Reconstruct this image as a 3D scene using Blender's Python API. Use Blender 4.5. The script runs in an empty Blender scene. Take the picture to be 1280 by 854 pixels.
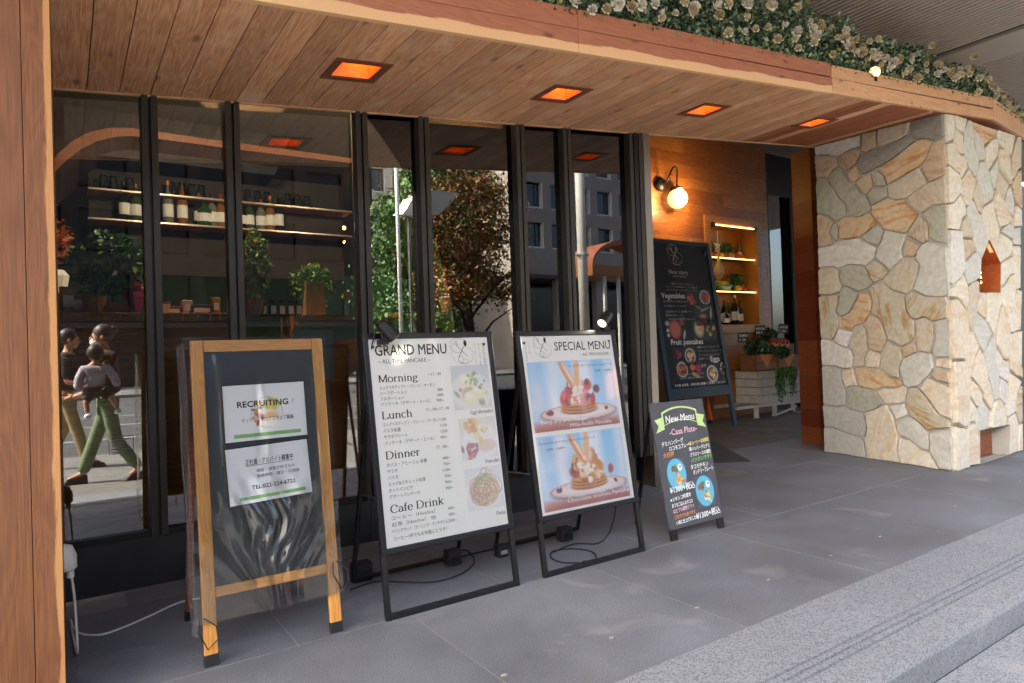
import bpy, bmesh, math, random
import numpy as np
from mathutils import Vector, Matrix, noise as mnoise
ORD = ['first','second','third','fourth','fifth','sixth','seventh','eighth','ninth','tenth','eleventh','twelfth','thirteenth','fourteenth']
random.seed(7); rng = np.random.default_rng(7)
sc = bpy.context.scene
COL = sc.collection
R = math.radians

# ------------------------------------------------------------------ camera
EYE = 1.20
FPX, W0, H0 = 830.0, 1280.0, 854.0
yaw = R(90-55.98); pit = math.atan(11/830.0); rol = math.atan(0.0335)
fw0 = Vector((math.sin(yaw), math.cos(yaw), 0)); rt0 = Vector((math.cos(yaw), -math.sin(yaw), 0)); up0 = Vector((0, 0, 1))
FW = fw0*math.cos(pit)+up0*math.sin(pit); UP = -fw0*math.sin(pit)+up0*math.cos(pit)
CR = rt0*math.cos(rol)-UP*math.sin(rol); CU = rt0*math.sin(rol)+UP*math.cos(rol)
cam = bpy.data.cameras.new('camera'); cam.sensor_width = 36; cam.lens = FPX/W0*36
cam.clip_start = 0.05; cam.clip_end = 500
camo = bpy.data.objects.new('camera', cam); COL.objects.link(camo)
m = Matrix((CR, CU, -FW)).transposed().to_4x4(); m.translation = (0, 0, EYE); camo.matrix_world = m
sc.camera = camo

def ray(x, y): return FW + CR*((x-W0/2)/FPX) - CU*((y-H0/2)/FPX)
def PY(x, y, Y): d = ray(x, y); return Vector((0, 0, EYE)) + d*(Y/d.y)
def PZ(x, y, z=0): d = ray(x, y); return Vector((0, 0, EYE)) + d*((z-EYE)/d.z)

# ------------------------------------------------------------------ world and sun
SUN_EL, SUN_AZ = R(45), R(197)        # azimuth the light comes FROM, measured from +X towards +Y
world = bpy.data.worlds.new('World'); sc.world = world; world.use_nodes = True
nt = world.node_tree; bg = nt.nodes['Background']
sky = nt.nodes.new('ShaderNodeTexSky'); sky.sky_type = 'NISHITA'; sky.sun_disc = False
sky.sun_elevation = SUN_EL; sky.sun_rotation = R(90)-SUN_AZ
sky.air_density = 1.0; sky.dust_density = 4.0; sky.ozone_density = .4
nt.links.new(sky.outputs[0], bg.inputs[0]); bg.inputs[1].default_value = 0.15
sun = bpy.data.lights.new('sun', 'SUN'); sun.energy = 5.0; sun.angle = R(0.5); sun.color = (1, .93, .82)
suno = bpy.data.objects.new('sun', sun); COL.objects.link(suno)
sd = Vector((math.cos(SUN_EL)*math.cos(SUN_AZ), math.cos(SUN_EL)*math.sin(SUN_AZ), math.sin(SUN_EL)))
suno.rotation_euler = sd.to_track_quat('Z', 'Y').to_euler()
sc.view_settings.view_transform = 'Standard'; sc.view_settings.look = 'None'
sc.view_settings.exposure = 2.75; sc.view_settings.gamma = 1
sc.cycles.max_bounces = 8; sc.cycles.transparent_max_bounces = 24; sc.cycles.diffuse_bounces = 5
sc.cycles.sample_clamp_indirect = 6
sc.cycles.use_denoising = True
sc.cycles.caustics_reflective = False; sc.cycles.caustics_refractive = False

# ------------------------------------------------------------------ helpers
def lin(c):
    if isinstance(c, str):
        c = c.lstrip('#'); c = [int(c[i:i+2], 16)/255 for i in (0, 2, 4)]
    return tuple((v/12.92 if v <= .04045 else ((v+.055)/1.055)**2.4) for v in c[:3])
def c4(c): return (*lin(c), 1.0)

class MB:
    def __init__(s): s.v = []; s.f = []; s.m = []
    def quad(s, *ps, mi=0):
        n = len(s.v); s.v += [tuple(p) for p in ps]; s.f.append(tuple(range(n, n+len(ps)))); s.m.append(mi)
    def box(s, x0, x1, y0, y1, z0, z1, mi=0, M=None):
        n = len(s.v)
        P = [(x0,y0,z0),(x1,y0,z0),(x1,y1,z0),(x0,y1,z0),(x0,y0,z1),(x1,y0,z1),(x1,y1,z1),(x0,y1,z1)]
        if M is not None: P = [tuple(M @ Vector(p)) for p in P]
        s.v += P
        for f in ((0,3,2,1),(4,5,6,7),(0,1,5,4),(1,2,6,5),(2,3,7,6),(3,0,4,7)):
            s.f.append(tuple(n+i for i in f)); s.m.append(mi)
        return s
    def prism(s, bot, top, mi=0):
        n = len(s.v); k = len(bot); s.v += [tuple(p) for p in bot]+[tuple(p) for p in top]
        s.f.append(tuple(range(n+k-1, n-1, -1))); s.f.append(tuple(range(n+k, n+2*k))); s.m += [mi, mi]
        for i in range(k):
            j = (i+1) % k; s.f.append((n+i, n+j, n+k+j, n+k+i)); s.m.append(mi)
        return s
    def tube(s, pts, r, seg=8, mi=0, cap=True):
        pts = [Vector(p) for p in pts]; n0 = len(s.v); k = len(pts)
        rs = r if isinstance(r, (list, tuple)) else [r]*k
        prev = None
        for i, p in enumerate(pts):
            d = (pts[min(i+1, k-1)]-pts[max(i-1, 0)])
            d = d.normalized() if d.length > 1e-9 else Vector((0, 0, 1))
            if prev is None:
                a = d.orthogonal().normalized()
            else:
                a = (prev - d*prev.dot(d)); a = a.normalized() if a.length > 1e-6 else d.orthogonal().normalized()
            prev = a; b = d.cross(a)
            for j in range(seg):
                t = 2*math.pi*j/seg; s.v.append(tuple(p+(a*math.cos(t)+b*math.sin(t))*rs[i]))
        for i in range(k-1):
            for j in range(seg):
                j2 = (j+1) % seg; s.f.append((n0+i*seg+j, n0+i*seg+j2, n0+(i+1)*seg+j2, n0+(i+1)*seg+j)); s.m.append(mi)
        if cap:
            s.f.append(tuple(n0+j for j in range(seg-1, -1, -1))); s.m.append(mi)
            s.f.append(tuple(n0+(k-1)*seg+j for j in range(seg))); s.m.append(mi)
        return s
    def lathe(s, prof, seg=16, c=(0,0,0), mi=0, M=None):
        n0 = len(s.v); k = len(prof)
        for (r, z) in prof:
            for j in range(seg):
                t = 2*math.pi*j/seg; p = Vector((c[0]+r*math.cos(t), c[1]+r*math.sin(t), c[2]+z))
                s.v.append(tuple(M @ p) if M is not None else tuple(p))
        for i in range(k-1):
            for j in range(seg):
                j2 = (j+1) % seg; s.f.append((n0+i*seg+j, n0+i*seg+j2, n0+(i+1)*seg+j2, n0+(i+1)*seg+j)); s.m.append(mi)
        s.f.append(tuple(n0+j for j in range(seg-1, -1, -1))); s.m.append(mi)
        s.f.append(tuple(n0+(k-1)*seg+j for j in range(seg))); s.m.append(mi)
        return s
    def ball(s, c, r, seg=16, mi=0, sz=1):
        n = max(5, seg//2)
        return s.lathe([(max(1e-4, r*math.sin(math.pi*i/n)), -r*sz*math.cos(math.pi*i/n)) for i in range(n+1)], seg, c, mi)
    def disc(s, c, u, v, ru, rv, seg=20, mi=0):
        c, u, v = Vector(c), Vector(u), Vector(v)
        s.quad(*[c+u*ru*math.cos(2*math.pi*i/seg)+v*rv*math.sin(2*math.pi*i/seg) for i in range(seg)], mi=mi); return s
    def leaf(s, c, size, mi=0, asp=2.0, nrm=None):
        d = Vector((random.gauss(0,1), random.gauss(0,1), random.gauss(0,1))).normalized()
        e = d.orthogonal().normalized(); e = Matrix.Rotation(random.uniform(0, 6.28), 3, d) @ e
        c = Vector(c); a = d*size; b = e*size/asp
        s.quad(c-a, c-a*.1+b, c+a, c-a*.1-b, mi=mi)
    def mesh(s, name, mats, smooth=False):
        me = bpy.data.meshes.new(name); me.from_pydata(s.v, [], s.f)
        for mt in (mats if isinstance(mats, (list, tuple)) else [mats]): me.materials.append(mt)
        if len(me.materials) > 1: me.polygons.foreach_set('material_index', s.m)
        if smooth: me.polygons.foreach_set('use_smooth', [True]*len(me.polygons))
        me.validate(); me.update(); return me

def link(name, data, parent=None, M=None, label=None):
    o = bpy.data.objects.new(name, data); COL.objects.link(o)
    if parent: o.parent = parent
    if M is not None: o.matrix_local = M
    if label: o['label'] = label
    return o
def part(name, mb, mats, parent, label=None, M=None, smooth=False, bevel=0):
    o = link(name, mb.mesh(name, mats, smooth), parent, M, label)
    if bevel:
        b = o.modifiers.new('bevel', 'BEVEL'); b.width = bevel; b.segments = 2; b.limit_method = 'ANGLE'
    return o
def tag(o, label=None, cat=None, group=None, kind=None):
    if label: o['label'] = label
    if cat: o['category'] = cat
    if group: o['group'] = group
    if kind: o['kind'] = kind
    return o
def thing(name, label, cat, loc=(0,0,0), rz=0, group=None):
    o = bpy.data.objects.new(name, None); COL.objects.link(o); o.empty_display_size = .1
    o.location = loc; o.rotation_euler = (0, 0, rz); return tag(o, label, cat, group)
def struct(name, mb, mats, **k): return tag(part(name, mb, mats, None, **k), kind='structure')
def dup(o, parent=None):
    c = o.copy(); COL.objects.link(c); c.parent = parent
    for ch in list(o.children): dup(ch, c)
    return c
def frame(org, xa, ya):
    xa = Vector(xa).normalized(); ya = Vector(ya); ya = (ya-xa*ya.dot(xa)).normalized(); za = xa.cross(ya)
    M = Matrix((xa, ya, za)).transposed().to_4x4(); M.translation = org; return M
T = Matrix.Translation

# ------------------------------------------------------------------ materials
def mat(name, col, rough=.6, metal=0, emit=None, es=0, bump=0, bscale=60, var=0, vscale=3, spec=.5, trans=0, rnd=0, coat=0):
    m = bpy.data.materials.new(name); m.use_nodes = True; n = m.node_tree.nodes; l = m.node_tree.links
    b = n['Principled BSDF']; c = c4(col) if not (isinstance(col, tuple) and len(col) == 4) else col
    b.inputs['Base Color'].default_value = c; b.inputs['Roughness'].default_value = rough; b.inputs['Metallic'].default_value = metal
    b.inputs['Specular IOR Level'].default_value = spec; b.inputs['Transmission Weight'].default_value = trans
    b.inputs['Coat Weight'].default_value = coat
    if emit: b.inputs['Emission Color'].default_value = c4(emit); b.inputs['Emission Strength'].default_value = es
    tc = n.new('ShaderNodeTexCoord')
    if var or rnd:
        no = n.new('ShaderNodeTexNoise'); no.inputs['Scale'].default_value = vscale; no.inputs['Detail'].default_value = 5
        l.new(tc.outputs['Object'], no.inputs['Vector'])
        mr = n.new('ShaderNodeMapRange'); mr.inputs[1].default_value = .3; mr.inputs[2].default_value = .7
        mr.inputs[3].default_value = 1-var; mr.inputs[4].default_value = 1+var; l.new(no.outputs['Fac'], mr.inputs[0])
        hs = n.new('ShaderNodeHueSaturation'); hs.inputs['Color'].default_value = c
        out = mr.outputs[0]
        if rnd:
            oi = n.new('ShaderNodeObjectInfo'); r2 = n.new('ShaderNodeMapRange'); r2.inputs[3].default_value = 1-rnd; r2.inputs[4].default_value = 1+rnd
            l.new(oi.outputs['Random'], r2.inputs[0]); mu = n.new('ShaderNodeMath'); mu.operation = 'MULTIPLY'
            l.new(out, mu.inputs[0]); l.new(r2.outputs[0], mu.inputs[1]); out = mu.outputs[0]
        l.new(out, hs.inputs['Value']); l.new(hs.outputs[0], b.inputs['Base Color'])
    if bump:
        n2 = n.new('ShaderNodeTexNoise'); n2.inputs['Scale'].default_value = bscale; n2.inputs['Detail'].default_value = 4
        l.new(tc.outputs['Object'], n2.inputs['Vector']); bp = n.new('ShaderNodeBump'); bp.inputs['Strength'].default_value = bump
        bp.inputs['Distance'].default_value = .01
        l.new(n2.outputs['Fac'], bp.inputs['Height']); l.new(bp.outputs[0], b.inputs['Normal'])
    return m

def wood(name, dark, light, axis='Y', scale=1.0, rough=.55, rnd=.18, knots=True, pale=None, coat=0, hue=0):
    """axis = grain direction in object space"""
    m = bpy.data.materials.new(name); m.use_nodes = True; n = m.node_tree.nodes; l = m.node_tree.links; b = n['Principled BSDF']
    tc = n.new('ShaderNodeTexCoord'); oi = n.new('ShaderNodeObjectInfo')
    cb = n.new('ShaderNodeCombineXYZ')
    mm = n.new('ShaderNodeMath'); mm.operation = 'MULTIPLY'; mm.inputs[1].default_value = 37.0; l.new(oi.outputs['Random'], mm.inputs[0])
    for i in range(3): l.new(mm.outputs[0], cb.inputs[i])
    ad = n.new('ShaderNodeVectorMath'); ad.operation = 'ADD'; l.new(tc.outputs['Object'], ad.inputs[0]); l.new(cb.outputs[0], ad.inputs[1])
    def stretched(k, fine):
        mp = n.new('ShaderNodeMapping'); s = [fine]*3; s['XYZ'.index(axis)] = k
        mp.inputs['Scale'].default_value = s; l.new(ad.outputs[0], mp.inputs['Vector']); return mp
    m1 = stretched(.9*scale, 9*scale)
    n1 = n.new('ShaderNodeTexNoise'); n1.inputs['Scale'].default_value = 1; n1.inputs['Detail'].default_value = 2; n1.inputs['Distortion'].default_value = .6
    l.new(m1.outputs[0], n1.inputs['Vector'])
    # cathedral rings: sine of the low-frequency field
    r1 = n.new('ShaderNodeMath'); r1.operation = 'MULTIPLY'; r1.inputs[1].default_value = 62; l.new(n1.outputs['Fac'], r1.inputs[0])
    r2 = n.new('ShaderNodeMath'); r2.operation = 'SINE'; l.new(r1.outputs[0], r2.inputs[0])
    m2 = stretched(4*scale, 150*scale)
    n2 = n.new('ShaderNodeTexNoise'); n2.inputs['Scale'].default_value = 1; n2.inputs['Detail'].default_value = 3; l.new(m2.outputs[0], n2.inputs['Vector'])
    a1 = n.new('ShaderNodeMath'); a1.operation = 'MULTIPLY_ADD'; a1.inputs[1].default_value = .09; a1.inputs[2].default_value = .02; l.new(r2.outputs[0], a1.inputs[0])
    a2 = n.new('ShaderNodeMath'); a2.operation = 'MULTIPLY_ADD'; a2.inputs[1].default_value = .9; l.new(n2.outputs['Fac'], a2.inputs[0]); l.new(a1.outputs[0], a2.inputs[2])
    fac = a2.outputs[0]
    cr = n.new('ShaderNodeValToRGB'); cr.color_ramp.elements[0].position = .2; cr.color_ramp.elements[1].position = .75
    cr.color_ramp.elements[0].color = c4(dark); cr.color_ramp.elements[1].color = c4(light)
    l.new(fac, cr.inputs[0]); col = cr.outputs[0]
    if pale:
        n3 = n.new('ShaderNodeTexNoise'); n3.inputs['Scale'].default_value = 3.5; n3.inputs['Detail'].default_value = 7; l.new(ad.outputs[0], n3.inputs['Vector'])
        p = n.new('ShaderNodeMapRange'); p.inputs[1].default_value = .52; p.inputs[2].default_value = .72; p.inputs[4].default_value = .55; l.new(n3.outputs['Fac'], p.inputs[0])
        mx = n.new('ShaderNodeMix'); mx.data_type = 'RGBA'; l.new(p.outputs[0], mx.inputs[0]); l.new(col, mx.inputs[6]); mx.inputs[7].default_value = c4(pale); col = mx.outputs[2]
    if knots:
        m3 = stretched(2.0*scale, 5*scale); vo = n.new('ShaderNodeTexVoronoi'); vo.inputs['Scale'].default_value = 1; l.new(m3.outputs[0], vo.inputs['Vector'])
        k = n.new('ShaderNodeMapRange'); k.inputs[1].default_value = .06; k.inputs[2].default_value = .15; k.inputs[3].default_value = .75; k.inputs[4].default_value = 0; l.new(vo.outputs['Distance'], k.inputs[0])
        mx = n.new('ShaderNodeMix'); mx.data_type = 'RGBA'; l.new(k.outputs[0], mx.inputs[0]); l.new(col, mx.inputs[6])
        mx.inputs[7].default_value = tuple(v*.35 for v in lin(dark))+(1,); col = mx.outputs[2]
    hs = n.new('ShaderNodeHueSaturation'); l.new(col, hs.inputs['Color'])
    mr = n.new('ShaderNodeMapRange'); mr.inputs[3].default_value = 1-rnd; mr.inputs[4].default_value = 1+rnd; l.new(oi.outputs['Random'], mr.inputs[0]); l.new(mr.outputs[0], hs.inputs['Value'])
    if hue:
        mh = n.new('ShaderNodeMapRange'); mh.inputs[3].default_value = .5-hue; mh.inputs[4].default_value = .5+hue; l.new(oi.outputs['Random'], mh.inputs[0]); l.new(mh.outputs[0], hs.inputs['Hue'])
    l.new(hs.outputs[0], b.inputs['Base Color']); b.inputs['Roughness'].default_value = rough; b.inputs['Coat Weight'].default_value = coat
    bp = n.new('ShaderNodeBump'); bp.inputs['Strength'].default_value = .25; bp.inputs['Distance'].default_value = .004; l.new(fac, bp.inputs['Height']); l.new(bp.outputs[0], b.inputs['Normal'])
    return m

M = {}
M['soffit_wood'] = wood('soffit_wood', '#a86e48', '#dcaa80', 'Y', 1.3, .6, .17, True, '#d8b89a')
M['light_frame'] = wood('light_frame', '#5c2c16', '#7c4426', 'X', 1.5, .6, .05, False)
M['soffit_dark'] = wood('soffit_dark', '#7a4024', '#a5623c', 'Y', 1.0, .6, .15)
M['trim_wood'] = wood('trim_wood', '#a57a55', '#cfa27a', 'X', 1.0, .6, .05)
M['bare_wood'] = wood('bare_wood', '#b8845a', '#d8aa7e', 'X', 1.6, .6, .04)
M['sign_wood'] = wood('sign_wood', '#b87630', '#dfa04e', 'Y', 2.0, .35, .05, False, coat=.3)
M['sign_wood_x'] = wood('sign_wood_x', '#b87630', '#dfa04e', 'X', 2.0, .35, .05, False, coat=.3)
M['wall_plank'] = wood('wall_plank', '#80441a', '#bb7a3a', 'X', 1.6, .42, .26, False, coat=.1, hue=.006)
M['jamb_plank'] = wood('jamb_plank', '#5e280e', '#94502a', 'X', 1.2, .45, .3, False, hue=.01)
M['cabinet_wood'] = wood('cabinet_wood', '#9c6228', '#d0924a', 'X', 1.4, .45, .1, False)
M['counter_wood'] = wood('counter_wood', '#865026', '#bd7e42', 'X', 1.4, .5, .1, False)
M['lamp_wood'] = wood('lamp_wood', '#c87a3a', '#e8a868', 'X', 1.5, .6, .05, False)
M['white_slat'] = mat('white_slat', '#cfcabf', .7, var=.12, vscale=9, bump=.3, bscale=40)
M['crate_wood'] = wood('crate_wood', '#6b4526', '#9c6d40', 'X', 1.5, .7, .15)
def painted_wood(name, axis, ground, edge, side):
    """brown stain with an uneven edge over bare wood: side gives the axis and where the stain stops"""
    m = wood(name, ground[0], ground[1], axis, 1.5, .6, .06)
    n = m.node_tree.nodes; l = m.node_tree.links; b = n['Principled BSDF']
    src = b.inputs['Base Color'].links[0].from_socket
    tc = n.new('ShaderNodeTexCoord'); sx = n.new('ShaderNodeSeparateXYZ'); l.new(tc.outputs['Object'], sx.inputs[0])
    no = n.new('ShaderNodeTexNoise'); no.inputs['Scale'].default_value = 1; no.inputs['Detail'].default_value = 7; no.inputs['Roughness'].default_value = .6
    mp_ = n.new('ShaderNodeMapping'); q_ = [26, 26, 26]; q_['XYZ'.index(axis)] = 2.6; mp_.inputs['Scale'].default_value = q_; l.new(tc.outputs['Object'], mp_.inputs['Vector']); l.new(mp_.outputs[0], no.inputs['Vector'])
    ma = n.new('ShaderNodeMath'); ma.operation = 'MULTIPLY_ADD'; ma.inputs[1].default_value = side[2]; l.new(no.outputs['Fac'], ma.inputs[0]); l.new(sx.outputs[side[0]], ma.inputs[2])
    if len(side) > 3:   # shear: subtract slope*x
        mb_ = n.new('ShaderNodeMath'); mb_.operation = 'MULTIPLY_ADD'; mb_.inputs[1].default_value = -side[3]; l.new(sx.outputs[0], mb_.inputs[0]); l.new(ma.outputs[0], mb_.inputs[2]); v = mb_.outputs[0]
    else: v = ma.outputs[0]
    mr = n.new('ShaderNodeMapRange'); mr.inputs[1].default_value = side[1]-.003; mr.inputs[2].default_value = side[1]+.003; l.new(v, mr.inputs[0])
    mx = n.new('ShaderNodeMix'); mx.data_type = 'RGBA'; l.new(mr.outputs[0], mx.inputs[0])
    if side[4] if len(side) > 4 else False: l.new(src, mx.inputs[6]); mx.inputs[7].default_value = c4(edge)
    else: l.new(src, mx.inputs[7]); mx.inputs[6].default_value = c4(edge)
    l.new(mx.outputs[2], b.inputs['Base Color']); return m
M['black_metal'] = mat('black_metal', '#1b1b1d', .38, metal=.3, var=.15)
M['alu_black'] = mat('alu_black', '#26262a', .3, metal=.6)
M['mullion'] = mat('mullion', '#3c3833', .5, metal=.5, var=.1)
M['mullion_dark'] = mat('mullion_dark', '#131313', .4, metal=.3)
M['steel'] = mat('steel', '#8f8a82', .3, metal=.9)
M['base_metal'] = mat('base_metal', '#3a3a3b', .45, metal=.5, var=.3, vscale=2)
M['gold'] = mat('gold', '#c9a050', .3, metal=1)
M['rubber'] = mat('rubber', '#141416', .7)
M['white_plastic'] = mat('white_plastic', '#d8d6d0', .4)
M['cable_white'] = mat('cable_white', '#cfcdc8', .5)
M['paper'] = mat('paper', '#ecebe8', .6)
M['poster'] = mat('poster', '#f6f2e8', .35)
M['ink'] = mat('ink', '#1c1a1a', .6)
M['ink_grey'] = mat('ink_grey', '#8d8884', .6)
M['ink_white'] = mat('ink_white', '#f2f2ee', .6)
M['green_print'] = mat('green_print', '#7eb56a', .6)
M['slate'] = mat('slate', '#141f26', .3, var=.15, vscale=6)
M['slate2'] = mat('slate2', '#4a4a4e', .75, var=.14, vscale=5)
M['tall_slate'] = mat('tall_slate', '#26292b', .7, var=.12)
M['blue_wood'] = mat('blue_wood', '#3c4a58', .5, var=.1)
for k, c in dict(ch_white='#e8e8e4', ch_pink='#e6b3bf', ch_yellow='#e6d66a', ch_green='#bcd48a', ch_lime='#7fcf5a', ch_blue='#5fb3d6', ch_teal='#4d9a9c', ch_red='#c8505a',
                 ch_orange='#d98a4a', ch_dgreen='#4f8a4a', ch_dim='#a5a8a4').items(): M[k] = mat(k, c, .85, var=.1, vscale=40)
M['mortar'] = mat('mortar', '#b0aaa0', .9, bump=.5, bscale=80, var=.15)
M['opal'] = mat('opal', '#ffe9c0', .3, emit='#ffcf85', es=.30)
M['lens'] = mat('lens', '#fff6dc', .3, emit='#fff0c8', es=.35)
M['orange_stool'] = mat('orange_stool', '#d8601c', .4)
M['leather'] = mat('leather', '#2a2320', .5)
M['skin'] = mat('skin', '#c08a6c', .55)
M['hair'] = mat('hair', '#1f1613', .5)
M['concrete'] = mat('concrete', '#6d6a66', .85, var=.1)
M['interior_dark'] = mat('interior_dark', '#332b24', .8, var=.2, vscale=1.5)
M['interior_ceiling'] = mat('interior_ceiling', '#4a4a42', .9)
M['teal_board'] = mat('teal_board', '#42747a', .6, var=.2)

def leafm(name, c, rnd=.0, sss=True):
    m = mat(name, c, .55, var=.35, vscale=14); b = m.node_tree.nodes['Principled BSDF']
    return m
M['leaf1'] = leafm('leaf_mid', '#566e4a'); M['leaf2'] = leafm('leaf_dark', '#2c4030'); M['leaf3'] = leafm('leaf_grey_green', '#83947a'); M['leaf4'] = leafm('leaf_yellow', '#8c8c3a')
M['aut1'] = leafm('autumn_orange', '#946224'); M['aut2'] = leafm('autumn_green', '#586222'); M['aut3'] = leafm('autumn_rust', '#5e3c1a')
M['herb'] = leafm('herb_green', '#5a8a3a'); M['herb2'] = leafm('herb_dark', '#2f5526')
M['bark'] = mat('bark', '#4a3c30', .9, bump=.6, bscale=30)

def glass_mat(name, ior=1.75, tint=(.86, .88, .86), rough=0.0):
    m = bpy.data.materials.new(name); m.use_nodes = True; n = m.node_tree.nodes; l = m.node_tree.links
    for x in list(n):
        if x.type != 'OUTPUT_MATERIAL': n.remove(x)
    tr = n.new('ShaderNodeBsdfTransparent'); tr.inputs[0].default_value = (*tint, 1)
    gl = n.new('ShaderNodeBsdfGlossy'); gl.inputs['Roughness'].default_value = rough
    fr = n.new('ShaderNodeFresnel'); fr.inputs[0].default_value = ior
    mx = n.new('ShaderNodeMixShader'); l.new(fr.outputs[0], mx.inputs[0]); l.new(tr.outputs[0], mx.inputs[1]); l.new(gl.outputs[0], mx.inputs[2])
    l.new(mx.outputs[0], n['Material Output'].inputs[0]); return m
M['glass'] = glass_mat('window_glass', 2.05)
M['film'] = glass_mat('plastic_film', 1.5, (.95, .95, .94), .06)
M['film_side'] = glass_mat('plastic_film_side', 1.5, (.95, .95, .94), .08)
for _k, _a in (('film', .01), ('film_side', .06)):
    _n = M[_k].node_tree.nodes; _l = M[_k].node_tree.links; _o = _n['Material Output']; _s = _o.inputs[0].links[0].from_socket
    _d = _n.new('ShaderNodeBsdfDiffuse'); _d.inputs[0].default_value = (.7, .66, .7, 1); _m = _n.new('ShaderNodeMixShader'); _m.inputs[0].default_value = _a
    _l.new(_s, _m.inputs[1]); _l.new(_d.outputs[0], _m.inputs[2]); _l.new(_m.outputs[0], _o.inputs[0])
M['acrylic'] = glass_mat('acrylic', 1.3, (.97, .97, .97), .03)
M['jar_glass'] = glass_mat('jar_glass', 1.5, (.85, .9, .88), .02)
M['city_glass'] = mat('city_glass', '#37454f', .08, metal=.3, spec=.8)
M['city_glass2'] = mat('city_glass2', '#16202a', .1, spec=.8)

def granite(name, base, speck, sc_=260, rough=.75, var=.12, amt=.5, cells=False):
    m = bpy.data.materials.new(name); m.use_nodes = True; n = m.node_tree.nodes; l = m.node_tree.links; b = n['Principled BSDF']
    tc = n.new('ShaderNodeTexCoord'); ge = n.new('ShaderNodeNewGeometry'); 
    vo = n.new('ShaderNodeTexNoise'); vo.inputs['Scale'].default_value = sc_; vo.inputs['Detail'].default_value = 2; l.new(ge.outputs['Position'], vo.inputs['Vector'])
    mr = n.new('ShaderNodeMapRange'); mr.inputs[1].default_value = .42; mr.inputs[2].default_value = .6; mr.inputs[4].default_value = amt; l.new(vo.outputs['Fac'], mr.inputs[0])
    if cells:
        ce = n.new('ShaderNodeTexVoronoi'); ce.inputs['Scale'].default_value = 170; l.new(ge.outputs['Position'], ce.inputs['Vector'])
        sp_ = n.new('ShaderNodeSeparateColor'); l.new(ce.outputs['Color'], sp_.inputs[0]); l.new(sp_.outputs[0], mr.inputs[0]); mr.inputs[1].default_value = .35; mr.inputs[2].default_value = 1.0; mr.inputs[4].default_value = .7
    mx = n.new('ShaderNodeMix'); mx.data_type = 'RGBA'; l.new(mr.outputs[0], mx.inputs[0]); mx.inputs[6].default_value = c4(base); mx.inputs[7].default_value = c4(speck)
    n2 = n.new('ShaderNodeTexNoise'); n2.inputs['Scale'].default_value = 1.7; n2.inputs['Detail'].default_value = 8; n2.inputs['Roughness'].default_value = .65; l.new(ge.outputs['Position'], n2.inputs['Vector'])
    m2 = n.new('ShaderNodeMapRange'); m2.inputs[1].default_value = .3; m2.inputs[2].default_value = .7; m2.inputs[3].default_value = 1-var; m2.inputs[4].default_value = 1+var; l.new(n2.outputs['Fac'], m2.inputs[0])
    oi = n.new('ShaderNodeObjectInfo'); m3 = n.new('ShaderNodeMapRange'); m3.inputs[3].default_value = .94; m3.inputs[4].default_value = 1.06; l.new(oi.outputs['Random'], m3.inputs[0])
    mu = n.new('ShaderNodeMath'); mu.operation = 'MULTIPLY'; l.new(m2.outputs[0], mu.inputs[0]); l.new(m3.outputs[0], mu.inputs[1])
    hs = n.new('ShaderNodeHueSaturation'); l.new(mx.outputs[2], hs.inputs['Color']); l.new(mu.outputs[0], hs.inputs['Value'])
    # pale scuffs
    n4 = n.new('ShaderNodeTexNoise'); n4.inputs['Scale'].default_value = 2.6; n4.inputs['Detail'].default_value = 10; n4.inputs['Distortion'].default_value = .8; l.new(ge.outputs['Position'], n4.inputs['Vector'])
    m4 = n.new('ShaderNodeMapRange'); m4.inputs[1].default_value = .6; m4.inputs[2].default_value = .75; m4.inputs[4].default_value = .35; l.new(n4.outputs['Fac'], m4.inputs[0])
    mx2 = n.new('ShaderNodeMix'); mx2.data_type = 'RGBA'; l.new(m4.outputs[0], mx2.inputs[0]); l.new(hs.outputs[0], mx2.inputs[6]); mx2.inputs[7].default_value = c4('#a8a6a4')
    l.new(mx2.outputs[2], b.inputs['Base Color'])
    r_ = n.new('ShaderNodeMapRange'); r_.inputs[1].default_value = .35; r_.inputs[2].default_value = .65; r_.inputs[3].default_value = rough-.12; r_.inputs[4].default_value = rough+.1; l.new(n2.outputs['Fac'], r_.inputs[0]); l.new(r_.outputs[0], b.inputs['Roughness'])
    bp = n.new('ShaderNodeBump'); bp.inputs['Strength'].default_value = .08; bp.inputs['Distance'].default_value = .002; l.new(vo.outputs['Fac'], bp.inputs['Height']); l.new(bp.outputs[0], b.inputs['Normal'])
    return m
M['slab'] = granite('dark_slab', '#65686d', '#808287', 130, .62, .28)
M['granite'] = granite('pale_granite', '#909397', '#43474d', 150, .78, .05, 1.0, True)
M['granite_shade'] = granite('shaded_granite', '#75797d', '#44484d', 150, .7, .1, 1.0, True)  # same granite for the kerb riser, its shade put into a darker colour
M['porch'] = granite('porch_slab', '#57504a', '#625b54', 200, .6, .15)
M['grout'] = mat('grout', '#8c8a86', .9)
M['asphalt'] = mat('asphalt', '#4a4a4c', .9, bump=.4, bscale=200, var=.1)
M['pave'] = mat('pavement', '#757370', .85, var=.1, bump=.2)
M['road_white'] = mat('road_white', '#a8a8a4', .8, var=.1, vscale=8)

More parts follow.
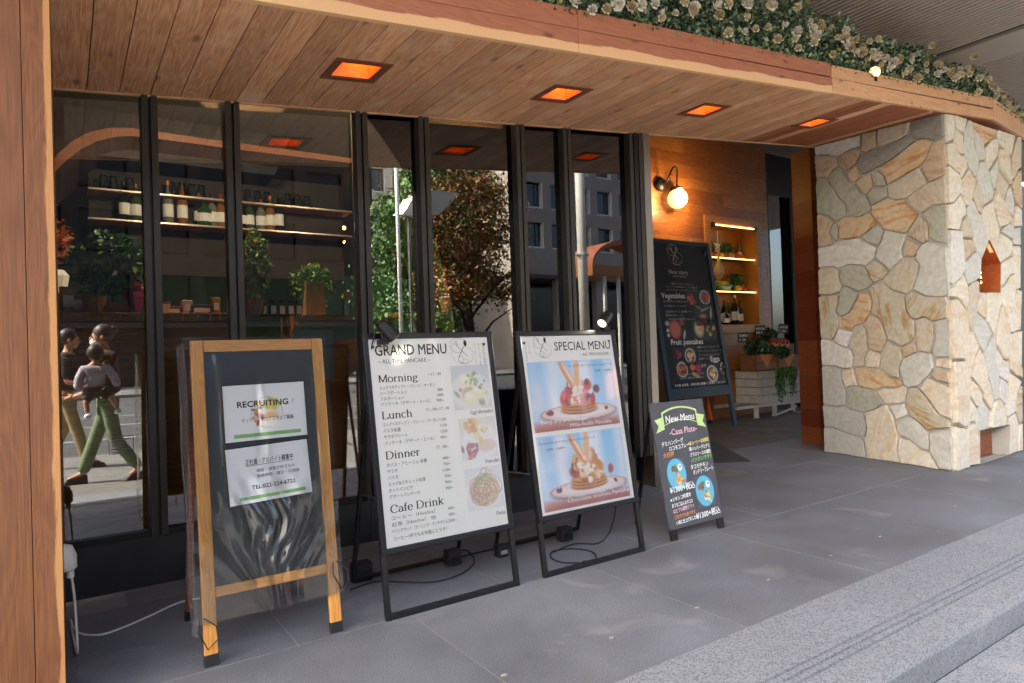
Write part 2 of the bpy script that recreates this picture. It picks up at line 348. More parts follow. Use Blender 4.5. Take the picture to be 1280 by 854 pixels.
def stone_mat(name, base, second, amt=.5):
    m = bpy.data.materials.new(name); m.use_nodes = True; n = m.node_tree.nodes; l = m.node_tree.links; b = n['Principled BSDF']
    ge = n.new('ShaderNodeNewGeometry'); oi = n.new('ShaderNodeObjectInfo')
    vr = n.new('ShaderNodeVectorRotate'); l.new(ge.outputs['Position'], vr.inputs['Vector']); vr.rotation_type = 'X_AXIS'
    mm = n.new('ShaderNodeMath'); mm.operation = 'MULTIPLY'; mm.inputs[1].default_value = 6.28; l.new(oi.outputs['Random'], mm.inputs[0]); l.new(mm.outputs[0], vr.inputs['Angle'])
    mp = n.new('ShaderNodeMapping'); mp.inputs['Scale'].default_value = (2.2, 5, 26); l.new(vr.outputs[0], mp.inputs['Vector'])
    n1 = n.new('ShaderNodeTexNoise'); n1.inputs['Scale'].default_value = .8; n1.inputs['Detail'].default_value = 8; n1.inputs['Roughness'].default_value = .6; n1.inputs['Distortion'].default_value = .5; l.new(mp.outputs[0], n1.inputs['Vector'])
    mr = n.new('ShaderNodeMapRange'); mr.inputs[1].default_value = .5; mr.inputs[2].default_value = .64; mr.inputs[4].default_value = amt; l.new(n1.outputs['Fac'], mr.inputs[0])
    mx = n.new('ShaderNodeMix'); mx.data_type = 'RGBA'; l.new(mr.outputs[0], mx.inputs[0]); mx.inputs[6].default_value = c4(base); mx.inputs[7].default_value = c4(second)
    n2 = n.new('ShaderNodeTexNoise'); n2.inputs['Scale'].default_value = 24; n2.inputs['Detail'].default_value = 6; l.new(ge.outputs['Position'], n2.inputs['Vector'])
    m2 = n.new('ShaderNodeMapRange'); m2.inputs[1].default_value = .3; m2.inputs[2].default_value = .7; m2.inputs[3].default_value = .86; m2.inputs[4].default_value = 1.1; l.new(n2.outputs['Fac'], m2.inputs[0])
    hs = n.new('ShaderNodeHueSaturation'); l.new(mx.outputs[2], hs.inputs['Color']); l.new(m2.outputs[0], hs.inputs['Value']); l.new(hs.outputs[0], b.inputs['Base Color'])
    b.inputs['Roughness'].default_value = .85
    a = n.new('ShaderNodeMath'); a.operation = 'ADD'; l.new(n1.outputs['Fac'], a.inputs[0]); l.new(n2.outputs['Fac'], a.inputs[1])
    bp = n.new('ShaderNodeBump'); bp.inputs['Strength'].default_value = .45; bp.inputs['Distance'].default_value = .012; l.new(a.outputs[0], bp.inputs['Height']); l.new(bp.outputs[0], b.inputs['Normal'])
    return m
ST = dict(w=stone_mat('stone_white', '#cfc9be', '#b9b0a2', .6), g=stone_mat('stone_grey', '#b0ada2', '#b6ac98', .5), d=stone_mat('stone_dark', '#8a867b', '#a09a90', .6),
          b=stone_mat('stone_beige', '#c0b49e', '#b59c78', .7), t=stone_mat('stone_tan', '#bfa98e', '#a88a66', .7), o=stone_mat('stone_orange', '#c8ae8a', '#b87440', .85),
          y=stone_mat('stone_yellow', '#bab09a', '#a8803c', .9), e=stone_mat('stone_green', '#aaa896', '#958c6c', .5), p=stone_mat('stone_peach', '#d0c4ae', '#c69e74', .6),
          c=stone_mat('stone_cream', '#d4ccba', '#ccb890', .7), l=stone_mat('stone_light_grey', '#c3c0b4', '#b0ab9c', .5))
def col_attr_mat(name, rough=.5):
    m = bpy.data.materials.new(name); m.use_nodes = True; n = m.node_tree.nodes
    a = n.new('ShaderNodeVertexColor'); a.layer_name = 'Col'; b = n['Principled BSDF']; m.node_tree.links.new(a.outputs[0], b.inputs['Base Color']); b.inputs['Roughness'].default_value = rough
    return m
M['print'] = col_attr_mat('printed_picture')

# ------------------------------------------------------------------ flat print
class Canvas:
    def __init__(s, w, h, n):
        s.w, s.h = w, h; s.nx = n; s.ny = max(4, int(n*h/w))
        u, v = np.meshgrid((np.arange(s.nx)+.5)/s.nx, (np.arange(s.ny)+.5)/s.ny); s.u, s.v = u, v   # v down
        s.c = np.ones((s.ny, s.nx, 3))
    def bg(s, c0, c1=None):
        a = np.array(lin(c0)); b = np.array(lin(c1 or c0)); s.c = a+(b-a)*s.v[..., None]; return s
    def mixin(s, k, c): k = np.clip(k, 0, 1)[..., None]; s.c = s.c*(1-k)+np.array(lin(c))*k; return s
    def ell(s, x, y, rx, ry, c, soft=.15, ang=0, k=1):
        dx, dy = s.u-x, (s.v-y)*s.h/s.w; a = math.radians(ang)
        X = (dx*math.cos(a)+dy*math.sin(a))/rx; Y = (-dx*math.sin(a)+dy*math.cos(a))/ry
        d = np.sqrt(X*X+Y*Y); return s.mixin(k*(1-(d-1+soft)/(2*soft)), c)
    def ring(s, x, y, rx, ry, c, wd=.1, ang=0, k=1):
        dx, dy = s.u-x, (s.v-y)*s.h/s.w; a = math.radians(ang)
        X = (dx*math.cos(a)+dy*math.sin(a))/rx; Y = (-dx*math.sin(a)+dy*math.cos(a))/ry
        return s.mixin(k*(1-np.abs(np.sqrt(X*X+Y*Y)-1)/wd), c)
    def rect(s, x0, x1, y0, y1, c, soft=.01, k=1):
        a = np.minimum(np.minimum(s.u-x0, x1-s.u), np.minimum(s.v-y0, y1-s.v)); return s.mixin(k*(a/soft+.5), c)
    def blobs(s, n, x, y, sx, sy, r, cols, soft=.3, k=1):
        for _ in range(n):
            s.ell(rng.normal(x, sx), rng.normal(y, sy), r*rng.uniform(.5, 1.3), r*rng.uniform(.4, 1), cols[rng.integers(len(cols))], soft, rng.uniform(0, 180), k)
        return s
    def fade(s, k): s.c = s.c*(1-k)+k*.93; return s  # lifts the colours towards white: glare painted into the print
    def obj(s, name, parent, Mx, label=None):
        nx, ny = s.nx, s.ny
        xs = np.linspace(0, s.w, nx+1); ys = np.linspace(s.h, 0, ny+1)
        X, Y = np.meshgrid(xs, ys); v = np.stack([X.ravel(), Y.ravel(), np.zeros(X.size)], 1)
        i, j = np.meshgrid(np.arange(nx), np.arange(ny)); a = (j*(nx+1)+i).ravel()
        f = np.stack([a+nx+1, a+nx+2, a+1, a], 1)
        me = bpy.data.meshes.new(name); me.vertices.add(len(v)); me.vertices.foreach_set('co', v.ravel())
        me.loops.add(f.size); me.loops.foreach_set('vertex_index', f.ravel()); me.polygons.add(len(f))
        me.polygons.foreach_set('loop_start', np.arange(0, f.size, 4)); me.polygons.foreach_set('loop_total', np.full(len(f), 4)); me.update()
        ca = me.color_attributes.new('Col', 'FLOAT_COLOR', 'CORNER')
        cc = np.ones((len(f), 4, 4)); cc[..., :3] = np.clip(s.c, 0, 1).reshape(-1, 1, 3); ca.data.foreach_set('color', cc.ravel())
        me.materials.append(M['print']); return link(name, me, parent, Mx, label)

TEXTS = []
def text(s, parent, Mx, x, y, size, m='ink', align='LEFT', width=None, shear=0, bold=0, sx=1.0, name='lettering', rot=0):
    """queue a line of flat text: x,y in the sheet's own frame"""
    TEXTS.append((s, parent, Mx, x, y, size, m, align, width, shear, bold, sx, name, rot))
def flush_texts():
    tmp = []
    for t in TEXTS:
        s, parent, Mx, x, y, size, m, align, width, shear, bold, sx, name, rot = t
        cu = bpy.data.curves.new('txt', 'FONT'); cu.body = s; cu.size = size; cu.shear = shear; cu.align_x = align; cu.resolution_u = 2
        o = bpy.data.objects.new('txt', cu); COL.objects.link(o); tmp.append(o)
    dg = bpy.context.evaluated_depsgraph_get(); dg.update()
    for o, t in zip(tmp, TEXTS):
        s, parent, Mx, x, y, size, m, align, width, shear, bold, sx, name, rot = t
        me = bpy.data.meshes.new_from_object(o.evaluated_get(dg)); me.name = name
        if not len(me.vertices): continue
        co = np.empty(len(me.vertices)*3); me.vertices.foreach_get('co', co); co = co.reshape(-1, 3)
        k = sx
        if width:
            w = co[:, 0].max()-co[:, 0].min(); k = width/max(w, 1e-6)
            if align == 'LEFT': co[:, 0] -= co[:, 0].min()
            elif align == 'RIGHT': co[:, 0] -= co[:, 0].max()
        co[:, 0] *= k
        if rot: c, s_ = math.cos(rot), math.sin(rot); co[:, :2] = np.stack([co[:, 0]*c-co[:, 1]*s_, co[:, 0]*s_+co[:, 1]*c], 1)
        co[:, 0] += x; co[:, 1] += y
        me.vertices.foreach_set('co', co.ravel())
        if bold:      # heavier print: the same outlines laid again, shifted by a hair
            bm = bmesh.new(); bm.from_mesh(me); g0 = list(bm.verts)+list(bm.edges)+list(bm.faces)
            for q, (dx, dy) in enumerate(((-bold, 0), (bold, 0), (0, bold), (0, -bold))):
                r_ = bmesh.ops.duplicate(bm, geom=g0); bmesh.ops.translate(bm, verts=[v for v in r_['geom'] if isinstance(v, bmesh.types.BMVert)], vec=(dx, dy, .00006*(q+1)))
            bm.to_mesh(me); bm.free()
        me.materials.clear(); me.materials.append(M[m]); me.update()
        link(name, me, parent, Mx)
    for o in tmp: cu = o.data; bpy.data.objects.remove(o); bpy.data.curves.remove(cu)

# ================================================================== SETTING: ground
SL, Z0 = .1001, 2.604            # the canopy soffit rises to the right
def zs(X): return Z0+SL*X
ground = thing('platform', None, None); ground['kind'] = 'structure'
mb = MB(); mb.box(-5, 22, 1.802, 12, -.9, -.0025); part('grout_bed', mb, M['grout'], ground)
mb = MB(); mb.box(-5, 22, 1.31, 1.80, -.9, -.014); part('kerb_bed', mb, M['interior_dark'], ground)
YR = [1.80, 2.83, 3.83, 4.85, 5.9, 6.95]
for r_i in range(5):
    y0, y1 = YR[r_i], YR[r_i+1]; off = 1.297 if r_i % 2 == 0 else .786
    k0 = -5 if r_i < 2 else -1
    for k in range(k0, 14):
        x0 = off+1.065*k
        mb = MB(); g = .0042; mb.box(x0+g, x0+1.065-g, y0+g, y1-g, -.05, random.uniform(-.0006, .0006))
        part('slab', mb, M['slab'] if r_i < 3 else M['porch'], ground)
for k in range(-4, 12):
    x0 = 2.87+1.5*k; g = .002
    mb = MB(); ys = [1.27, 1.40, 1.413, 1.437, 1.450, 1.474, 1.487, 1.80-g]
    for a in range(0, 7, 2): mb.box(x0+g, x0+1.5-g, ys[a], ys[a+1], -.05, .0)
    part('granite_kerb', mb, M['granite'], ground)
    mb = MB(); mb.box(x0+g, x0+1.5-g, 1.274, 1.30, -.158, -.051); part('kerb_riser', mb, M['granite_shade'], ground)
for k in range(-4, 12):
    x0 = 2.2+1.5*k; mb = MB(); mb.box(x0+.002, x0+1.498, .02, 1.2705, -.3, -.158); part('granite_step', mb, M['granite'], ground)
mb = MB(); mb.box(-40, 60, -3.6, .02, -.5, -.16); struct('sidewalk', mb, M['pave'])
mb = MB(); mb.box(-40, 60, -25, -3.6, -.6, -.30); struct('road', mb, M['asphalt'])
mb = MB(); mb.box(-40, 60, -90, -25, -.6, -.16); struct('far_pavement', mb, M['pave'])
mb = MB()
for k in range(4): mb.box(-6, 12, -4.1-k*3.3, -3.95-k*3.3, -.31, -.295)
struct('road_lines', mb, M['road_white'])
mb = MB(); mb.box(-150, 150, -150, 120, -3, -.9); struct('ground', mb, M['concrete'])

# building overhead: slatted soffit, wall above the shopfront
over = thing('building_overhang', 'grey ribbed metal soffit of the building above the flower covered canopy', 'ceiling'); over['kind'] = 'structure'
M['slat_metal'] = mat('slat_metal', '#aba196', .55, metal=.1, rnd=0)
M['panel_metal'] = mat('panel_metal', '#9a9288', .6)
mb = MB()
X = -6.0
while X < 8.85: mb.box(X, X+.045, -.7, 9.0, 4.6, 4.64); X += .075
X = 9.62
while X < 18: mb.box(X, X+.045, -.7, 9.0, 4.6, 4.64); X += .075
o = part('slat', mb, M['slat_metal'], over); o['kind'] = 'stuff'
mb = MB(); mb.box(-6, 18, -.69, 9, 4.645, 4.655); part('dark_backing', mb, M['rubber'], over)
mb = MB(); mb.box(8.93, 9.6, -.7, 9, 4.59, 4.63); part('soffit_panel', mb, M['panel_metal'], over)
mb = MB(); mb.box(-6, 18, -.75, 9.05, 4.66, 6.5); mb.box(-6, 18, -.75, -.7, 4.5, 4.66); part('mass', mb, M['concrete'], over)
mb = MB(); mb.box(-6, 4.2, 4.25, 4.45, 3.15, 4.59); mb.box(-6, -.35, 4.05, 4.3, 0, 4.59); mb.box(12.25, 40, 6.0, 6.2, 0, 4.59); struct('upper_wall', mb, M['concrete'])

# ================================================================== wooden post on the left
M['post_paint'] = painted_wood('post_paint', 'Z', ('#643a1e', '#82522e'), '#b5824e', (0, .092, -.05, 0, True))
post = thing('wooden_post', 'reddish brown plank clad wall end with bare wood edge at left of the shopfront', 'wall', (-.155, 2.8, 0))
for (x0, x1) in ((-.52, -.318), (-.312, -.122)):
    pass
for i, (x0, x1, mt) in enumerate(((-.30, -.110, 'post_plain'), (-.106, .0, 'post_plain'), (.0035-.053, .137-.0, 'post_paint'))): pass
M['post_plain'] = wood('post_plain', '#633a1e', '#81522e', 'Z', 1.15, .55, .08)
for (x0, x1, mm_) in ((-.245, -.052, 'post_plain'), (-.049, .0525, 'post_plain'), (.0545, .137, 'post_paint')):
    mb = MB(); mb.box(x0, x1, 0, .022, 0, 4.2); part('plank', mb, M[mm_], post, bevel=.0015)
for (y0, y1) in ((.024, .4), (.403, .8), (.803, 1.2)):
    mb = MB(); mb.box(.117, .137, y0, y1, 0, 2.57); part('side_plank', mb, M['post_plain'], post)
mb = MB(); mb.box(-.245, .115, .024, 1.2, 0, 4.2); part('core', mb, M['interior_dark'], post)

# ================================================================== wooden canopy
can = thing('wooden_canopy', 'sloping wooden canopy of long planks with recessed orange lights over the entrance', 'canopy', (0, 0, 0))
YO, YI = 2.80, 4.03
LIGHTS = [(1.225, 1.455), (2.64, 2.87), (4.06, 4.29), (5.575, 5.805)]
LY0, LY1 = 3.30, 3.50
X = -.02; BW = .145; bi = 0
def board(x0, x1, y0, y1, mt):
    mb = MB(); g = .0022; a, b_ = x0+g, x1-g; ox, oy = x0, y0
    bot = [(a-ox, 0, zs(a)-zs(ox)), (b_-ox, 0, zs(b_)-zs(ox)), (b_-ox, y1-y0, zs(b_)-zs(ox)), (a-ox, y1-y0, zs(a)-zs(ox))]
    top = [(p[0], p[1], p[2]+.018) for p in bot]
    mb.prism(bot, top); o = part('board', mb, mt, can, M=T((ox, oy, zs(ox)+random.uniform(-.0008, .0008))))
    return o
while X < 9.0:
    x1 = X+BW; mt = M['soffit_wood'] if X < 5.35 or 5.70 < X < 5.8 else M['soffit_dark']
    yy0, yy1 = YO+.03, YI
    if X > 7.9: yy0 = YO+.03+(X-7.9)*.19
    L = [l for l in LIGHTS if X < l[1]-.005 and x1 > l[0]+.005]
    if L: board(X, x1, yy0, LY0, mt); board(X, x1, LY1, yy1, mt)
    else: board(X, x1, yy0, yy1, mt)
    X = x1; bi += 1
# widen the boards' openings back to the light width with filler strips, then the backing
for (a, b_) in LIGHTS:
    xa = -.02+BW*math.floor((a+.02+.005)/BW); xb = -.02+BW*math.ceil((b_+.02-.005)/BW)
    for (p, q) in ((xa, a), (b_, xb)):
        if q-p > .006: board(p, q, LY0, LY1, M['soffit_wood'])
mb = MB()
def backing(x0, x1, y0, y1): 
    mb.prism([(x0, y0, zs(x0)+.022), (x1, y0, zs(x1)+.022), (x1, y1, zs(x1)+.022), (x0, y1, zs(x0)+.022)],
             [(x0, y0, zs(x0)+.2), (x1, y0, zs(x1)+.2), (x1, y1, zs(x1)+.2), (x0, y1, zs(x0)+.2)])
xp = -.02
for (a, b_) in LIGHTS:
    backing(xp, a-.012, YO+.03, YI); backing(a-.012, b_+.012, YO+.03, LY0-.012); backing(a-.012, b_+.012, LY1+.012, YI); xp = b_+.012
backing(xp, 7.9, YO+.03, YI)
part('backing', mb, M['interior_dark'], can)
# fascia: stained length, bare length, angled return
def fascia(x0, y0, x1, y1, h0, h1, mt, name='fascia', lower=0.0):
    mb = MB(); d = Vector((x1-x0, y1-y0)).normalized(); nx, ny = -d.y*.035, d.x*.035
    q0, q1 = zs(x0)-.006+lower, zs(x1)-.006+lower
    bot = [(0, 0, 0), (x1-x0, y1-y0, q1-q0), (x1-x0+nx, y1-y0+ny, q1-q0), (nx, ny, 0)]
    top = [(0, 0, h0), (x1-x0, y1-y0, q1-q0+h1), (x1-x0+nx, y1-y0+ny, q1-q0+h1), (nx, ny, h0)]
    mb.prism(bot, top); return part(name, mb, mt, can, M=T((x0, y0, q0)), bevel=.003)
M['fascia_plain'] = wood('fascia_plain', '#96583e', '#ac6e50', 'X', 1.5, .6, .04)
M['fascia_paint'] = painted_wood('fascia_paint', 'X', ('#96583e', '#ac6e50'), '#d8aa7c', (2, .028, -.055+.0, SL))
fascia(-.016, YO-.003, 2.4, YO-.003, .13, .13, M['fascia_paint'])
fascia(2.402, YO-.003, 4.94, YO-.003, .13, .12, M['fascia_paint'])
fascia(-.016, YO, 2.4, YO, .112, .112, M['fascia_plain'], 'fascia_upper', .133)
fascia(2.402, YO, 4.94, YO, .112, .10, M['fascia_plain'], 'fascia_upper', .133)
fascia(4.943, YO-.003, 7.9, YO-.003, .12, .10, M['bare_wood'])
fascia(4.943, YO, 7.9, YO, .10, .10, M['bare_wood'], 'fascia_upper', .123)
fascia(7.903, YO-.003, 13, YO+.95, .22, .22, M['bare_wood'])
# inner trim
mb = MB(); a, b_ = -.02, 7.2
mb.prism([(a, YI, zs(a)-.008), (b_, YI, zs(b_)-.008), (b_, YI+.02, zs(b_)-.008), (a, YI+.02, zs(a)-.008)],
         [(a, YI, zs(a)+.3), (b_, YI, zs(b_)+.3), (b_, YI+.02, zs(b_)+.3), (a, YI+.02, zs(a)+.3)])
part('trim', mb, M['trim_wood'], can)
# trim along the pillar head
mb = MB(); A_, B_ = Vector((6.60, 4.03)), Vector((6.62, 2.84))
mb.prism([(6.55, 4.02, zs(6.55)-.012), (6.61, 2.84, zs(6.61)-.012), (6.68, 2.84, zs(6.68)-.012), (6.62, 4.02, zs(6.62)-.012)],
         [(6.55, 4.02, zs(6.55)-.001), (6.61, 2.84, zs(6.61)-.001), (6.68, 2.84, zs(6.68)-.001), (6.62, 4.02, zs(6.62)-.001)])
part('pillar_trim', mb, M['trim_wood'], can)
# recessed downlights
amb = mat('amber_lamp', '#ffb060', .4, emit='#ff8a20', es=5.5)
POS = ['leftmost', 'second from the left', 'third from the left', 'rightmost']
for i, (a, b_) in enumerate(LIGHTS):
    dl = thing('recessed_downlight', f'square glowing orange light recessed in the wooden canopy, {POS[i]} of four', 'downlight', (a, LY0, zs(a)), group='square lights in the canopy')
    w, d, h = b_-a, LY1-LY0, .15
    def sh(bx, z0, z1, mt, nm):
        x0, x1, y0, y1 = bx; mb = MB()
        mb.prism([(x0, y0, SL*x0+z0), (x1, y0, SL*x1+z0), (x1, y1, SL*x1+z0), (x0, y1, SL*x0+z0)], [(x0, y0, SL*x0+z1), (x1, y0, SL*x1+z1), (x1, y1, SL*x1+z1), (x0, y1, SL*x0+z1)])
        part(nm, mb, mt, dl)
    for bx in ((0, .008, 0, d), (w-.008, w, 0, d), (.0085, w-.0085, 0, .008), (.0085, w-.0085, d-.008, d)): sh(bx, 0, h, M['lamp_wood'], 'side_panel')
    sh((0, w, 0, d), h+.001, h+.01, M['lamp_wood'], 'top_panel')
    for bx in ((-.04, w+.04, -.04, 0), (-.04, w+.04, d, d+.04), (-.04, 0, 0.0005, d-.0005), (w, w+.04, 0.0005, d-.0005)): sh(bx, -.007, .0, M['light_frame'], 'frame')
    mb = MB(); mb.lathe([(.035, h-.028+SL*w/2), (.035, h-.003+SL*w/2)], 16, (w*.74, d*.6, 0)); part('bulb', mb, amb, dl)

# ================================================================== flower garland on the canopy edge
gar = thing('flower_garland', 'dense artificial leaf and cream rose hedge along the top edge of the wooden canopy', 'garland', (0, 0, 0))
def gp(X):
    if X < 7.9: return (X, YO+.05, zs(X)+.235 if X < 4.94 else zs(X)+.215)
    return (X, YO+.05+(X-7.9)*.186, zs(X)+.20)
mb = MB()
for k in range(76000):
    X = .1+11.1*(random.random()**.85)
    x, y, z = gp(X)
    wdt = .30; t = random.random(); hgt = float(np.interp(X, [1.5, 4.6, 6, 7.3, 9], [.52, .47, .39, .34, .27]))*(1+.1*math.sin(X*4.1)+.1*math.sin(X*9.7))
    a = random.random()*math.pi*.62
    rr = (1 if random.random() < .75 else random.random())*random.uniform(.82, 1.13)
    py = y+.06-math.cos(a)*.1*rr+random.random()*.32*(math.sin(a)); pz = z-.03+math.sin(a)*hgt*rr
    mb.leaf((x, py, pz), random.uniform(.010, .026), random.choices((0, 1, 2, 3), (.34, .36, .26, .04))[0], 1.7)
o = part('foliage', mb, [M['leaf1'], M['leaf2'], M['leaf3'], M['leaf4']], gar); o['kind'] = 'stuff'
mb = MB(); X = 0.0
while X < 11: 
    x, y, z = gp(X); x2, y2, z2 = gp(X+.4)
    mb.prism([(x, y+.04, z-.05), (x2, y2+.04, z2-.05), (x2, y2+.3, z2-.05), (x, y+.3, z-.05)], [(x, y+.12, z+.22), (x2, y2+.12, z2+.22), (x2, y2+.3, z2+.25), (x, y+.3, z+.25)]); X += .4
part('moss_base', mb, M['leaf2'], gar)
def rose_mesh(name, mt, seed):
    random.seed(seed); mb = MB(); r0 = .055
    for ring, (n, rr, tilt, hh) in enumerate(((6, .92, .62, .0), (5, .78, .9, .012), (5, .55, 1.1, .02), (3, .32, 1.35, .026))):
        for i in range(n):
            t0 = 2*math.pi*(i+.4*ring)/n+random.uniform(-.15, .15); wd = 1.25*math.pi/n
            pts = []
            for a in range(4):
                row = []
                for b in range(4):
                    th = t0+wd*(b/3-.5)*(1.25 if a > 0 else .6); q = a/3
                    rad = r0*rr*(.18+.82*q*math.cos(tilt*.55))*(1-.12*abs(b/3-.5)*2); z = r0*(hh/r0+q*math.sin(tilt)*.75)+random.uniform(-.002, .002)-(.012 if a == 3 and ring == 0 else 0)
                    row.append((rad*math.cos(th), rad*math.sin(th), z))
                pts.append(row)
            for a in range(3):
                for b in range(3): mb.quad(pts[a][b], pts[a][b+1], pts[a+1][b+1], pts[a+1][b])
    me = mb.mesh(name, mt, True); return me
rm = [rose_mesh('rose_cream', mat('petal_cream', '#c9bd9e', .7, rnd=.1, var=.08, vscale=30), 1), rose_mesh('rose_white', mat('petal_white', '#cfc8bb', .7, rnd=.08, var=.08, vscale=30), 2), rose_mesh('rose_tan', mat('petal_tan', '#b8a580', .7, rnd=.1), 3)]
random.seed(11)
def rose_at(x, y, s=1.0):
    d = ray(x, y); P = None
    Yp = YO+.0
    Q = PY(x, y, YO-.02)
    if Q.x > 7.9: Q = PY(x, y, YO-.02+(Q.x-7.9)*.19)
    o = bpy.data.objects.new('rose', random.choice(rm)); COL.objects.link(o); o.parent = gar
    o.location = Q+Vector((0, .02, 0)); v = Vector((random.uniform(-.9, .4), -1, random.uniform(-.5, .5)))
    o.rotation_euler = v.to_track_quat('Z', 'Y').to_euler(); k = s*random.uniform(.62, 1.0); o.scale = (k, k, k)
for p in [(718,2),(742,12),(760,11),(775,3),(790,8),(820,5),(828,20),(857,3),(866,14),(871,8),(895,8),(901,19),(913,41),(936,6),(966,8),(981,30),(974,49),(998,41),(1000,60),(1016,34),(1022,46),(1058,37),(1058,48),(1071,50),(1069,65),(1090,70),(1043,67),(1101,68),(1118,78),(1112,84),(1125,75),(1136,86),(1148,99),(1167,56),(1173,80),(1173,93),(1192,88),(1194,98),(1204,94),(1214,92),(1226,97),(1225,114),(1245,114),(1246,122),(1264,136),(1219,70),(1276,142),(1065,60),(1106,74),(1079,64),(1130,92),(1182,86),(1235,101)]:
    rose_at(*p)
for _ in range(90):
    X = random.uniform(.3, 9.4); hx = float(np.interp(X, [1.5, 4.6, 6, 7.3, 9], [.52, .47, .39, .34, .27])); gx, gy, gz = gp(X); f_ = random.uniform(.1, .95)
    o = bpy.data.objects.new('rose', random.choice(rm)); COL.objects.link(o); o.parent = gar; o.location = (gx, gy-.07+.12*f_*f_, gz+hx*f_-.02)
    o.rotation_euler = Vector((random.uniform(-1, .5), -1, random.uniform(-.5, .8))).to_track_quat('Z', 'Y').to_euler(); k = random.uniform(.5, .8); o.scale = (k, k, k)
x, y, z = gp(PY(1094, 92, YO).x)
g_l = thing('globe_lamp', 'small round glowing white lamp among the roses on the canopy edge', 'lamp', (x, YO+.005, z+.0))
mb = MB(); mb.ball((0, 0, .015), .045, 20); part('globe', mb, M['opal'], g_l, smooth=True)
mb = MB(); mb.lathe([(.02, -.06), (.02, -.025)], 12); part('socket', mb, M['black_metal'], g_l)

# ================================================================== stone pillar
pil = thing('stone_pillar', 'crazy paved sandstone pillar carrying the right end of the canopy', 'pillar', (0, 0, 0))
A0, B0, C0 = Vector((6.76, 4.07, 0)), Vector((6.50, 2.715, 0)), Vector((8.10, 2.77, 0))
def top(v, dx, dy, e=-.004): q = Vector((v.x+dx, v.y+dy, 0)); q.z = zs(q.x)+e; return q
A1, B1, C1 = top(A0, -.02, -.04), top(B0, .22, .125), top(C0, .03, .09)
C1 = PY(1273, 172, 2.85); B1 = PY(1180, 141, 2.835); print('C1', C1, 'B1', B1, zs(B1.x), zs(C1.x))
D0, D1 = Vector((8.25, 4.2, 0)), Vector((8.6, 4.1, zs(8.6)-.004))
ins = .045
def inset(v, dx, dy): return Vector((v.x+dx, v.y+dy, v.z))
class Face:
    """one wall face of the pillar (four corners, slightly battered); the stones are laid out in its own width x height"""
    def __init__(s, a0, b0, a1, b1, quad):
        s.a0, s.b0, s.a1, s.b1 = a0, b0, a1, b1
        s.W = ((b0-a0).length+(b1-a1).length)/2; s.H = ((a1-a0).length+(b1-b0).length)/2
        s.n = (b1-a0).cross(a1-b0).normalized()
        if s.n.dot(Vector((-1, -.5, 0))) < 0: s.n = -s.n
        A = []; dst = [(0, 0), (s.W, 0), (s.W, s.H), (0, s.H)]
        for (x, y), (u, v) in zip(quad, dst):
            A += [[x, y, 1, 0, 0, 0, -u*x, -u*y, -u], [0, 0, 0, x, y, 1, -v*x, -v*y, -v]]
        s.Hm = np.linalg.svd(np.array(A, float))[2][-1].reshape(3, 3)
    def uv(s, px, py): q = s.Hm @ np.array([px, py, 1.0]); return (q[0]/q[2], q[1]/q[2])
    def pt(s, u, v, h):
        a, b = u/s.W, v/s.H; return (s.a0*(1-a)+s.b0*a)*(1-b)+(s.a1*(1-a)+s.b1*a)*b+s.n*h
def seg_stones(raw, k, ox, oy):
    out = []
    for e in raw:
        c = e[0]; q = e[1:]; r_ = 0
        if len(q) == 2: q = q+q
        out.append((c, ox+q[0]/k, oy+q[1]/k, ox+q[2]/k, oy+q[3]/k, (q[4] if len(q) > 4 else 0)))
    return out
L1 = [('w',110,195,240,180),('t',325,180),('b',390,160,480,130),('d',550,130,620,120,8),('t',110,270,130,290),('t',230,250,225,280),('d',300,290,500,190),('t',245,325),('o',425,320,560,230,10),('t',630,230,620,330),
 ('t',310,370),('e',375,355),('b',450,410,550,370),('e',370,430),('e',180,340,280,490),('e',105,400,170,500),('b',570,460,630,430,6),('o',395,500,480,550,8),('t',120,560,120,620),('e',160,590),('o',200,580,310,562),
 ('g',340,625),('y',568,600,570,640),('e',630,540,640,620),('w',130,700,300,690,5),('l',440,660,420,725,6),('t',525,690),('l',600,720,620,860,8),('b',130,800,140,850),('e',240,790,290,830),('y',365,790),('b',450,840,520,780,5)]
L2 = [('y',130,90,130,200),('e',220,80,200,130),('o',205,190,285,95),('y',350,80,440,250,12),('y',510,130,600,165,3),('t',330,200,335,280),('w',195,235),('b',255,240,258,340),('w',115,300,205,340),('p',310,350),('b',400,310,400,400),
 ('t',475,315),('b',540,230,535,300),('g',615,220,620,330),('l',490,400,530,380,12),('p',615,385),('o',280,415,390,455),('p',215,420),('g',150,410,150,500),('e',240,500,320,530),('p',375,490,430,510),('p',575,470,620,580),('t',605,425),
 ('y',500,540,600,630,6),('g',140,580,250,620),('g',140,690,230,720,3),('p',350,600,360,740,10),('w',442,565),('l',470,630,530,690),('c',480,730,520,790),('l',620,700,690,770,10)]
R1 = [('c',685,80,690,170),('c',730,95),('o',830,110,850,150,6),('p',725,190,722,215),('l',770,170,790,300),('l',815,200,820,235),('c',870,230,870,290),('p',700,240,715,320),('p',747,340),('c',960,155,950,210,3),('p',945,260,940,330),('b',990,235,985,330),
 ('c',705,390,710,450),('p',765,390,765,470),('l',840,360,855,470,3),('l',888,345),('b',925,390,930,440),('t',1000,380,1020,490),('l',962,505),('b',815,490),('c',735,530,710,600),('l',790,540,825,680),('p',870,540,890,640),('p',915,510,950,590),('c',1010,570),('l',955,630),
 ('b',768,640),('w',715,690,720,850),('t',775,735),('c',950,700,955,740),('l',1015,660),('c',1015,760,1015,850),('c',965,800,960,850),('l',790,800,790,850),('c',1065,600),('p',1060,700),('c',1065,800)]
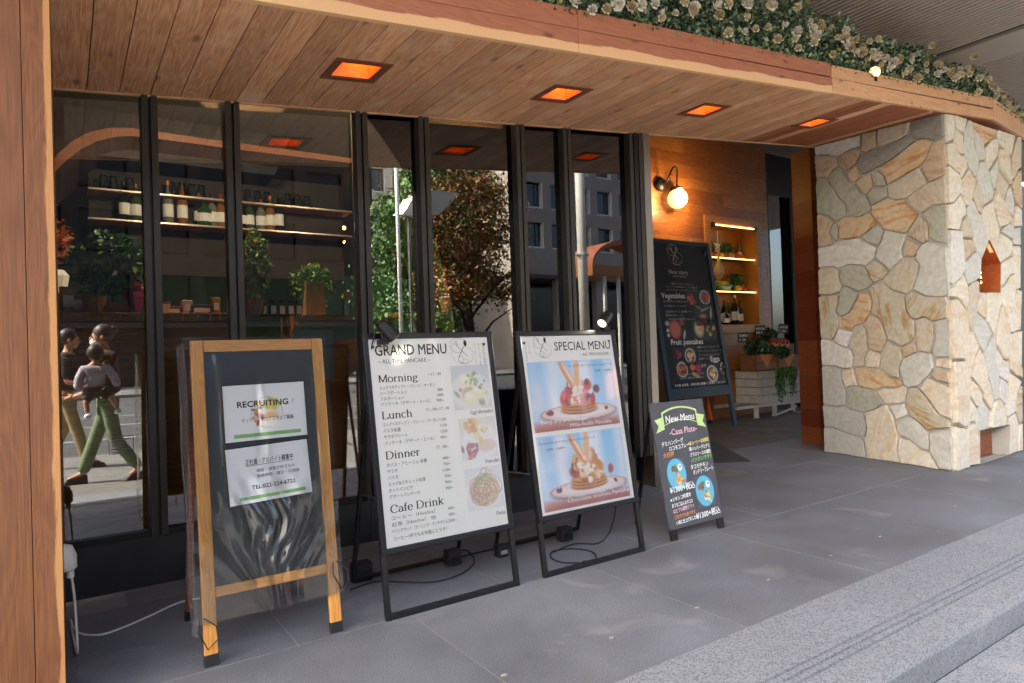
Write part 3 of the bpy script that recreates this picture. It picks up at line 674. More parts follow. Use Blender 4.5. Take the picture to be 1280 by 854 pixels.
R2 = [('c',675,90,700,130),('p',680,190,690,370),('b',735,110,733,200),('p',775,175),('c',820,140,820,200),('l',760,240,790,310),('c',890,60,900,220),('p',940,150,945,220),('p',868,250,870,360),('l',805,350,830,480),('p',910,330,920,420),('p',725,350,720,390),
 ('p',755,420,770,480),('p',690,430,695,620),('w',855,400,880,440),('w',870,500),('c',915,470,905,550),('p',800,520),('p',750,535),('c',733,600),('l',780,600,778,650),('c',850,610,845,640),('y',945,560,940,590),('p',735,690,740,780),('c',918,640,912,740),('c',690,700,700,800),('c',950,690),('c',950,300,950,350),('c',990,400),('p',990,250),('c',1000,560),('c',1000,100),('l',990,690)]
niche_px = [(1223, 345), (1234, 316), (1248, 345), (1248, 382), (1223, 382)]
hole_px = [(1224, 585), (1223, 547), (1262, 538), (1262, 575)]
holes2 = {}
def inpoly(u, v, poly):
    c = False; j = len(poly)-1
    for i in range(len(poly)):
        xi, yi = poly[i]; xj, yj = poly[j]
        if (yi > v) != (yj > v) and u < (xj-xi)*(v-yi)/(yj-yi)+xi: c = not c
        j = i
    return c
def straighten(poly, tol):
    """keep only the corners that matter, then put points back along the straight sides with a little chipping"""
    def dp(a):
        if len(a) < 3: return a
        p, q = a[0], a[-1]; d = q-p; L = np.linalg.norm(d)+1e-9
        ds = [abs(d[0]*(r[1]-p[1])-d[1]*(r[0]-p[0]))/L for r in a[1:-1]]; k = int(np.argmax(ds))
        return dp(a[:k+2])[:-1]+dp(a[k+1:]) if ds[k] > tol else [p, q]
    c = sum(poly)/len(poly); k = int(np.argmax([np.linalg.norm(p-c) for p in poly])); poly = poly[k:]+poly[:k]
    k = int(np.argmax([np.linalg.norm(p-poly[0]) for p in poly]))
    cs = dp(poly[:k+1])[:-1]+dp(poly[k:]+[poly[0]])[:-1]; out = []
    for i in range(len(cs)):
        p, q = cs[i], cs[(i+1) % len(cs)]; L = np.linalg.norm(q-p); n = max(1, int(L/.03))
        for j in range(n):
            r = p+(q-p)*j/n; out.append(r+(rng.normal(0, .0016, 2) if j else 0))
    return out
def build_face(F, stones, bound, holes, gap, thick):
    S = []
    for c, x0, y0, x1, y1, r_ in stones:
        a = F.uv(x0, y0); b = F.uv(x1, y1); S.append((c, a, b, r_*.0035))
    A = np.array([s[1] for s in S]); B = np.array([s[2] for s in S]); W = np.array([s[3] for s in S]); AB = B-A; L2_ = (AB**2).sum(1)+1e-9
    def dist(P):
        t = np.clip(((P[None]-A)*AB).sum(1)/L2_, 0, 1); return np.sqrt(((P[None]-A-AB*t[:, None])**2).sum(1))-W
    def own(P, i):
        d = dist(P); return d[i]+gap*.5 < np.delete(d, i).min()-gap*.5
    for i, (c, a, b, _) in enumerate(S):
        cen = (np.array(a)+np.array(b))/2; poly = []; cen = np.clip(cen, [.02, .02], [F.W-.02, F.H-.02])
        if not inpoly(cen[0], cen[1], bound): continue
        n = 60; ph = random.random()
        for k in range(n):
            th = 2*math.pi*(k+ph*.3)/n; d = np.array([math.cos(th), math.sin(th)]); r_ = .01; ok = .0
            while r_ < .7:
                P = cen+d*r_
                Pn = P+np.array([mnoise.noise(Vector((P[0]*9, P[1]*9, 3))), mnoise.noise(Vector((P[0]*9, P[1]*9, 8)))])*.022
                if not own(Pn, i) or not inpoly(P[0], P[1], bound) or any(inpoly(P[0], P[1], h) for h in holes): break
                ok = r_; r_ += .004
            poly.append(cen+d*max(ok, .006))
        poly = straighten(poly, .013)
        h = thick*random.uniform(.45, 1.0); mb = MB(); tx, ty = random.gauss(0, .03), random.gauss(0, .03)
        base = [F.pt(p[0], p[1], -.02) for p in poly]
        mid = [F.pt(p[0], p[1], h*.75) for p in poly]
        rim = []
        for p in poly:
            q = cen+(p-cen)*(1-min(.25, .007/max(.01, np.linalg.norm(p-cen)))); dd = q-cen
            rim.append(F.pt(q[0], q[1], h+dd[0]*tx+dd[1]*ty))
        inn = []
        for p in poly:
            q = cen+(p-cen)*.55; dd = q-cen
            inn.append(F.pt(q[0], q[1], h+dd[0]*tx+dd[1]*ty+.0015+random.uniform(-.0006, .0006)))
        c0 = F.pt(cen[0], cen[1], h+.002); n = len(poly); rings = [base, mid, rim, inn]
        mb.v = [tuple(p) for rg in rings for p in rg]+[tuple(c0)]
        flip = (F.b0-F.a0).cross(F.a1-F.a0).dot(F.n) < 0
        for rr in range(3):
            for k in range(n):
                k2 = (k+1) % n; f = (rr*n+k, rr*n+k2, (rr+1)*n+k2, (rr+1)*n+k); mb.f.append(f[::-1] if flip else f); mb.m.append(0)
        for k in range(n):
            f = (3*n+k, 3*n+(k+1) % n, 4*n); mb.f.append(f[::-1] if flip else f); mb.m.append(0)
        part('stone', mb, ST[c], pil, smooth=False)
FL = Face(A0, B0, A1, B1, [(1030.6, 564.5), (1195, 593.7), (1180, 143), (1020, 183)]); FR = Face(B0, C0, B1, C1, [(1195, 593.7), (1279, 566), (1272, 172), (1180, 143)])
def edge_poly(F): return [(.0, .002), (F.W, .002), (F.W, F.H-.002), (.0, F.H-.002)]
sL = seg_stones(L1, 3.714, 1000, 130)+seg_stones(L2, 3.414, 1000, 350)
sR = seg_stones(R1, 3.714, 1000, 130)+seg_stones(R2, 3.414, 1000, 350)
bl = edge_poly(FL); br = edge_poly(FR)
nh = [FR.uv(*p) for p in niche_px]; hh_ = [FR.uv(*p) for p in hole_px]
build_face(FL, sL, bl, [], .012, .036)
build_face(FR, sR, br, [nh, hh_], .012, .036)
# mortar core with the niche and the foot opening cut out of it
def sink(P, n, d): return P-n*d
core = MB()
for i in range(12):
    for j in range(12): core.quad(*[FL.pt(FL.W*p/12, FL.H*q/12, -.004) for p, q in ((i, j), (i+1, j), (i+1, j+1), (i, j+1))])
core.quad(A0, A1, D1, D0); core.quad(C0, D0, D1, C1); core.quad(A1, B1, C1, D1)
me = core.mesh('mortar', M['mortar']); bm = bmesh.new(); bm.from_mesh(me)
# right face with two holes, filled with beauty triangulation
def loop(pts): vs = [bm.verts.new(p) for p in pts]; return [bm.edges.new((vs[i], vs[(i+1) % len(vs)])) for i in range(len(vs))]
nP = [FR.pt(u, v, 0) for u, v in nh]; hP = [FR.pt(u, v, 0) for u, v in hh_]; hP[0].z = .012; hP[3].z = .012; print('niche', nP, hP)
es = loop([p-FR.n*.012 for p in (B0, C0, C1, B1)])+loop(nP)+loop(hP)
bmesh.ops.triangle_fill(bm, edges=es, use_beauty=True); bm.to_mesh(me); bm.free()
link('mortar', me, pil)
# lining of the openings
def lining(P, n, depth, mt, nm, back=True):
    mb = MB(); k = len(P); Q = [p-n*depth for p in P]
    for i in range(k): j = (i+1) % k; mb.quad(P[i]+n*.03, P[j]+n*.03, Q[j], Q[i])
    if back: mb.quad(*Q)
    part(nm, mb, mt, pil)
lining(nP, FR.n, .22, M['jamb_plank'], 'niche_lining'); lining([hP[0]-Vector((0,0,.01)), hP[1], hP[2], hP[3]-Vector((0,0,.01))], FR.n, .45, M['mortar'], 'foot_opening_lining')
nc = sum(nP, Vector())/5
led = mat('led_warm', '#ffdca0', .4, emit='#ffc060', es=8)
for k in range(8):
    mb = MB(); q = nP[4]*.62+nP[3]*.38; mb.ball(tuple(Vector((q.x, q.y, nP[3].z+.10+.048*k))-FR.n*.04), .016, 10)
    part('led_bead', mb, led, pil, smooth=True)
mb = MB(); q0 = hP[3]; mb.box(q0.x-.36, q0.x-.05, q0.y+.10, q0.y+.32, .004, hP[2].z-.01)
bx = part('foot_box', mb, M['jamb_plank'], pil)

# ================================================================== wooden jamb beside the pillar, entrance wall, door
jb = thing('wooden_jamb', 'dark red brown plank clad jamb between the stone pillar and the glass door', 'wall', (7.07, 4.30, 0))
z = 0
while z < 3.35:
    h = .2; 
    for (p0, p1) in (((0, 0), (.13, .32)),):
        mb = MB(); j = random.uniform(0, .004)
        mb.prism([(0-j, .0, z+.001), (.5, -.06, z+.001), (.6, .32, z+.001), (.13-j, .32, z+.001)], [(0-j, .0, z+h-.001), (.5, -.06, z+h-.001), (.6, .32, z+h-.001), (.13-j, .32, z+h-.001)])
        part('plank', mb, M['jamb_plank'], jb)
    z += h
WY = 7.0
ew = thing('entrance_wall', 'warm honey coloured plank wall inside the entrance with a lit display niche', 'wall', (0, WY, 0))
XL, XR, ZT = 4.35, 10.15, 4.55
NX0, NX1, NZ0, NZ1 = 8.62, 9.78, 1.50, 3.12
FRM = .14
z = 0.0; ri = 0
while z < ZT-.01:
    h = .17 if ri % 2 else .21; h = min(h, ZT-z)
    x = XL-random.random()*1.2
    while x < XR:
        w = random.choice((1.0, 1.4, 1.9)); a, b_ = max(x, XL), min(x+w, XR); x += w
        if b_-a < .02: continue
        rects = [(a, b_, z, z+h)]
        if z+h > NZ0-FRM and z < NZ1+FRM and b_ > NX0-FRM and a < NX1+FRM:
            rects = [(a, min(b_, NX0-FRM), z, z+h), (max(a, NX1+FRM), b_, z, z+h), (max(a, NX0-FRM), min(b_, NX1+FRM), z, min(z+h, NZ0-FRM)), (max(a, NX0-FRM), min(b_, NX1+FRM), max(z, NZ1+FRM), z+h)]
        for p, q, r0, r1 in rects:
            if q-p < .01 or r1-r0 < .01: continue
            mb = MB(); mb.box(.0015, q-p-.0015, 0, .02, .0015, r1-r0-.0015)
            part('plank', mb, M['wall_plank'], ew, M=T((p, random.uniform(-.003, .003), r0)))
    z += h; ri += 1
mb = MB(); mb.box(XL, NX0-.01, .022, .5, 0, ZT); mb.box(NX1+.01, XR, .022, .5, 0, ZT); mb.box(NX0-.01, NX1+.01, .022, .5, 0, NZ0-.02); mb.box(NX0-.01, NX1+.01, .022, .5, NZ1+.02, ZT); part('wall_core', mb, M['interior_dark'], ew)
mb = MB(); 
# niche surround and box
for (x0, x1, z0_, z1_) in ((NX0-FRM, NX0, NZ0-FRM, NZ1+FRM), (NX1, NX1+FRM, NZ0-FRM, NZ1+FRM), (NX0+.001, NX1-.001, NZ1, NZ1+FRM), (NX0+.001, NX1-.001, NZ0-FRM, NZ0)):
    mb = MB(); mb.box(x0, x1, -.025, .03, z0_, z1_); part('niche_frame', mb, M['cabinet_wood'], ew, bevel=.003)
mb = MB(); mb.box(NX0, NX1, .30, .32, NZ0, NZ1); mb.box(NX0-.012, NX0, .03, .3, NZ0, NZ1); mb.box(NX1, NX1+.012, .03, .3, NZ0, NZ1); mb.box(NX0, NX1, .03, .3, NZ0-.012, NZ0); mb.box(NX0, NX1, .03, .3, NZ1, NZ1+.012)
part('niche_box', mb, M['cabinet_wood'], ew)
SH = [2.60, 2.05]
ledw = mat('led_strip', '#ffe6b0', .4, emit='#ffc870', es=.8)
for zz in SH:
    mb = MB(); mb.box(NX0+.002, NX1-.002, .03, .29, zz-.012, zz); part('niche_shelf', mb, M['jar_glass'], ew)
    mb = MB(); mb.box(NX0+.02, NX1-.02, .005, .028, zz-.016, zz); part('shelf_light', mb, ledw, ew)
mb = MB(); mb.box(NX0+.06, NX1-.08, -.05, -.03, 3.10, 3.12); part('niche_light_bar', mb, ledw, ew)
for xx in (NX0+.0, NX1-.08): mb = MB(); mb.box(xx, xx+.07, -.06, -.026, 3.07, 3.14); part('light_clip', mb, M['black_metal'], ew)

# produce and bottles in the niche: each a thing
def bottle(loc, h, r, mt, cap, label, lab=True, name='bottle', group=None):
    t = thing(name, label, 'bottle', loc, group=group); mb = MB()
    mb.lathe([(r*.9, 0), (r, .01), (r, h*.58), (r*.45, h*.74), (r*.3, h*.78), (r*.3, h*.95)], 14); part('body', mb, mt, t, smooth=True)
    mb = MB(); mb.lathe([(r*.34, h*.90), (r*.34, h)], 10); part('cap', mb, cap, t)
    if lab: mb = MB(); mb.lathe([(r*1.01, h*.16), (r*1.01, h*.45)], 14); part('paper_label', mb, M['paper'], t)
    return t
gl_d = mat('bottle_dark', '#14190f', .15); gl_g = mat('bottle_green', '#2f4a24', .15); gl_c = mat('bottle_clear', '#6d7268', .15); redc = mat('cap_red', '#8a2418', .4); orgc = mat('cap_orange', '#c8702a', .4)
bottle((8.86, 7.16, NZ0), .52, .085, gl_c, M['white_plastic'], 'tall pale ribbed bottle with white top in the lowest row of the lit niche')
bottle((9.16, 7.2, NZ0), .46, .045, gl_d, orgc, 'slim wine bottle with orange capsule in the lit niche')
bottle((9.36, 7.14, NZ0), .50, .06, gl_d, M['white_plastic'], 'dark wine bottle with pale label and white neck in the lit niche')
bottle((9.54, 7.18, NZ0), .42, .055, gl_g, M['black_metal'], 'green black wine bottle at right end of the niche bottom')
bottle((9.05, 7.08, NZ0), .24, .05, gl_d, M['black_metal'], 'small stout jar bottle between the tall bottles in niche')
for i, (x_, z_, mt_, lab) in enumerate(((9.42, SH[0], gl_g, 'green jar bottle at right of the upper niche shelf'), (9.66, SH[0], gl_c, 'pale glass bottle at right end of the upper niche shelf'), (8.95, SH[1], gl_d, 'dark oil bottle behind the bowl on the middle niche shelf'), (9.33, SH[1], gl_c, 'pale bottle behind the fruit on the middle niche shelf'), (9.68, SH[1], gl_d, 'dark bottle at right end of the middle niche shelf'))):
    bottle((x_, 7.235, z_), .30+.04*(i % 3), .045, mt_, [redc, orgc, M['gold']][i % 3], lab)
def round_fruit(name, label, loc, r, c, cat='fruit', group=None, sz=.95):
    o = part(name, MB().ball((0, 0, r*sz), r, 16, sz=sz), mat(name+'_skin', c, .35), None, M=T(loc), smooth=True); tag(o, label, cat, group); return o
FR_C = [('tomato', '#b02a18'), ('onion', '#b5682c'), ('lemon', '#c8a82c'), ('apple', '#a8341e'), ('potato', '#a07a48')]
k = 0
for zz, yy in ((SH[0], 7.13), (SH[1], 7.12)):
    x = NX0+.12; j = 0
    while x < NX1-.1:
        nm, c = FR_C[(k*2+j) % 5]; r_ = random.uniform(.045, .065)
        if zz == SH[1] and 8.8 < x < 9.3: 
            x += .14; j += 1; continue
        round_fruit(nm, f'{"orange brown" if nm=="onion" else ("yellow" if nm=="lemon" else "red" if nm in ("tomato","apple") else "tan")} artificial {nm}, {ORD[j]} from the left on the {"upper" if zz==SH[0] else "middle"} niche shelf', (x, yy, zz), r_, c, 'fruit', 'fruit in the lit niche'); x += r_*2+random.uniform(.01, .05); j += 1
    k += 1
bw = thing('fruit_bowl', 'blue bowl with two yellow lemons on the middle niche shelf', 'bowl', (9.05, 7.14, SH[1])); mb = MB(); mb.lathe([(.06, 0), (.17, .09), (.175, .1), (.15, .095), (.05, .02)], 20); part('bowl', mb, mat('bowl_blue', '#4a8a94', .4), bw, smooth=True)
for dx in (-.07, .07): round_fruit('lemon', f'yellow lemon in the blue bowl, {"left" if dx<0 else "right"} one', (9.05+dx, 7.14, SH[1]+.06), .065, '#c8b42c')
def bush(name, label, cat, loc, rx, ry, rz, n, ls, mts, trunk=None, parent=None, wts=None, shell=.5):
    mb = MB()
    for _ in range(n):
        d = Vector((random.gauss(0, 1), random.gauss(0, 1), random.gauss(0, 1))).normalized(); q = (shell+(1-shell)*random.random())*(1+.22*mnoise.noise(d*2.3+Vector(loc)))
        mb.leaf((d.x*rx*q, d.y*ry*q, d.z*rz*q), ls*random.uniform(.6, 1.3), random.choices(range(len(mts)), wts)[0], 2.2)
    return mb
for i, (xx, zz, c) in enumerate(((8.82, SH[0]+.16, 'leafy green herb bunch at left of the upper niche shelf'), (9.28, SH[0]+.15, 'dark leafy bunch behind the fruit on upper niche shelf'), (9.5, SH[1]+.2, 'broad leafy greens at right of the middle niche shelf'))):
    t = thing('herb_bunch', c, 'plant', (xx, 7.2, zz-.15)); part('leaves', bush('b', '', '', (xx, 0, 0), .15, .07, .15, 260, .04, [M['herb'], M['herb2']]), [M['herb'], M['herb2']], t, M=T((0, 0, .15)))
    mb = MB(); mb.tube([(0, 0, 0), (0, 0, .12)], .02, 8); part('stem', mb, M['herb2'], t)
t = thing('small_card', 'small cream card standing among vegetables on upper niche shelf', 'card', (9.08, 7.24, SH[0])); mb = MB(); mb.box(-.09, .09, 0, .006, .0, .27); part('card', mb, M['poster'], t)
for i in range(8):
    bottle((8.72+.125*i, 7.265, NZ0), .28+.05*((i*3) % 4), .042, [gl_d, gl_g, gl_c, gl_d][i % 4], [redc, M['gold'], M['black_metal'], orgc][i % 4], f'small {["dark", "green", "pale", "black"][i % 4]} bottle in the back row of the niche bottom, {ORD[i]} from the left', group='back row bottles in the niche')
# gourd hanging at the niche's left
t = thing('hanging_gourd', 'pale round cheese like gourd hanging at the left edge of the niche', 'gourd', (8.72, 6.93, 2.15)); mb = MB(); mb.lathe([(.02, .08), (.06, .11), (.08, .18), (.066, .27), (.03, .34), (.015, .44)], 16); part('gourd', mb, mat('gourd', '#c8a878', .5), t, smooth=True)
mb = MB(); mb.tube([(0, 0, .44), (0, 0, .85)], .005, 6); part('cord', mb, M['paper'], t)
t = thing('garlic_braid', 'pale garlic bulbs at lower left of the lit niche', 'garlic', (8.80, 6.99, NZ0)); mb = MB()
for _ in range(9): mb.ball((random.uniform(-.09, .09), random.uniform(0, .05), random.uniform(.05, .2)), .045, 10)
part('bulbs', mb, mat('garlic', '#cdbfa2', .6), t, smooth=True)

# wall lamp
wl = thing('wall_lamp', 'glowing round opal globe wall lamp on a black curved arm', 'lamp', (7.50, WY-.02, 3.62))
mb = MB(); Mr = Matrix.Rotation(R(90), 4, 'X'); mb.lathe([(.10, 0), (.11, .02), (.08, .045), (.03, .06)], 24, M=Mr); part('rose_plate', mb, M['black_metal'], wl, smooth=False)
mb = MB(); pts = [(0, -.03, 0), (.03, -.12, .04)]+[(.03+.095*(1-math.cos(a))*.9, -.15-.10*math.sin(a)*.5, .04+.20*math.sin(a)) for a in [i*math.pi/8 for i in range(1, 9)]]+[(.20, -.15, -.05)]
mb.tube(pts, .014, 10); part('arm', mb, M['black_metal'], wl, smooth=True)
mb = MB(); mb.lathe([(.03, .0), (.10, -.03), (.105, -.06)], 20, (.20, -.15, -.03)); part('gallery', mb, M['black_metal'], wl, smooth=True)
mb = MB(); mb.ball((.20, -.15, -.225), .148, 28); part('globe', mb, M['opal'], wl, smooth=True)
pl = bpy.data.lights.new('globe_light', 'AREA'); pl.shape = 'DISK'; pl.size = .28; pl.energy = 5; pl.color = (1, .62, .28)
plo = bpy.data.objects.new('globe_light', pl); COL.objects.link(plo); plo.location = (7.70, WY-.34, 3.395); plo.rotation_euler = (R(90), 0, 0)

# glass door and dark frame beyond the plank wall
dr = thing('glass_door', 'dark framed glass door at the back of the entrance beside the plank wall', 'door', (10.2, 7.05, 0))
for (x0, x1) in ((0, .07), (.72, .84), (1.9, 1.98)): mb = MB(); mb.box(x0, x1, 0, .08, 0, 4.5); part('stile', mb, M['mullion_dark'], dr)
mb = MB(); mb.box(.071, .719, 0, .08, 3.78, 4.5); part('transom', mb, M['mullion_dark'], dr)
mb = MB(); mb.box(.071, .719, .03, .038, .1, 3.78); part('pane', mb, M['glass'], dr)
mb = MB(); mb.box(.841, 1.899, .03, .038, .1, 4.5); part('pane', mb, M['glass'], dr)
mb = MB(); mb.box(.071, 1.899, 0, .08, 0, .1); part('kick_rail', mb, M['base_metal'], dr)
mb = MB(); mb.box(4.2, 12.6, 4.1, 9, 4.52, 4.585); struct('porch_ceiling', mb, M['concrete'])

rw_ = thing('side_wood_wall', 'brown plank wall glimpsed beyond the right edge of the stone pillar', 'wall', (8.7, 4.5, 0))
for k in range(22): mb = MB(); mb.box(0, 3.4, 0, .02, .002+k*.2, .198+k*.2); part('plank', mb, M['jamb_plank'], rw_)
# ================================================================== glazed shopfront
gf = thing('glass_shopfront', 'black framed folding glass shopfront behind the menu boards', 'window', (0, 4.03, 0))
MX = [.45, .873, 1.655, 2.10, 2.90, 3.35]
for xr in [-.02]+MX:
    x0 = xr-.082
    for (a, b_) in ((x0, x0+.034), (x0+.046, x0+.08)):
        mb = MB(); mb.box(a, b_, 0, .09, .27, 3.25); part('mullion', mb, M['mullion'], gf, bevel=.002)
    mb = MB(); mb.box(x0+.0345, x0+.0455, .02, .1, .27, 3.25); part('gasket', mb, M['mullion_dark'], gf)
for i, (a, b_, mt) in enumerate(((3.98, 4.02, 'mullion'), (4.03, 4.075, 'mullion_dark'), (4.085, 4.13, 'mullion'), (4.135, 4.215, 'steel'))):
    mb = MB(); mb.box(a, b_, -.002*i, .14, .0 if mt == 'steel' else .27, 3.3); part('end_post', mb, M[mt], gf, bevel=.002)
edges = [-.5]+[-.02]+MX+[3.98]
for i in range(len(edges)-1):
    a, b_ = edges[i]+(.001 if i == 0 else .0), edges[i+1]-.083 if edges[i+1] != 3.98 else 3.979
    mb = MB(); mb.box(a+.001, b_-.001, .065, .071, .27, 3.24); part('glass_pane', mb, M['glass'], gf)
    mb = MB(); mb.box(a+.001, b_-.001, .04, .1, .262, .30); part('bottom_rail', mb, M['mullion_dark'], gf)
x = -.5
while x < 3.9:
    mb = MB(); mb.box(x+.001, min(x+1.2, 3.978)-.001, .055, .12, .0, .26); part('base_panel', mb, M['base_metal'], gf); x += 1.2
mb = MB(); mb.box(.0, .001, 0, 0, 0, 0)
# notice printed on the glass
nf = thing('glass_notice', 'small white outlined notice printed on the leftmost glass pane', 'sticker', PY(136, 547, 4.085))
a, b_, c_, d_ = PY(136, 547, 4.09), PY(167, 545, 4.09), PY(168, 567, 4.09), PY(137, 569, 4.09)
w, h = b_.x-a.x, a.z-d_.z; mb = MB()
for (x0, x1, z0_, z1_) in ((0, w, -.002, 0), (0, w, -h, -h+.002), (0, .002, -h, 0), (w-.002, w, -h, 0)): mb.box(x0, x1, -.001, .0, z0_, z1_)
for i in range(5): mb.box(.012, w-.012-.02*(i % 3), -.001, .0, -.018-.017*i, -.014-.017*i)
part('print', mb, M['ink_grey'], nf)

# ================================================================== interior
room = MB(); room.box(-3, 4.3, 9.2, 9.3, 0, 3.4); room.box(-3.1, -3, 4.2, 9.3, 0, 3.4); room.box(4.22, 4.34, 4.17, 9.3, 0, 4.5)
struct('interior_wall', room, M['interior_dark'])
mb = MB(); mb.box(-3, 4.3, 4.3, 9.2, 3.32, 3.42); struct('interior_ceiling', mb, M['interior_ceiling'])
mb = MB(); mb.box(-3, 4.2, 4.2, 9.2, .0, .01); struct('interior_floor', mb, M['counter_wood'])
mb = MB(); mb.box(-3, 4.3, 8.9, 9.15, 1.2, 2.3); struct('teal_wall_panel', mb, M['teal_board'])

def at(x, y, Y): return PY(x, y, Y)
# interior arched bar canopy
iy = 6.0
prof = [(62, 205), (75, 190), (92, 175), (112, 165), (135, 160), (160, 160), (200, 165), (260, 174), (330, 183), (440, 198)]
botp = [(62, 222), (80, 203), (100, 187), (120, 177), (145, 171), (165, 170), (200, 174), (260, 182), (330, 191), (440, 204)]
bc = thing('bar_canopy', 'arched orange wooden canopy above the bar inside, seen through the glass', 'canopy', (0, iy, 0))
T_ = [at(*p, iy) for p in prof]; Bp = [at(*p, iy) for p in botp]; mb = MB()
for i in range(len(T_)-1):
    a, b_, c_, d_ = T_[i], T_[i+1], Bp[i+1], Bp[i]
    mb.quad((d_.x, 0, d_.z), (c_.x, 0, c_.z), (b_.x, 0, b_.z), (a.x, 0, a.z)); mb.quad((d_.x, 0, d_.z), (a.x, 0, a.z), (a.x, .06, a.z), (d_.x, .06, d_.z))
    mb.quad((a.x, 0, a.z), (b_.x, 0, b_.z), (b_.x, .06, b_.z), (a.x, .06, a.z))
part('arched_fascia', mb, wood('bar_orange', '#643210', '#80481e', 'X', 1, .5, .05, False), bc)
mb = MB()
for i in range(len(T_)-1):
    c_, d_ = Bp[i+1], Bp[i]; mb.quad((d_.x, .0, d_.z), (c_.x, 0, c_.z), (c_.x*1.15, 1.3, c_.z), (d_.x*1.15, 1.3, d_.z))
part('underside', mb, mat('bar_underside', '#3a1d0c', .7), bc)
# back bar shelves with bottles
bs = thing('bar_shelf', 'dark wooden back bar with two long bottle shelves inside', 'shelf', (0, 6.6, 0))
for (yl, yr, nm) in ((236, 262, 'upper_shelf'), (273, 293, 'lower_shelf')):
    a = at(110, yl, 6.6); b_ = at(440, yr, 6.6)
    zz = (a.z+b_.z)/2; mb = MB(); mb.box(a.x, b_.x, 0, .25, zz-.02, zz+.0); part(nm, mb, M['counter_wood'], bs)
    mb = MB(); mb.box(a.x, b_.x, -.012, -.002, zz-.016, zz-.004); part('metal_edge', mb, M['steel'], bs)
a = at(110, 160, 6.6); b_ = at(440, 300, 6.6); mb = MB(); mb.box(a.x, b_.x, .26, .3, 2.0, 3.1); part('back_panel', mb, M['interior_dark'], bs)
zl = at(280, 283, 6.6).z
bcol = [gl_d, gl_g, gl_c, mat('bottle_amber', '#8a5a24', .2)]
for i, px in enumerate((156, 171, 211, 229, 250, 256, 266, 277, 300, 313, 327, 339, 350)):
    p = at(px, 260, 6.65); h = random.uniform(.28, .4); big = px in (256, 300)
    bottle((p.x, 6.7, zl), h*(.8 if big else 1), .075 if big else .045, bcol[i % 4], [M['black_metal'], redc, orgc][i % 3], f'{["dark","green","clear","amber"][i%4]} bottle on the back bar shelf, {ORD[i]} from the left', group='bottles on the back bar')
zu = at(280, 250, 6.6).z+.02
for i, px in enumerate((130, 142, 163, 215, 228, 240, 252, 310, 322, 334, 360, 372, 384)):
    p = at(px, 240, 6.7); t = thing('drinking_glass', f'upturned clear glass on the upper back bar shelf, {ORD[i]} from the left', 'glass', (p.x, 6.72, zu), group='glasses on the back bar'); mb = MB()
    mb.lathe([(.036, 0), (.03, .12)], 12); part('bowl', mb, M['jar_glass'], t, smooth=True); mb = MB(); mb.lathe([(.031, .121), (.028, .126)], 12); part('base', mb, M['steel'], t)
zc0 = at(170, 391, 4.45).z
for i, (px, w_, h_, c, lab) in enumerate(((86, .09, .17, '#a8793c', 'upright kraft carton at left end of the window counter'), (98, .08, .13, '#8c8f92', 'grey tin beside the kraft carton on the window counter'), (216, .12, .06, '#7a3c2c', 'low red brown box near the first mullion on the window counter'), (234, .06, .10, '#c9c0ac', 'small cream canister on the window counter'), (252, .16, .07, '#22262a', 'flat black tray on the window counter'), (270, .05, .12, '#b5822e', 'slim amber canister at right end of window counter'))):
    p = at(px, 388, 4.72); t = thing('counter_box', lab, 'box', (p.x, 4.74, zc0)); mb = MB(); mb.box(-w_/2, w_/2, -.04, .04, 0, h_); part('box', mb, mat('counter_box_%s' % c[1:], c, .6), t, bevel=.004); mb = MB(); mb.box(-w_*.3, w_*.3, -.0425, -.041, h_*.3, h_*.7); part('paper_label', mb, M['paper'], t)
# counter along the left panes with brass ticks
ct = thing('window_counter', 'brown wooden window counter with brass edge clips behind the left panes', 'counter', (-.5, 4.45, 0))
zc = at(170, 391, 4.45).z
mb = MB(); mb.box(0, 1.42, 0, .5, zc-.05, zc); part('worktop', mb, M['counter_wood'], ct, bevel=.003)
for i in range(3): mb = MB(); mb.box(.02+i*.466, .48+i*.466, .04, .06, .1, zc-.055); part('front_panel', mb, M['counter_wood'], ct, bevel=.004)
for px in (91, 110, 128, 150, 171, 214, 228, 246, 262, 274):
    p = at(px, 393, 4.45); mb = MB(); mb.tube([(p.x+.5, -.004, zc-.045), (p.x+.505, -.006, zc-.01), (p.x+.49, .05, zc+.004)], .004, 6); part('brass_clip', mb, M['gold'], ct)
# display frame beside it
cf = thing('display_cabinet', 'open light wood cabinet frame holding notices behind the third pane', 'cabinet', (1.25, 4.4, 0))
zz = at(400, 394, 4.4).z
for (x0, x1, z0_, z1_) in ((0, .70, zz-.035, zz), (0, .035, .3, zz-.036), (.66, .70, .3, zz-.036), (.036, .659, 1.0, 1.03)): mb = MB(); mb.box(x0, x1, 0, .3, z0_, z1_); part('rail', mb, M['cabinet_wood'], cf)
mb = MB(); mb.box(-.6, 2.6, .36, .38, .05, zz-.15); part('back_panel', mb, M['counter_wood'], cf)
sh2 = thing('window_shelf', 'low orange brown wooden shelf with trinkets behind the middle pane', 'shelf', (2.42, 4.4, 0)); zz2 = at(590, 391, 4.4).z
for (x0, x1, z0_, z1_) in ((-.42, .7, zz2-.03, zz2), (0, .03, .3, zz2-.031), (.3, .33, .3, zz2-.2), (.0301, .69, zz2-.16, zz2-.13)): mb = MB(); mb.box(x0, x1, 0, .28, z0_, z1_); part('board', mb, M['cabinet_wood'], sh2)
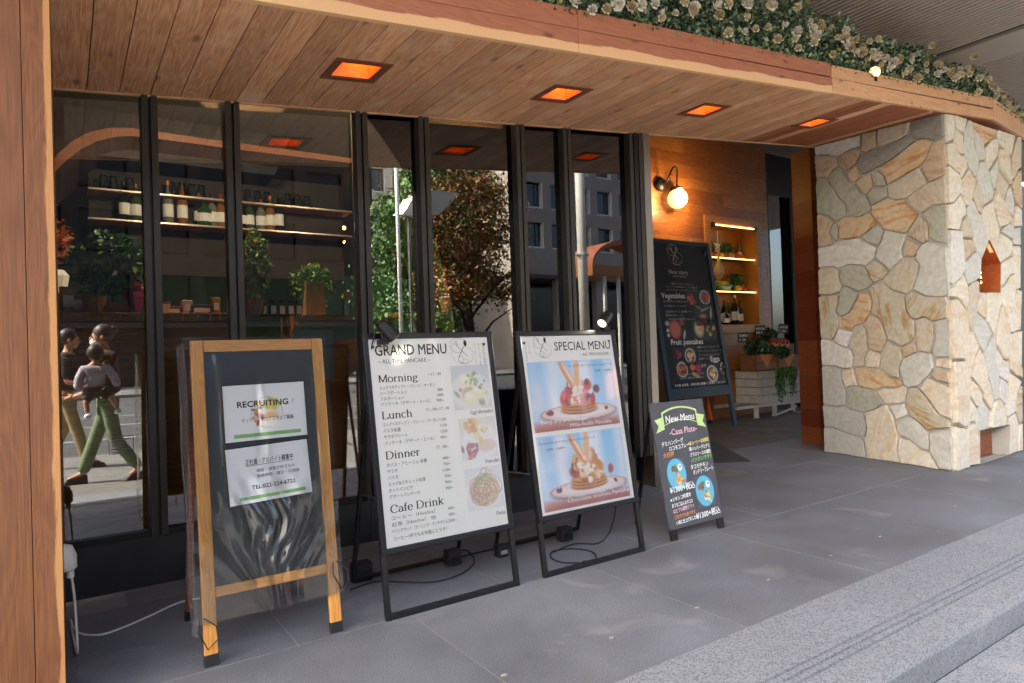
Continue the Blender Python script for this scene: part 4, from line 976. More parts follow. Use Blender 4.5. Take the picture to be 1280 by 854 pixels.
# plants on the counter
def potted(name, label, px, py, pr, ph, Y, pot, mts, n, ls, base_z, wts=None):
    c = at(px, py, Y); k = c.length/FPX if 0 else (Vector((c.x, c.y, c.z-EYE)).dot(FW))/FPX
    t = thing(name, label, 'plant', (c.x, Y, base_z)); rr, rh = pr*k, ph*k
    part('foliage', bush(name, '', '', (c.x, 0, 0), rr, rr*.8, rh, n, ls, mts, wts=wts), mts, t, M=T((0, 0, c.z-base_z)))
    mb = MB()
    if pot == 'box': mb.box(-.1, .1, -.06, .06, 0, .07)
    else: mb.lathe([(.05, 0), (.065, .1)], 14)
    part('pot', mb, M['crate_wood'], t)
    mb = MB(); mb.tube([(0, 0, .05), (0, 0, max(.1, c.z-base_z))], .008, 6); part('stem', mb, M['bark'], t)
potted('conifer_shrub', 'feathery green conifer in a small wooden box on the left counter', 140, 330, 45, 40, 4.65, 'box', [M['herb'], M['herb2'], M['leaf1']], 1800, .03, zc)
potted('silver_leaf_plant', 'silvery leafed plant in front of the conifer on the left counter', 118, 362, 17, 20, 4.55, 'round', [M['leaf3'], M['leaf1']], 260, .018, zc)
potted('bushy_herb', 'round bright green bush behind the paper bag on the cabinet', 390, 357, 28, 28, 4.62, 'round', [M['herb'], mat('herb_bright', '#7a9a3c', .5)], 1200, .022, zz)
potted('olive_shrub', 'yellow green upright shrub beside the second mullion', 318, 330, 20, 45, 4.62, 'round', [M['herb'], M['leaf4']], 900, .022, zc)
potted('trailing_plant', 'low green leafy plant under the trinket shelf', 588, 408, 14, 10, 4.48, 'round', [M['herb'], M['herb2']], 260, .02, zz2-.13)
t = thing('purple_bouquet', 'purple foil wrapped red bouquet beside the conifer', 'bouquet', (at(170, 380, 4.6).x, 4.6, zc)); mb = MB()
mb.lathe([(.015, 0), (.06, .1), (.085, .13)], 7); part('foil', mb, mat('foil_purple', '#8a2a7c', .2, metal=.6), t)
mb = MB()
for _ in range(9): mb.ball((random.uniform(-.06, .06), random.uniform(-.05, .05), .14+random.uniform(0, .05)), .02, 8)
part('blossoms', mb, mat('blossom_red', '#a82a2a', .5), t)
# paper bag, jars, spoon sign
t = thing('paper_bag', 'kraft paper bag with a green stamp leaning on the bush', 'bag', (at(393, 390, 4.5).x, 4.5, zz), rz=.1)
mb = MB(); mb.prism([(-.07, -.03, 0), (.07, -.03, 0), (.07, .04, 0), (-.07, .04, 0)], [(-.055, .0, .235), (.075, .0, .235), (.07, .02, .235), (-.055, .02, .235)]); part('bag', mb, mat('kraft', '#a8834c', .8, var=.15, vscale=20), t)
mb = MB(); mb.disc((.01, -.012, .19), (1, 0, 0), (0, .1, 1), .014, .014); part('stamp', mb, M['green_print'], t)
for i, px in enumerate((329, 341, 352, 363, 373)):
    p = at(px, 388, 4.62); t = thing('labelled_jar', 'white labelled glass jar in a row on the counter, ' + ['leftmost', 'second from left', 'middle one', 'fourth from left', 'rightmost beside the bush'][i], 'jar', (p.x, 4.62, zz), group='white labelled jars')
    mb = MB(); mb.lathe([(.02, 0), (.022, .08), (.016, .095)], 12); part('glass', mb, M['jar_glass'], t); mb = MB(); mb.box(-.016, .016, -.024, -.0225, .02, .075); part('paper_label', mb, M['paper'], t); mb = MB(); mb.lathe([(.018, .096), (.018, .112)], 12); part('lid', mb, M['black_metal'], t)
t = thing('spoon_marker', 'white spoon shaped tag with an orange round head beside the bag', 'tag', (at(434, 388, 4.35).x, 4.35, zz)); mb = MB(); mb.box(-.012, .012, 0, .004, 0, .1); part('stick', mb, M['white_plastic'], t); mb = MB(); Mr2 = Matrix.Rotation(R(90), 4, 'X')
mb.lathe([(.032, -.004), (.032, .004)], 18, M=T((0, 0, .125)) @ Mr2); part('head', mb, mat('head_orange', '#d08030', .4), t)
# trinket shelf items
x = at(558, 388, 4.5).x
def cup(loc, label, h=.105, r=.045, c='#c49a70', nm='paper_cup', group=None):
    t = thing(nm, label, 'cup', loc, group=group); mb = MB(); mb.lathe([(r*.75, 0), (r, h)], 18); part('cup', mb, mat(nm+'_kraft', c, .7), t, smooth=False); mb = MB(); mb.lathe([(r*1.05, h+.001), (r*1.05, h+.012), (r*.9, h+.018)], 18); part('lid', mb, M['white_plastic'], t); return t
cup((x, 4.5, zz2), 'brown paper cup with white lid at left end of trinket shelf', .11, .05)
bottle((at(574, 388, 4.5).x, 4.5, zz2), .2, .027, gl_g, M['gold'], 'small green glass bottle beside the paper cup')
t = thing('toy_figure', 'small red capped bobbling figurine on the trinket shelf', 'figurine', (at(589, 388, 4.42).x, 4.42, zz2))
mb = MB(); mb.lathe([(.02, 0), (.024, .02), (.016, .06), (.022, .09), (.012, .10)], 12); part('body', mb, M['paper'], t); mb = MB(); mb.ball((0, 0, .122), .022, 12); part('head', mb, M['skin'], t, smooth=True); mb = MB(); mb.lathe([(.024, .128), (.02, .145), (.004, .15)], 12); part('cap', mb, redc, t)
t = thing('hourglass', 'small wooden framed hourglass on the trinket shelf', 'hourglass', (at(602, 388, 4.5).x, 4.5, zz2))
for z_ in (0, .115): mb = MB(); mb.box(-.03, .03, -.02, .02, z_, z_+.01); part('plate', mb, M['cabinet_wood'], t)
for x_ in (-.026, .026): mb = MB(); mb.box(x_-.004, x_+.004, -.004, .004, .01, .115); part('pillar', mb, M['cabinet_wood'], t)
mb = MB(); mb.lathe([(.018, .012), (.014, .04), (.003, .062), (.014, .085), (.018, .113)], 12); part('glass_bulb', mb, M['jar_glass'], t)
t = thing('cork_jar', 'large glass jar with gold lid full of corks and trinkets', 'jar', (at(626, 388, 4.52).x, 4.52, zz2)); mb = MB(); mb.lathe([(.065, 0), (.075, .02), (.075, .14), (.055, .165)], 18); part('glass', mb, M['jar_glass'], t, smooth=True)
mb = MB(); mb.lathe([(.058, .166), (.058, .19)], 18); part('lid', mb, M['gold'], t); mb = MB()
for _ in range(26): mb.ball((random.uniform(-.05, .05), random.uniform(-.05, .05), random.uniform(.02, .14)), .015, 6)
part('corks', mb, mat('cork', '#b08a62', .8, rnd=.2, var=.5, vscale=60), t)
# right panes: cups, boxes
zs3 = at(690, 408, 4.5).z-.05
t = thing('side_shelf', 'dark shelf with cups and card boxes behind the right panes', 'shelf', (2.95, 4.42, 0)); mb = MB(); mb.box(0, 1.0, 0, .3, zs3-.03, zs3); part('board', mb, M['counter_wood'], t); mb = MB(); mb.box(0, 1.0, .3, .34, .1, zs3+.0); part('back_panel', mb, M['counter_wood'], t)
mb = MB(); mb.box(0.05, .6, .6, .8, zs3+.28, zs3+.3); part('upper_board', mb, M['interior_dark'], t)
cup((at(690, 405, 4.5).x, 4.5, zs3), 'brown paper cup with pale band behind the special menu board', .13, .05)
t = thing('card_box', 'small kraft card box with white label behind the special menu board', 'box', (at(744, 405, 4.5).x, 4.5, zs3)); mb = MB(); mb.box(-.08, .08, -.05, .05, 0, .15); part('box', mb, mat('kraft2', '#9a7448', .8), t); mb = MB(); mb.box(-.02, .02, -.053, -.0505, .05, .1); part('paper_label', mb, M['paper'], t)
t = thing('white_boxes', 'two stacked white boxes on the back shelf behind the fifth pane', 'box', (at(692, 371, 5.1).x, 5.1, zs3+.3)); 
for i in range(2): mb = MB(); mb.box(-.08, .08, -.06, .06, .002+i*.1, .098+i*.1); part('box', mb, M['paper'], t)
for i, px in enumerate((674, 681)): cup((at(px, 372, 5.1).x, 5.1, zs3+.3), 'small terracotta cup on the back shelf, ' + ('left one of two', 'right one of two')[i], .08, .03, '#9a4a2c', 'clay_cup', 'clay cups on the back shelf')
t = thing('takeaway_tub', 'white lidded tub with brown lid at left of the counter', 'tub', (at(205, 372, 4.7).x-.01, 4.7, zc)); mb = MB(); mb.lathe([(.035, 0), (.045, .07)], 16); part('tub', mb, M['paper'], t); mb = MB(); mb.lathe([(.048, .071), (.048, .085)], 16); part('lid', mb, M['crate_wood'], t)
# pinned notices
def sheet(name, label, pts, Y, lines=8, logo=False, cat='notice', base='#c9cac6'):
    P_ = [at(*p, Y) for p in pts]; t = thing(name, label, cat, P_[3]); M_ = frame((0, 0, 0), P_[2]-P_[3], P_[0]-P_[3]); w, h = (P_[2]-P_[3]).length, (P_[0]-P_[3]).length
    mb = MB(); mb.box(0, w, 0, h, -.002, 0); part('sheet', mb, mat(name+'_paper', base, .6), t, M=M_); mb = MB()
    for i in range(lines): mb.box(.06*w, w*random.uniform(.5, .94), h*(1-.1-.8*i/lines)-h*.02, h*(1-.1-.8*i/lines), .0005, .0010)
    part('print', mb, M['ink_grey'], t, M=M_)
sheet('notice_sheet', 'pale blue grey notice sheet hanging in the cabinet behind the pane', [(363, 412), (413, 409), (417, 474), (366, 476)], 4.35, 12, base='#9aa4a8')
sheet('exit_sign', 'small green emergency exit sign deep inside the shop', [(400, 240), (407, 238), (408, 253), (401, 255)], 7.2, 0, cat='sign', base='#5aa07a')
sheet('pinned_card', 'white folded card pinned low in the fifth pane', [(662, 388), (678, 382), (681, 389), (665, 395)], 4.3, 3)
sheet('green_label', 'small green and white label at right end of trinket shelf', [(631, 391), (638, 391), (638, 400), (631, 400)], 4.35, 2, base='#a8d0a0')
# stools and boxes low inside, dim
for i, (x_, c) in enumerate(((.15, 'left'), (.75, 'middle'), (1.6, 'right'))):
    t = thing('bar_stool', f'dark wooden bar stool in the dim interior, {c} one', 'stool', (x_, 5.4, 0), group='bar stools inside')
    mb = MB(); mb.box(-.17, .17, -.17, .17, .72, .76); part('seat', mb, M['counter_wood'], t)
    for sx_ in (-1, 1):
        for sy_ in (-1, 1): mb = MB(); mb.tube([(sx_*.14, sy_*.14, .72), (sx_*.18, sy_*.18, .01)], .016, 8); part('leg', mb, M['counter_wood'], t)
# pendant and strip lamps inside (lit in the photograph)
bulbm = mat('pendant_glow', '#ffcf90', .4, emit='#ffb050', es=6)
for i, (px, py) in enumerate(((402, 288), (429, 302), (572, 274), (578, 283), (430, 285), (215, 280))):
    p = at(px, py, 7.5); t = thing('pendant_bulb', 'tiny glowing pendant bulb deep inside, ' + ['left of the exit sign pane edge', 'lower one near third mullion', 'upper one behind autumn tree reflection', 'lower one behind autumn tree reflection', 'upper one near third mullion', 'one above the left counter'][i], 'lamp', p, group='pendant bulbs inside')
    mb = MB(); mb.ball((0, 0, 0), .022, 10); part('bulb', mb, bulbm, t); mb = MB(); mb.tube([(0, 0, .02), (0, 0, 3.3-p.z)], .004, 5); part('cord', mb, M['black_metal'], t)
tubem = mat('tube_glow', '#ffe0a0', .4, emit='#ffd080', es=2)
for i, (a, b_) in enumerate((((329, 301), (345, 294)), ((343, 302), (358, 295)), ((366, 292), (374, 288)), ((262, 331), (276, 325)), ((257, 324), (275, 313)))):
    p, q = at(*a, 7.2), at(*b_, 7.6); t = thing('linear_lamp', 'short warm strip lamp under a dark ceiling deep inside, ' + ['left one of the upper pair', 'right one of the upper pair', 'upper right one', 'lower left one', 'dotted one at the mullion'][i], 'lamp', p, group='strip lamps inside')
    mb = MB(); mb.tube([(0, 0, 0), q-p], .014, 6); part('tube', mb, tubem, t)
il = bpy.data.lights.new('interior_fill', 'POINT'); il.energy = 17; il.color = (1, .76, .5); il.shadow_soft_size = 0  # fill lights added to brighten counter and plants, no fixture here
ilo = bpy.data.objects.new('interior_fill', il); COL.objects.link(ilo); ilo.location = (.9, 4.66, 2.95)
il2 = il.copy(); il2.energy = 12; ilo2 = bpy.data.objects.new('interior_fill', il2); COL.objects.link(ilo2); ilo2.location = (2.45, 4.66, 2.9)
# orange dried flowers at far left inside, lit look added as faint emission
t = thing('dried_flowers', 'orange dried flower bunch glowing at the far left inside the shop', 'flowers', at(72, 345, 5.6)); om = mat('dried_orange', '#83400f', .6, emit='#ff6a10', es=.01)
part('blossoms', bush('df', '', '', (1, 2, 3), .10, .09, .17, 260, .026, [om]), om, t, M=T((0, 0, .24))); mb = MB(); mb.lathe([(.05, -.12), (.07, 0), (.04, .04)], 12); part('vase', mb, M['paper'], t)
p0, p1 = at(80, 124, 6.4), at(362, 163, 6.4); mb = MB(); mb.prism([(p0.x, 6.4, p0.z-.42), (p1.x-.15, 6.4, p0.z-.42), (p1.x-.1, 7.2, p0.z-.42), (p0.x, 7.2, p0.z-.42)], [(p0.x, 6.4, 3.31), (p1.x, 6.4, 3.31), (p1.x, 7.2, 3.31), (p0.x, 7.2, 3.31)]); tag(part('ceiling_duct', mb, M['rubber'], None), 'black boxed duct under the ceiling above the bar inside', 'duct')

# ================================================================== sign boards
def swirl_logo(parent, Mx, cx, cy, s, m, lw=.0012):
    mb = MB()
    def st(pts, w):
        for i in range(len(pts)-1):
            a, b_ = Vector(pts[i]), Vector(pts[i+1]); d = (b_-a); 
            if d.length < 1e-6: continue
            n_ = Vector((-d.y, d.x)).normalized()*w; e = d.normalized()*w*.4
            mb.quad((a.x-n_.x-e.x, a.y-n_.y-e.y, 0), (a.x+n_.x-e.x, a.y+n_.y-e.y, 0), (b_.x+n_.x+e.x, b_.y+n_.y+e.y, 0), (b_.x-n_.x+e.x, b_.y-n_.y+e.y, 0))
    def arc(x, y, rx, ry, a0, a1, n=22): return [(cx+s*(x+rx*math.cos(R(a0+(a1-a0)*i/n))), cy+s*(y+ry*math.sin(R(a0+(a1-a0)*i/n)))) for i in range(n+1)]
    st(arc(-.1, .25, .38, .30, 30, 290), lw); st(arc(.15, -.15, .38, .34, -150, 100), lw*.7); st(arc(0, 0, .46, .5, 100, 330), lw*.5); st(arc(-.05, -.33, .12, .14, 0, 330), lw)
    st(arc(.12, -.42, .16, .1, 40, 330), lw*.6)
    st([(cx-s*.15, cy-s*.25), (cx+s*.12, cy+s*.2)], lw*2.2); st([(cx-s*.2, cy+s*.25), (cx+s*.25, cy-s*.2)], lw*1.6)
    st([(cx-s*.32, cy+s*.33), (cx-s*.18, cy+s*.24)], lw*1.2); st([(cx-s*.27, cy+s*.39), (cx-s*.16, cy+s*.26)], lw*1.2); st([(cx-s*.2, cy+s*.42), (cx-s*.14, cy+s*.28)], lw*1.2)
    mb.quad(*[(cx+s*(.2+.09*math.cos(a)*.8), cy+s*(.33+.13*math.sin(a)), 0) for a in [i*math.pi/7 for i in range(14)]])
    part('logo', mb, M[m], parent, M=Mx)

def a_board(name, label, x0, x1, yb, yt, zt, kind):
    t = thing(name, label, 'sign', (x0, yb, 0)); w = x1-x0
    t.location = (x0, yb, 0); L = math.hypot(yt-yb, zt); Mx = frame((0, 0, 0), (1, 0, 0), (0, yt-yb, zt)); return t, w, L, Mx
# ---- two aluminium poster stands
def poster_stand(name, label, x0, x1, draw):
    yb, yt, zt = 2.815, 3.02, 1.305
    t, w, L, Mx = a_board(name, label, x0, x1, yb, yt, zt, 0)
    py0 = .285; fr = .03
    for (a, b_) in ((0, .026), (w-.026, w)): mb = MB(); mb.box(a, b_, 0, py0-.001, -.03, -.004); part('front_leg', mb, M['black_metal'], t, M=Mx, bevel=.003)
    mb = MB(); mb.box(.0265, w-.0265, .0, .028, -.03, -.006); part('foot_bar', mb, M['black_metal'], t, M=Mx, bevel=.003)
    # snap frame
    for (a, b_, c_, d_, nm) in ((0, w, L-fr, L, 'top_rail'), (0, w, py0, py0+fr, 'bottom_rail')):
        mb = MB(); mb.box(a+.012, b_-.012, c_, d_, -.028, .006); part(nm, mb, M['alu_black'], t, M=Mx, bevel=.006)
    for (a, b_) in ((0, fr), (w-fr, w)): mb = MB(); mb.box(a, b_, py0+.012, L-.012, -.027, .005); part('side_rail', mb, M['alu_black'], t, M=Mx, bevel=.006)
    for cx_ in (.012, w-.012):
        for cy_ in (py0+.012, L-.012): mb = MB(); mb.lathe([(.0125, -.029), (.0125, .0075)], 14, (cx_, cy_, 0)); part('corner_cap', mb, M['alu_black'], t, M=Mx)
    pw, ph = w-2*fr, L-py0-2*fr; Mp = Mx @ T((fr, py0+fr, -.004))
    mb = MB(); mb.box(0, pw, 0, ph, -.01, 0); pn = part('poster', mb, M['poster'], t, M=Mp)
    mb = MB(); mb.box(-.005, pw+.005, -.005, ph+.005, .0045, .006); part('cover_sheet', mb, M['acrylic'], t, M=Mp)
    # rear legs
    for a in (.04, w-.065):
        mb = MB(); mb.tube([(a+.012, yt-yb-.0, zt-.06), (a+.012, .56, .03)], .013, 6); part('rear_leg', mb, M['black_metal'], t)
    mb = MB(); mb.tube([(.04, .56, .03), (w-.05, .56, .03)], .013, 6); part('rear_bar', mb, M['black_metal'], t)
    for a in (.045, w-.055): mb = MB(); mb.tube([(a, .10, .52), (a, .43, .5)], .005, 5); part('stay', mb, M['steel'], t)
    def pm(u, v, z=.0006): return (u*pw, (1-v)*ph, z)
    draw(pn, pw, ph); return t, w, L, Mx
Z1 = T((0, 0, .0006))
def tx(pn, pw, ph, s, u, v, size, m='ink', width=None, align='LEFT', bold=0, shear=0, z=.0008, rot=0, name='lettering'):
    text(s, pn, T((0, 0, z)), u*pw, (1-v)*ph, size*ph, m, align, width*pw if width else None, shear, bold, 1, name, rot)

# serif glyphs are approximated with the default face drawn narrow, feet added below
def food_egg(w, h):
    c = Canvas(w, h, 70).bg('#c8c8cc', '#d8d0c8')
    c.ell(.5, .6, .55, .42, '#e6e2dc', .1); c.blobs(14, .5, .6, .2, .15, .1, ['#c88a68', '#a86a50', '#8aa050', '#d8b080'])
    for x, y in ((.36, .35), (.68, .62), (.45, .75)): c.ell(x, y, .2, .17, '#f0e2b0', .25); c.ell(x-.03, y-.05, .1, .08, '#f8f0d8', .5)
    return c.blobs(16, .6, .3, .15, .12, .05, ['#7a9a4a', '#5a8038', '#a0b468'])
def food_pan(w, h):
    c = Canvas(w, h, 70).bg('#e8dcc8', '#e4dcd8'); c.ell(.55, .6, .5, .42, '#f0ece6', .1)
    c.ell(.68, .6, .3, .2, '#f4e8e4', .2); c.ell(.7, .7, .28, .14, '#e8c8b0', .2)
    c.blobs(22, .4, .28, .16, .12, .09, ['#e0b040', '#e8c860', '#f0dc90', '#d89030']); return c.blobs(16, .2, .8, .09, .1, .07, ['#b02840', '#8a1c38', '#d05060'])
def food_pasta(w, h):
    c = Canvas(w, h, 70).bg('#e4e0dc'); c.ell(.5, .55, .5, .44, '#f0eeea', .08)
    c.ell(.5, .55, .42, .37, '#c89a60', .1)
    for _ in range(60): c.ring(rng.normal(.5, .1), rng.normal(.55, .1), rng.uniform(.08, .3), rng.uniform(.06, .22), ['#e0bc80', '#b06a38', '#f0dcb0', '#a04a28'][rng.integers(4)], .09, rng.uniform(0, 180), .8)
    return c.blobs(10, .5, .25, .08, .05, .05, ['#8aa858', '#b0c880'])
def food_stack(w, h, cols, sauce):
    c = Canvas(w, h, 120).bg('#86c8f0', '#c4def0')
    for x, k, cc in ((.26, .07, '#f4f4f8'), (.62, .11, '#eef0f8'), (.95, .05, '#e4ecf6'), (.05, .05, '#b8d4ee')): c.rect(x-k, x+k, 0, .8, cc, .08, .85)
    c.blobs(8, .2, .35, .2, .15, .12, ['#d8e8f4', '#f0e8ec', '#9cc4e0'], .6, .5)
    c.rect(0, 1, .87, 1.1, '#c87c6c', .08); c.rect(0, 1, .94, 1.2, '#a85850', .06)
    c.ell(.53, .80, .44, .07, '#9a6a60', .1); c.ell(.53, .765, .45, .075, '#e8cfc8', .06); c.ell(.53, .76, .36, .05, '#f4e4de', .1); c.ring(.53, .765, .44, .07, '#c08878', .05)
    for i in range(3): c.ell(.53, .735-.045*i, .215-.008*i, .042, '#a85e24', .1); c.ell(.53, .722-.045*i, .21-.01*i, .028, '#e4a656', .15)
    for y in np.linspace(.60, .34, 9):
        wd = .17*(y-.15)/.45+.03; c.blobs(8, .53+(.6-y)*.05, y, wd*.55, .02, .05, cols, .2, .95)
    c.ell(.565, .47, .05, .16, sauce, .5, -8, .75); c.ell(.55, .30, .05, .07, '#f8f0ea', .4, 0, .7)
    c.ell(.44, .22, .038, .17, '#e8935c', .2, -30); c.ell(.55, .2, .032, .17, '#f0b880', .2, 6); c.ell(.45, .2, .015, .12, '#fbe0b8', .4, -30)
    c.blobs(12, .54, .50, .06, .07, .028, ['#f8f0e8', '#fae0c8']); c.blobs(3, .2, .745, .03, .008, .028, ['#8a1c30']); c.blobs(2, .84, .735, .02, .008, .022, ['#8a1c30'])
    return c.fade(.12)
def draw_grand(pn, pw, ph):
    X = lambda *a, **k: tx(pn, pw, ph, *a, **k)
    X('GRAND MENU', .045, .083, .078, width=.58, bold=.0008); X('~ ALL TIME PANCAKE ~', .06, .122, .030, 'ink', .42)
    swirl_logo(pn, T((0, 0, .0008)), .755*pw, .925*ph, .15*pw*1.3, 'ink', .0007)
    for i, (v0, s_) in enumerate(((.03, '宮城県仙台市青葉区'), (.03, 'カフェ パンケーキ&ダイニング'), (.03, 'ニューストーリー'))): X(s_, .98-.04*i-.03, .03+.0, .014, 'ink_grey', rot=-math.pi/2)
    for s_, v, t_, wd in (('Morning', .215, '~11 : 00', .31), ('Lunch', .395, '11 : 00~17 : 00', .24), ('Dinner', .588, '17 : 00~', .27), ('Cafe Drink', .842, '', .42)):
        serif(pn, pw, ph, s_, .05, v, .052, wd)
        if t_: X(t_, .45 if s_ != 'Lunch' else .4, v-.02, .022, 'ink')
    rows = [(.25, 'エッグベネディクト・パニーニ・サーモン', ''), (.277, 'ハーフポーション', '880'), (.304, 'フルポーション', '1000'), (.331, 'パンケーキ（デザート・ミール）', '900~'),
            (.43, 'エッグベネディクト・パニーニ・サーモン', '1100'), (.46, 'パスタ各種', '1150'), (.49, 'サラダプレート', '1250'), (.52, 'パンケーキ（デザート・ミール）', '900~'),
            (.625, 'タパス・アヒージョ 各種', '480~'), (.655, 'サラダ', '750~'), (.685, 'パスタ', '1100~'), (.715, 'エッグ&スキレット料理', '700~'), (.745, 'ホットパンピザ', '900~'), (.775, 'デザートパンケーキ', '900~'),
            (.875, 'コーヒー（Hot/Ice）', '400~'), (.905, '紅茶（Hot/Ice） 他', '400~'), (.935, 'ドリンクセット（モーニング・ランチタイム）', '300~'), (.97, 'コーヒー1杯でもお気軽にどうぞ！', '')]
    for v, a, b_ in rows:
        X(a, .055, v, .021, 'ink', min(.44, .026*len(a)))
        if b_: X(b_, .56, v, .021, 'ink', align='RIGHT')
    for (u0, u1, v0, v1, fn, cap, cv) in ((.64, .98, .15, .385, food_egg, "Egg'sBenedict", .41), (.66, .985, .43, .645, food_pan, 'Pancake', .672), (.665, .985, .69, .905, food_pasta, 'Pasta', .945)):
        fn((u1-u0)*pw, (v1-v0)*ph).fade(.3).obj('food_picture', pn, T((u0*pw, (1-v1)*ph, .0008))); serif(pn, pw, ph, cap, .985, cv, .026, None, 'RIGHT')
# a small book face drawn as strokes: upright strokes thick, level ones thin, feet on the stems. units: x-height .46, cap height .68
def _arc(cx, cy, rx, ry, a0, a1, n=14): return [(cx+rx*math.cos(R(a0+(a1-a0)*i/n)), cy+ry*math.sin(R(a0+(a1-a0)*i/n))) for i in range(n+1)]
def _st(x, y0, y1): return [(x, y0), (x, y1)]
def _ft(x, y, w=.085): return [(x-w, y), (x+w, y)]
XH, CH = .46, .68
SG = {
 'M': (.86, [_st(.12, 0, CH), [(.12, CH), (.42, .02)], [(.42, .02), (.72, CH)], _st(.74, 0, CH), _ft(.12, 0), _ft(.74, 0), _ft(.09, CH, .05), _ft(.77, CH, .05)]),
 'L': (.58, [_st(.14, 0, CH), [(.08, 0), (.54, 0)], [(.54, 0), (.55, .16)], _ft(.14, CH)]),
 'D': (.74, [_st(.14, 0, CH), [(.06, 0), (.34, 0)], [(.06, CH), (.34, CH)], _arc(.34, CH/2, .32, CH/2, -90, 90)]),
 'C': (.68, [_arc(.38, CH/2, .31, CH/2+.01, 48, 312), [(.58, .60), (.6, .46)]]),
 'E': (.6, [_st(.14, 0, CH), [(.06, 0), (.52, 0)], [(.06, CH), (.5, CH)], [(.14, .35), (.4, .35)], [(.52, 0), (.54, .14)], [(.5, CH), (.51, .56)]]),
 'B': (.62, [_st(.14, 0, CH), [(.06, 0), (.3, 0)], [(.06, CH), (.3, CH)], [(.14, .36), (.32, .36)], _arc(.3, .52, .18, .16, -90, 90), _arc(.3, .18, .24, .18, -90, 90)]),
 'P': (.58, [_st(.14, 0, CH), _ft(.14, 0), [(.06, CH), (.3, CH)], [(.14, .3), (.3, .3)], _arc(.3, .49, .22, .19, -90, 90)]),
 'o': (.52, [_arc(.26, XH/2, .21, XH/2+.01, 0, 360, 22)]),
 'r': (.4, [_st(.14, 0, XH), _ft(.14, 0), _ft(.11, XH, .05), _arc(.27, .3, .13, .15, 170, 50, 8)]),
 'n': (.56, [_st(.13, 0, XH), _ft(.13, 0), _ft(.1, XH, .05), _arc(.28, .3, .15, .16, 170, 0, 9), _st(.43, 0, .3), _ft(.43, 0)]),
 'i': (.28, [_st(.14, 0, XH), _ft(.14, 0), _ft(.11, XH, .05), [(.14, .6), (.14, .66)]]),
 'g': (.5, [_arc(.24, .32, .15, .13, 0, 360, 16), [(.36, .42), (.48, .45)], _arc(.24, -.1, .19, .1, 0, 360, 18), _arc(.2, .1, .1, .07, 110, 260, 8)]),
 'u': (.56, [_st(.13, .16, XH), _ft(.1, XH, .05), _arc(.28, .16, .15, .16, 180, 350, 9), _st(.43, 0, XH), _ft(.40, XH, .05), _ft(.46, 0, .05)]),
 'c': (.44, [_arc(.24, XH/2, .19, XH/2+.01, 50, 310)]),
 'h': (.56, [_st(.13, 0, CH+.03), _ft(.13, 0), _ft(.1, CH+.03, .05), _arc(.28, .3, .15, .16, 170, 0, 9), _st(.43, 0, .3), _ft(.43, 0)]),
 'e': (.46, [_arc(.24, XH/2, .19, XH/2+.01, 8, 315), [(.06, .25), (.42, .25)]]),
 'a': (.47, [_arc(.22, .3, .15, .16, 150, 0, 9), _st(.37, .03, .3), _arc(.2, .13, .14, .13, 70, 330, 12), [(.37, .03), (.46, .02)]]),
 'f': (.34, [_st(.14, 0, .54), _ft(.14, 0), [(.04, XH), (.3, XH)], _arc(.26, .55, .12, .15, 180, 60, 8)]),
 'k': (.54, [_st(.13, 0, CH+.03), _ft(.13, 0), _ft(.1, CH+.03, .05), [(.15, .2), (.42, XH)], [(.24, .27), (.46, 0)], _ft(.42, XH, .07), _ft(.46, 0, .07)]),
 't': (.34, [_st(.15, .06, .6), [(.04, XH), (.3, XH)], _arc(.22, .08, .08, .08, 180, 310, 6)]),
 's': (.4, [_arc(.2, .34, .13, .12, 50, 260, 9), _arc(.2, .12, .14, .12, 80, -140, 10)]),
 'd': (.54, [_arc(.22, XH/2, .17, XH/2+.01, 40, 320), _st(.4, .0, CH+.03), _ft(.37, CH+.03, .05), _ft(.43, 0, .05)]),
 "'": (.2, [[(.1, .52), (.12, CH)]]), ' ': (.26, []),
}
def serif(pn, pw, ph, s, u, v, size, width=None, align='LEFT'):
    sz = size*ph; adv = sum(SG[c][0] for c in s); k = (width*pw/adv) if width else sz*.95; ky = sz
    x = u*pw-(adv*k if align == 'RIGHT' else 0); y = (1-v)*ph; mb = MB()
    for c in s:
        a, strokes = SG[c]
        for st in strokes:
            for i in range(len(st)-1):
                p, q = Vector(st[i]), Vector(st[i+1]); d = q-p; L = d.length
                if L < 1e-6: continue
                d /= L; w0 = .022+.033*abs(d.y)**1.3; n_ = Vector((-d.y, d.x))*w0; e = d*.008
                mb.quad(*[(x+k*t.x, y+ky*t.y, .0008) for t in (p-n_-e, q-n_+e, q+n_+e, p+n_-e)])
        x += a*k
    if mb.f: part('lettering', mb, M['ink'], pn)
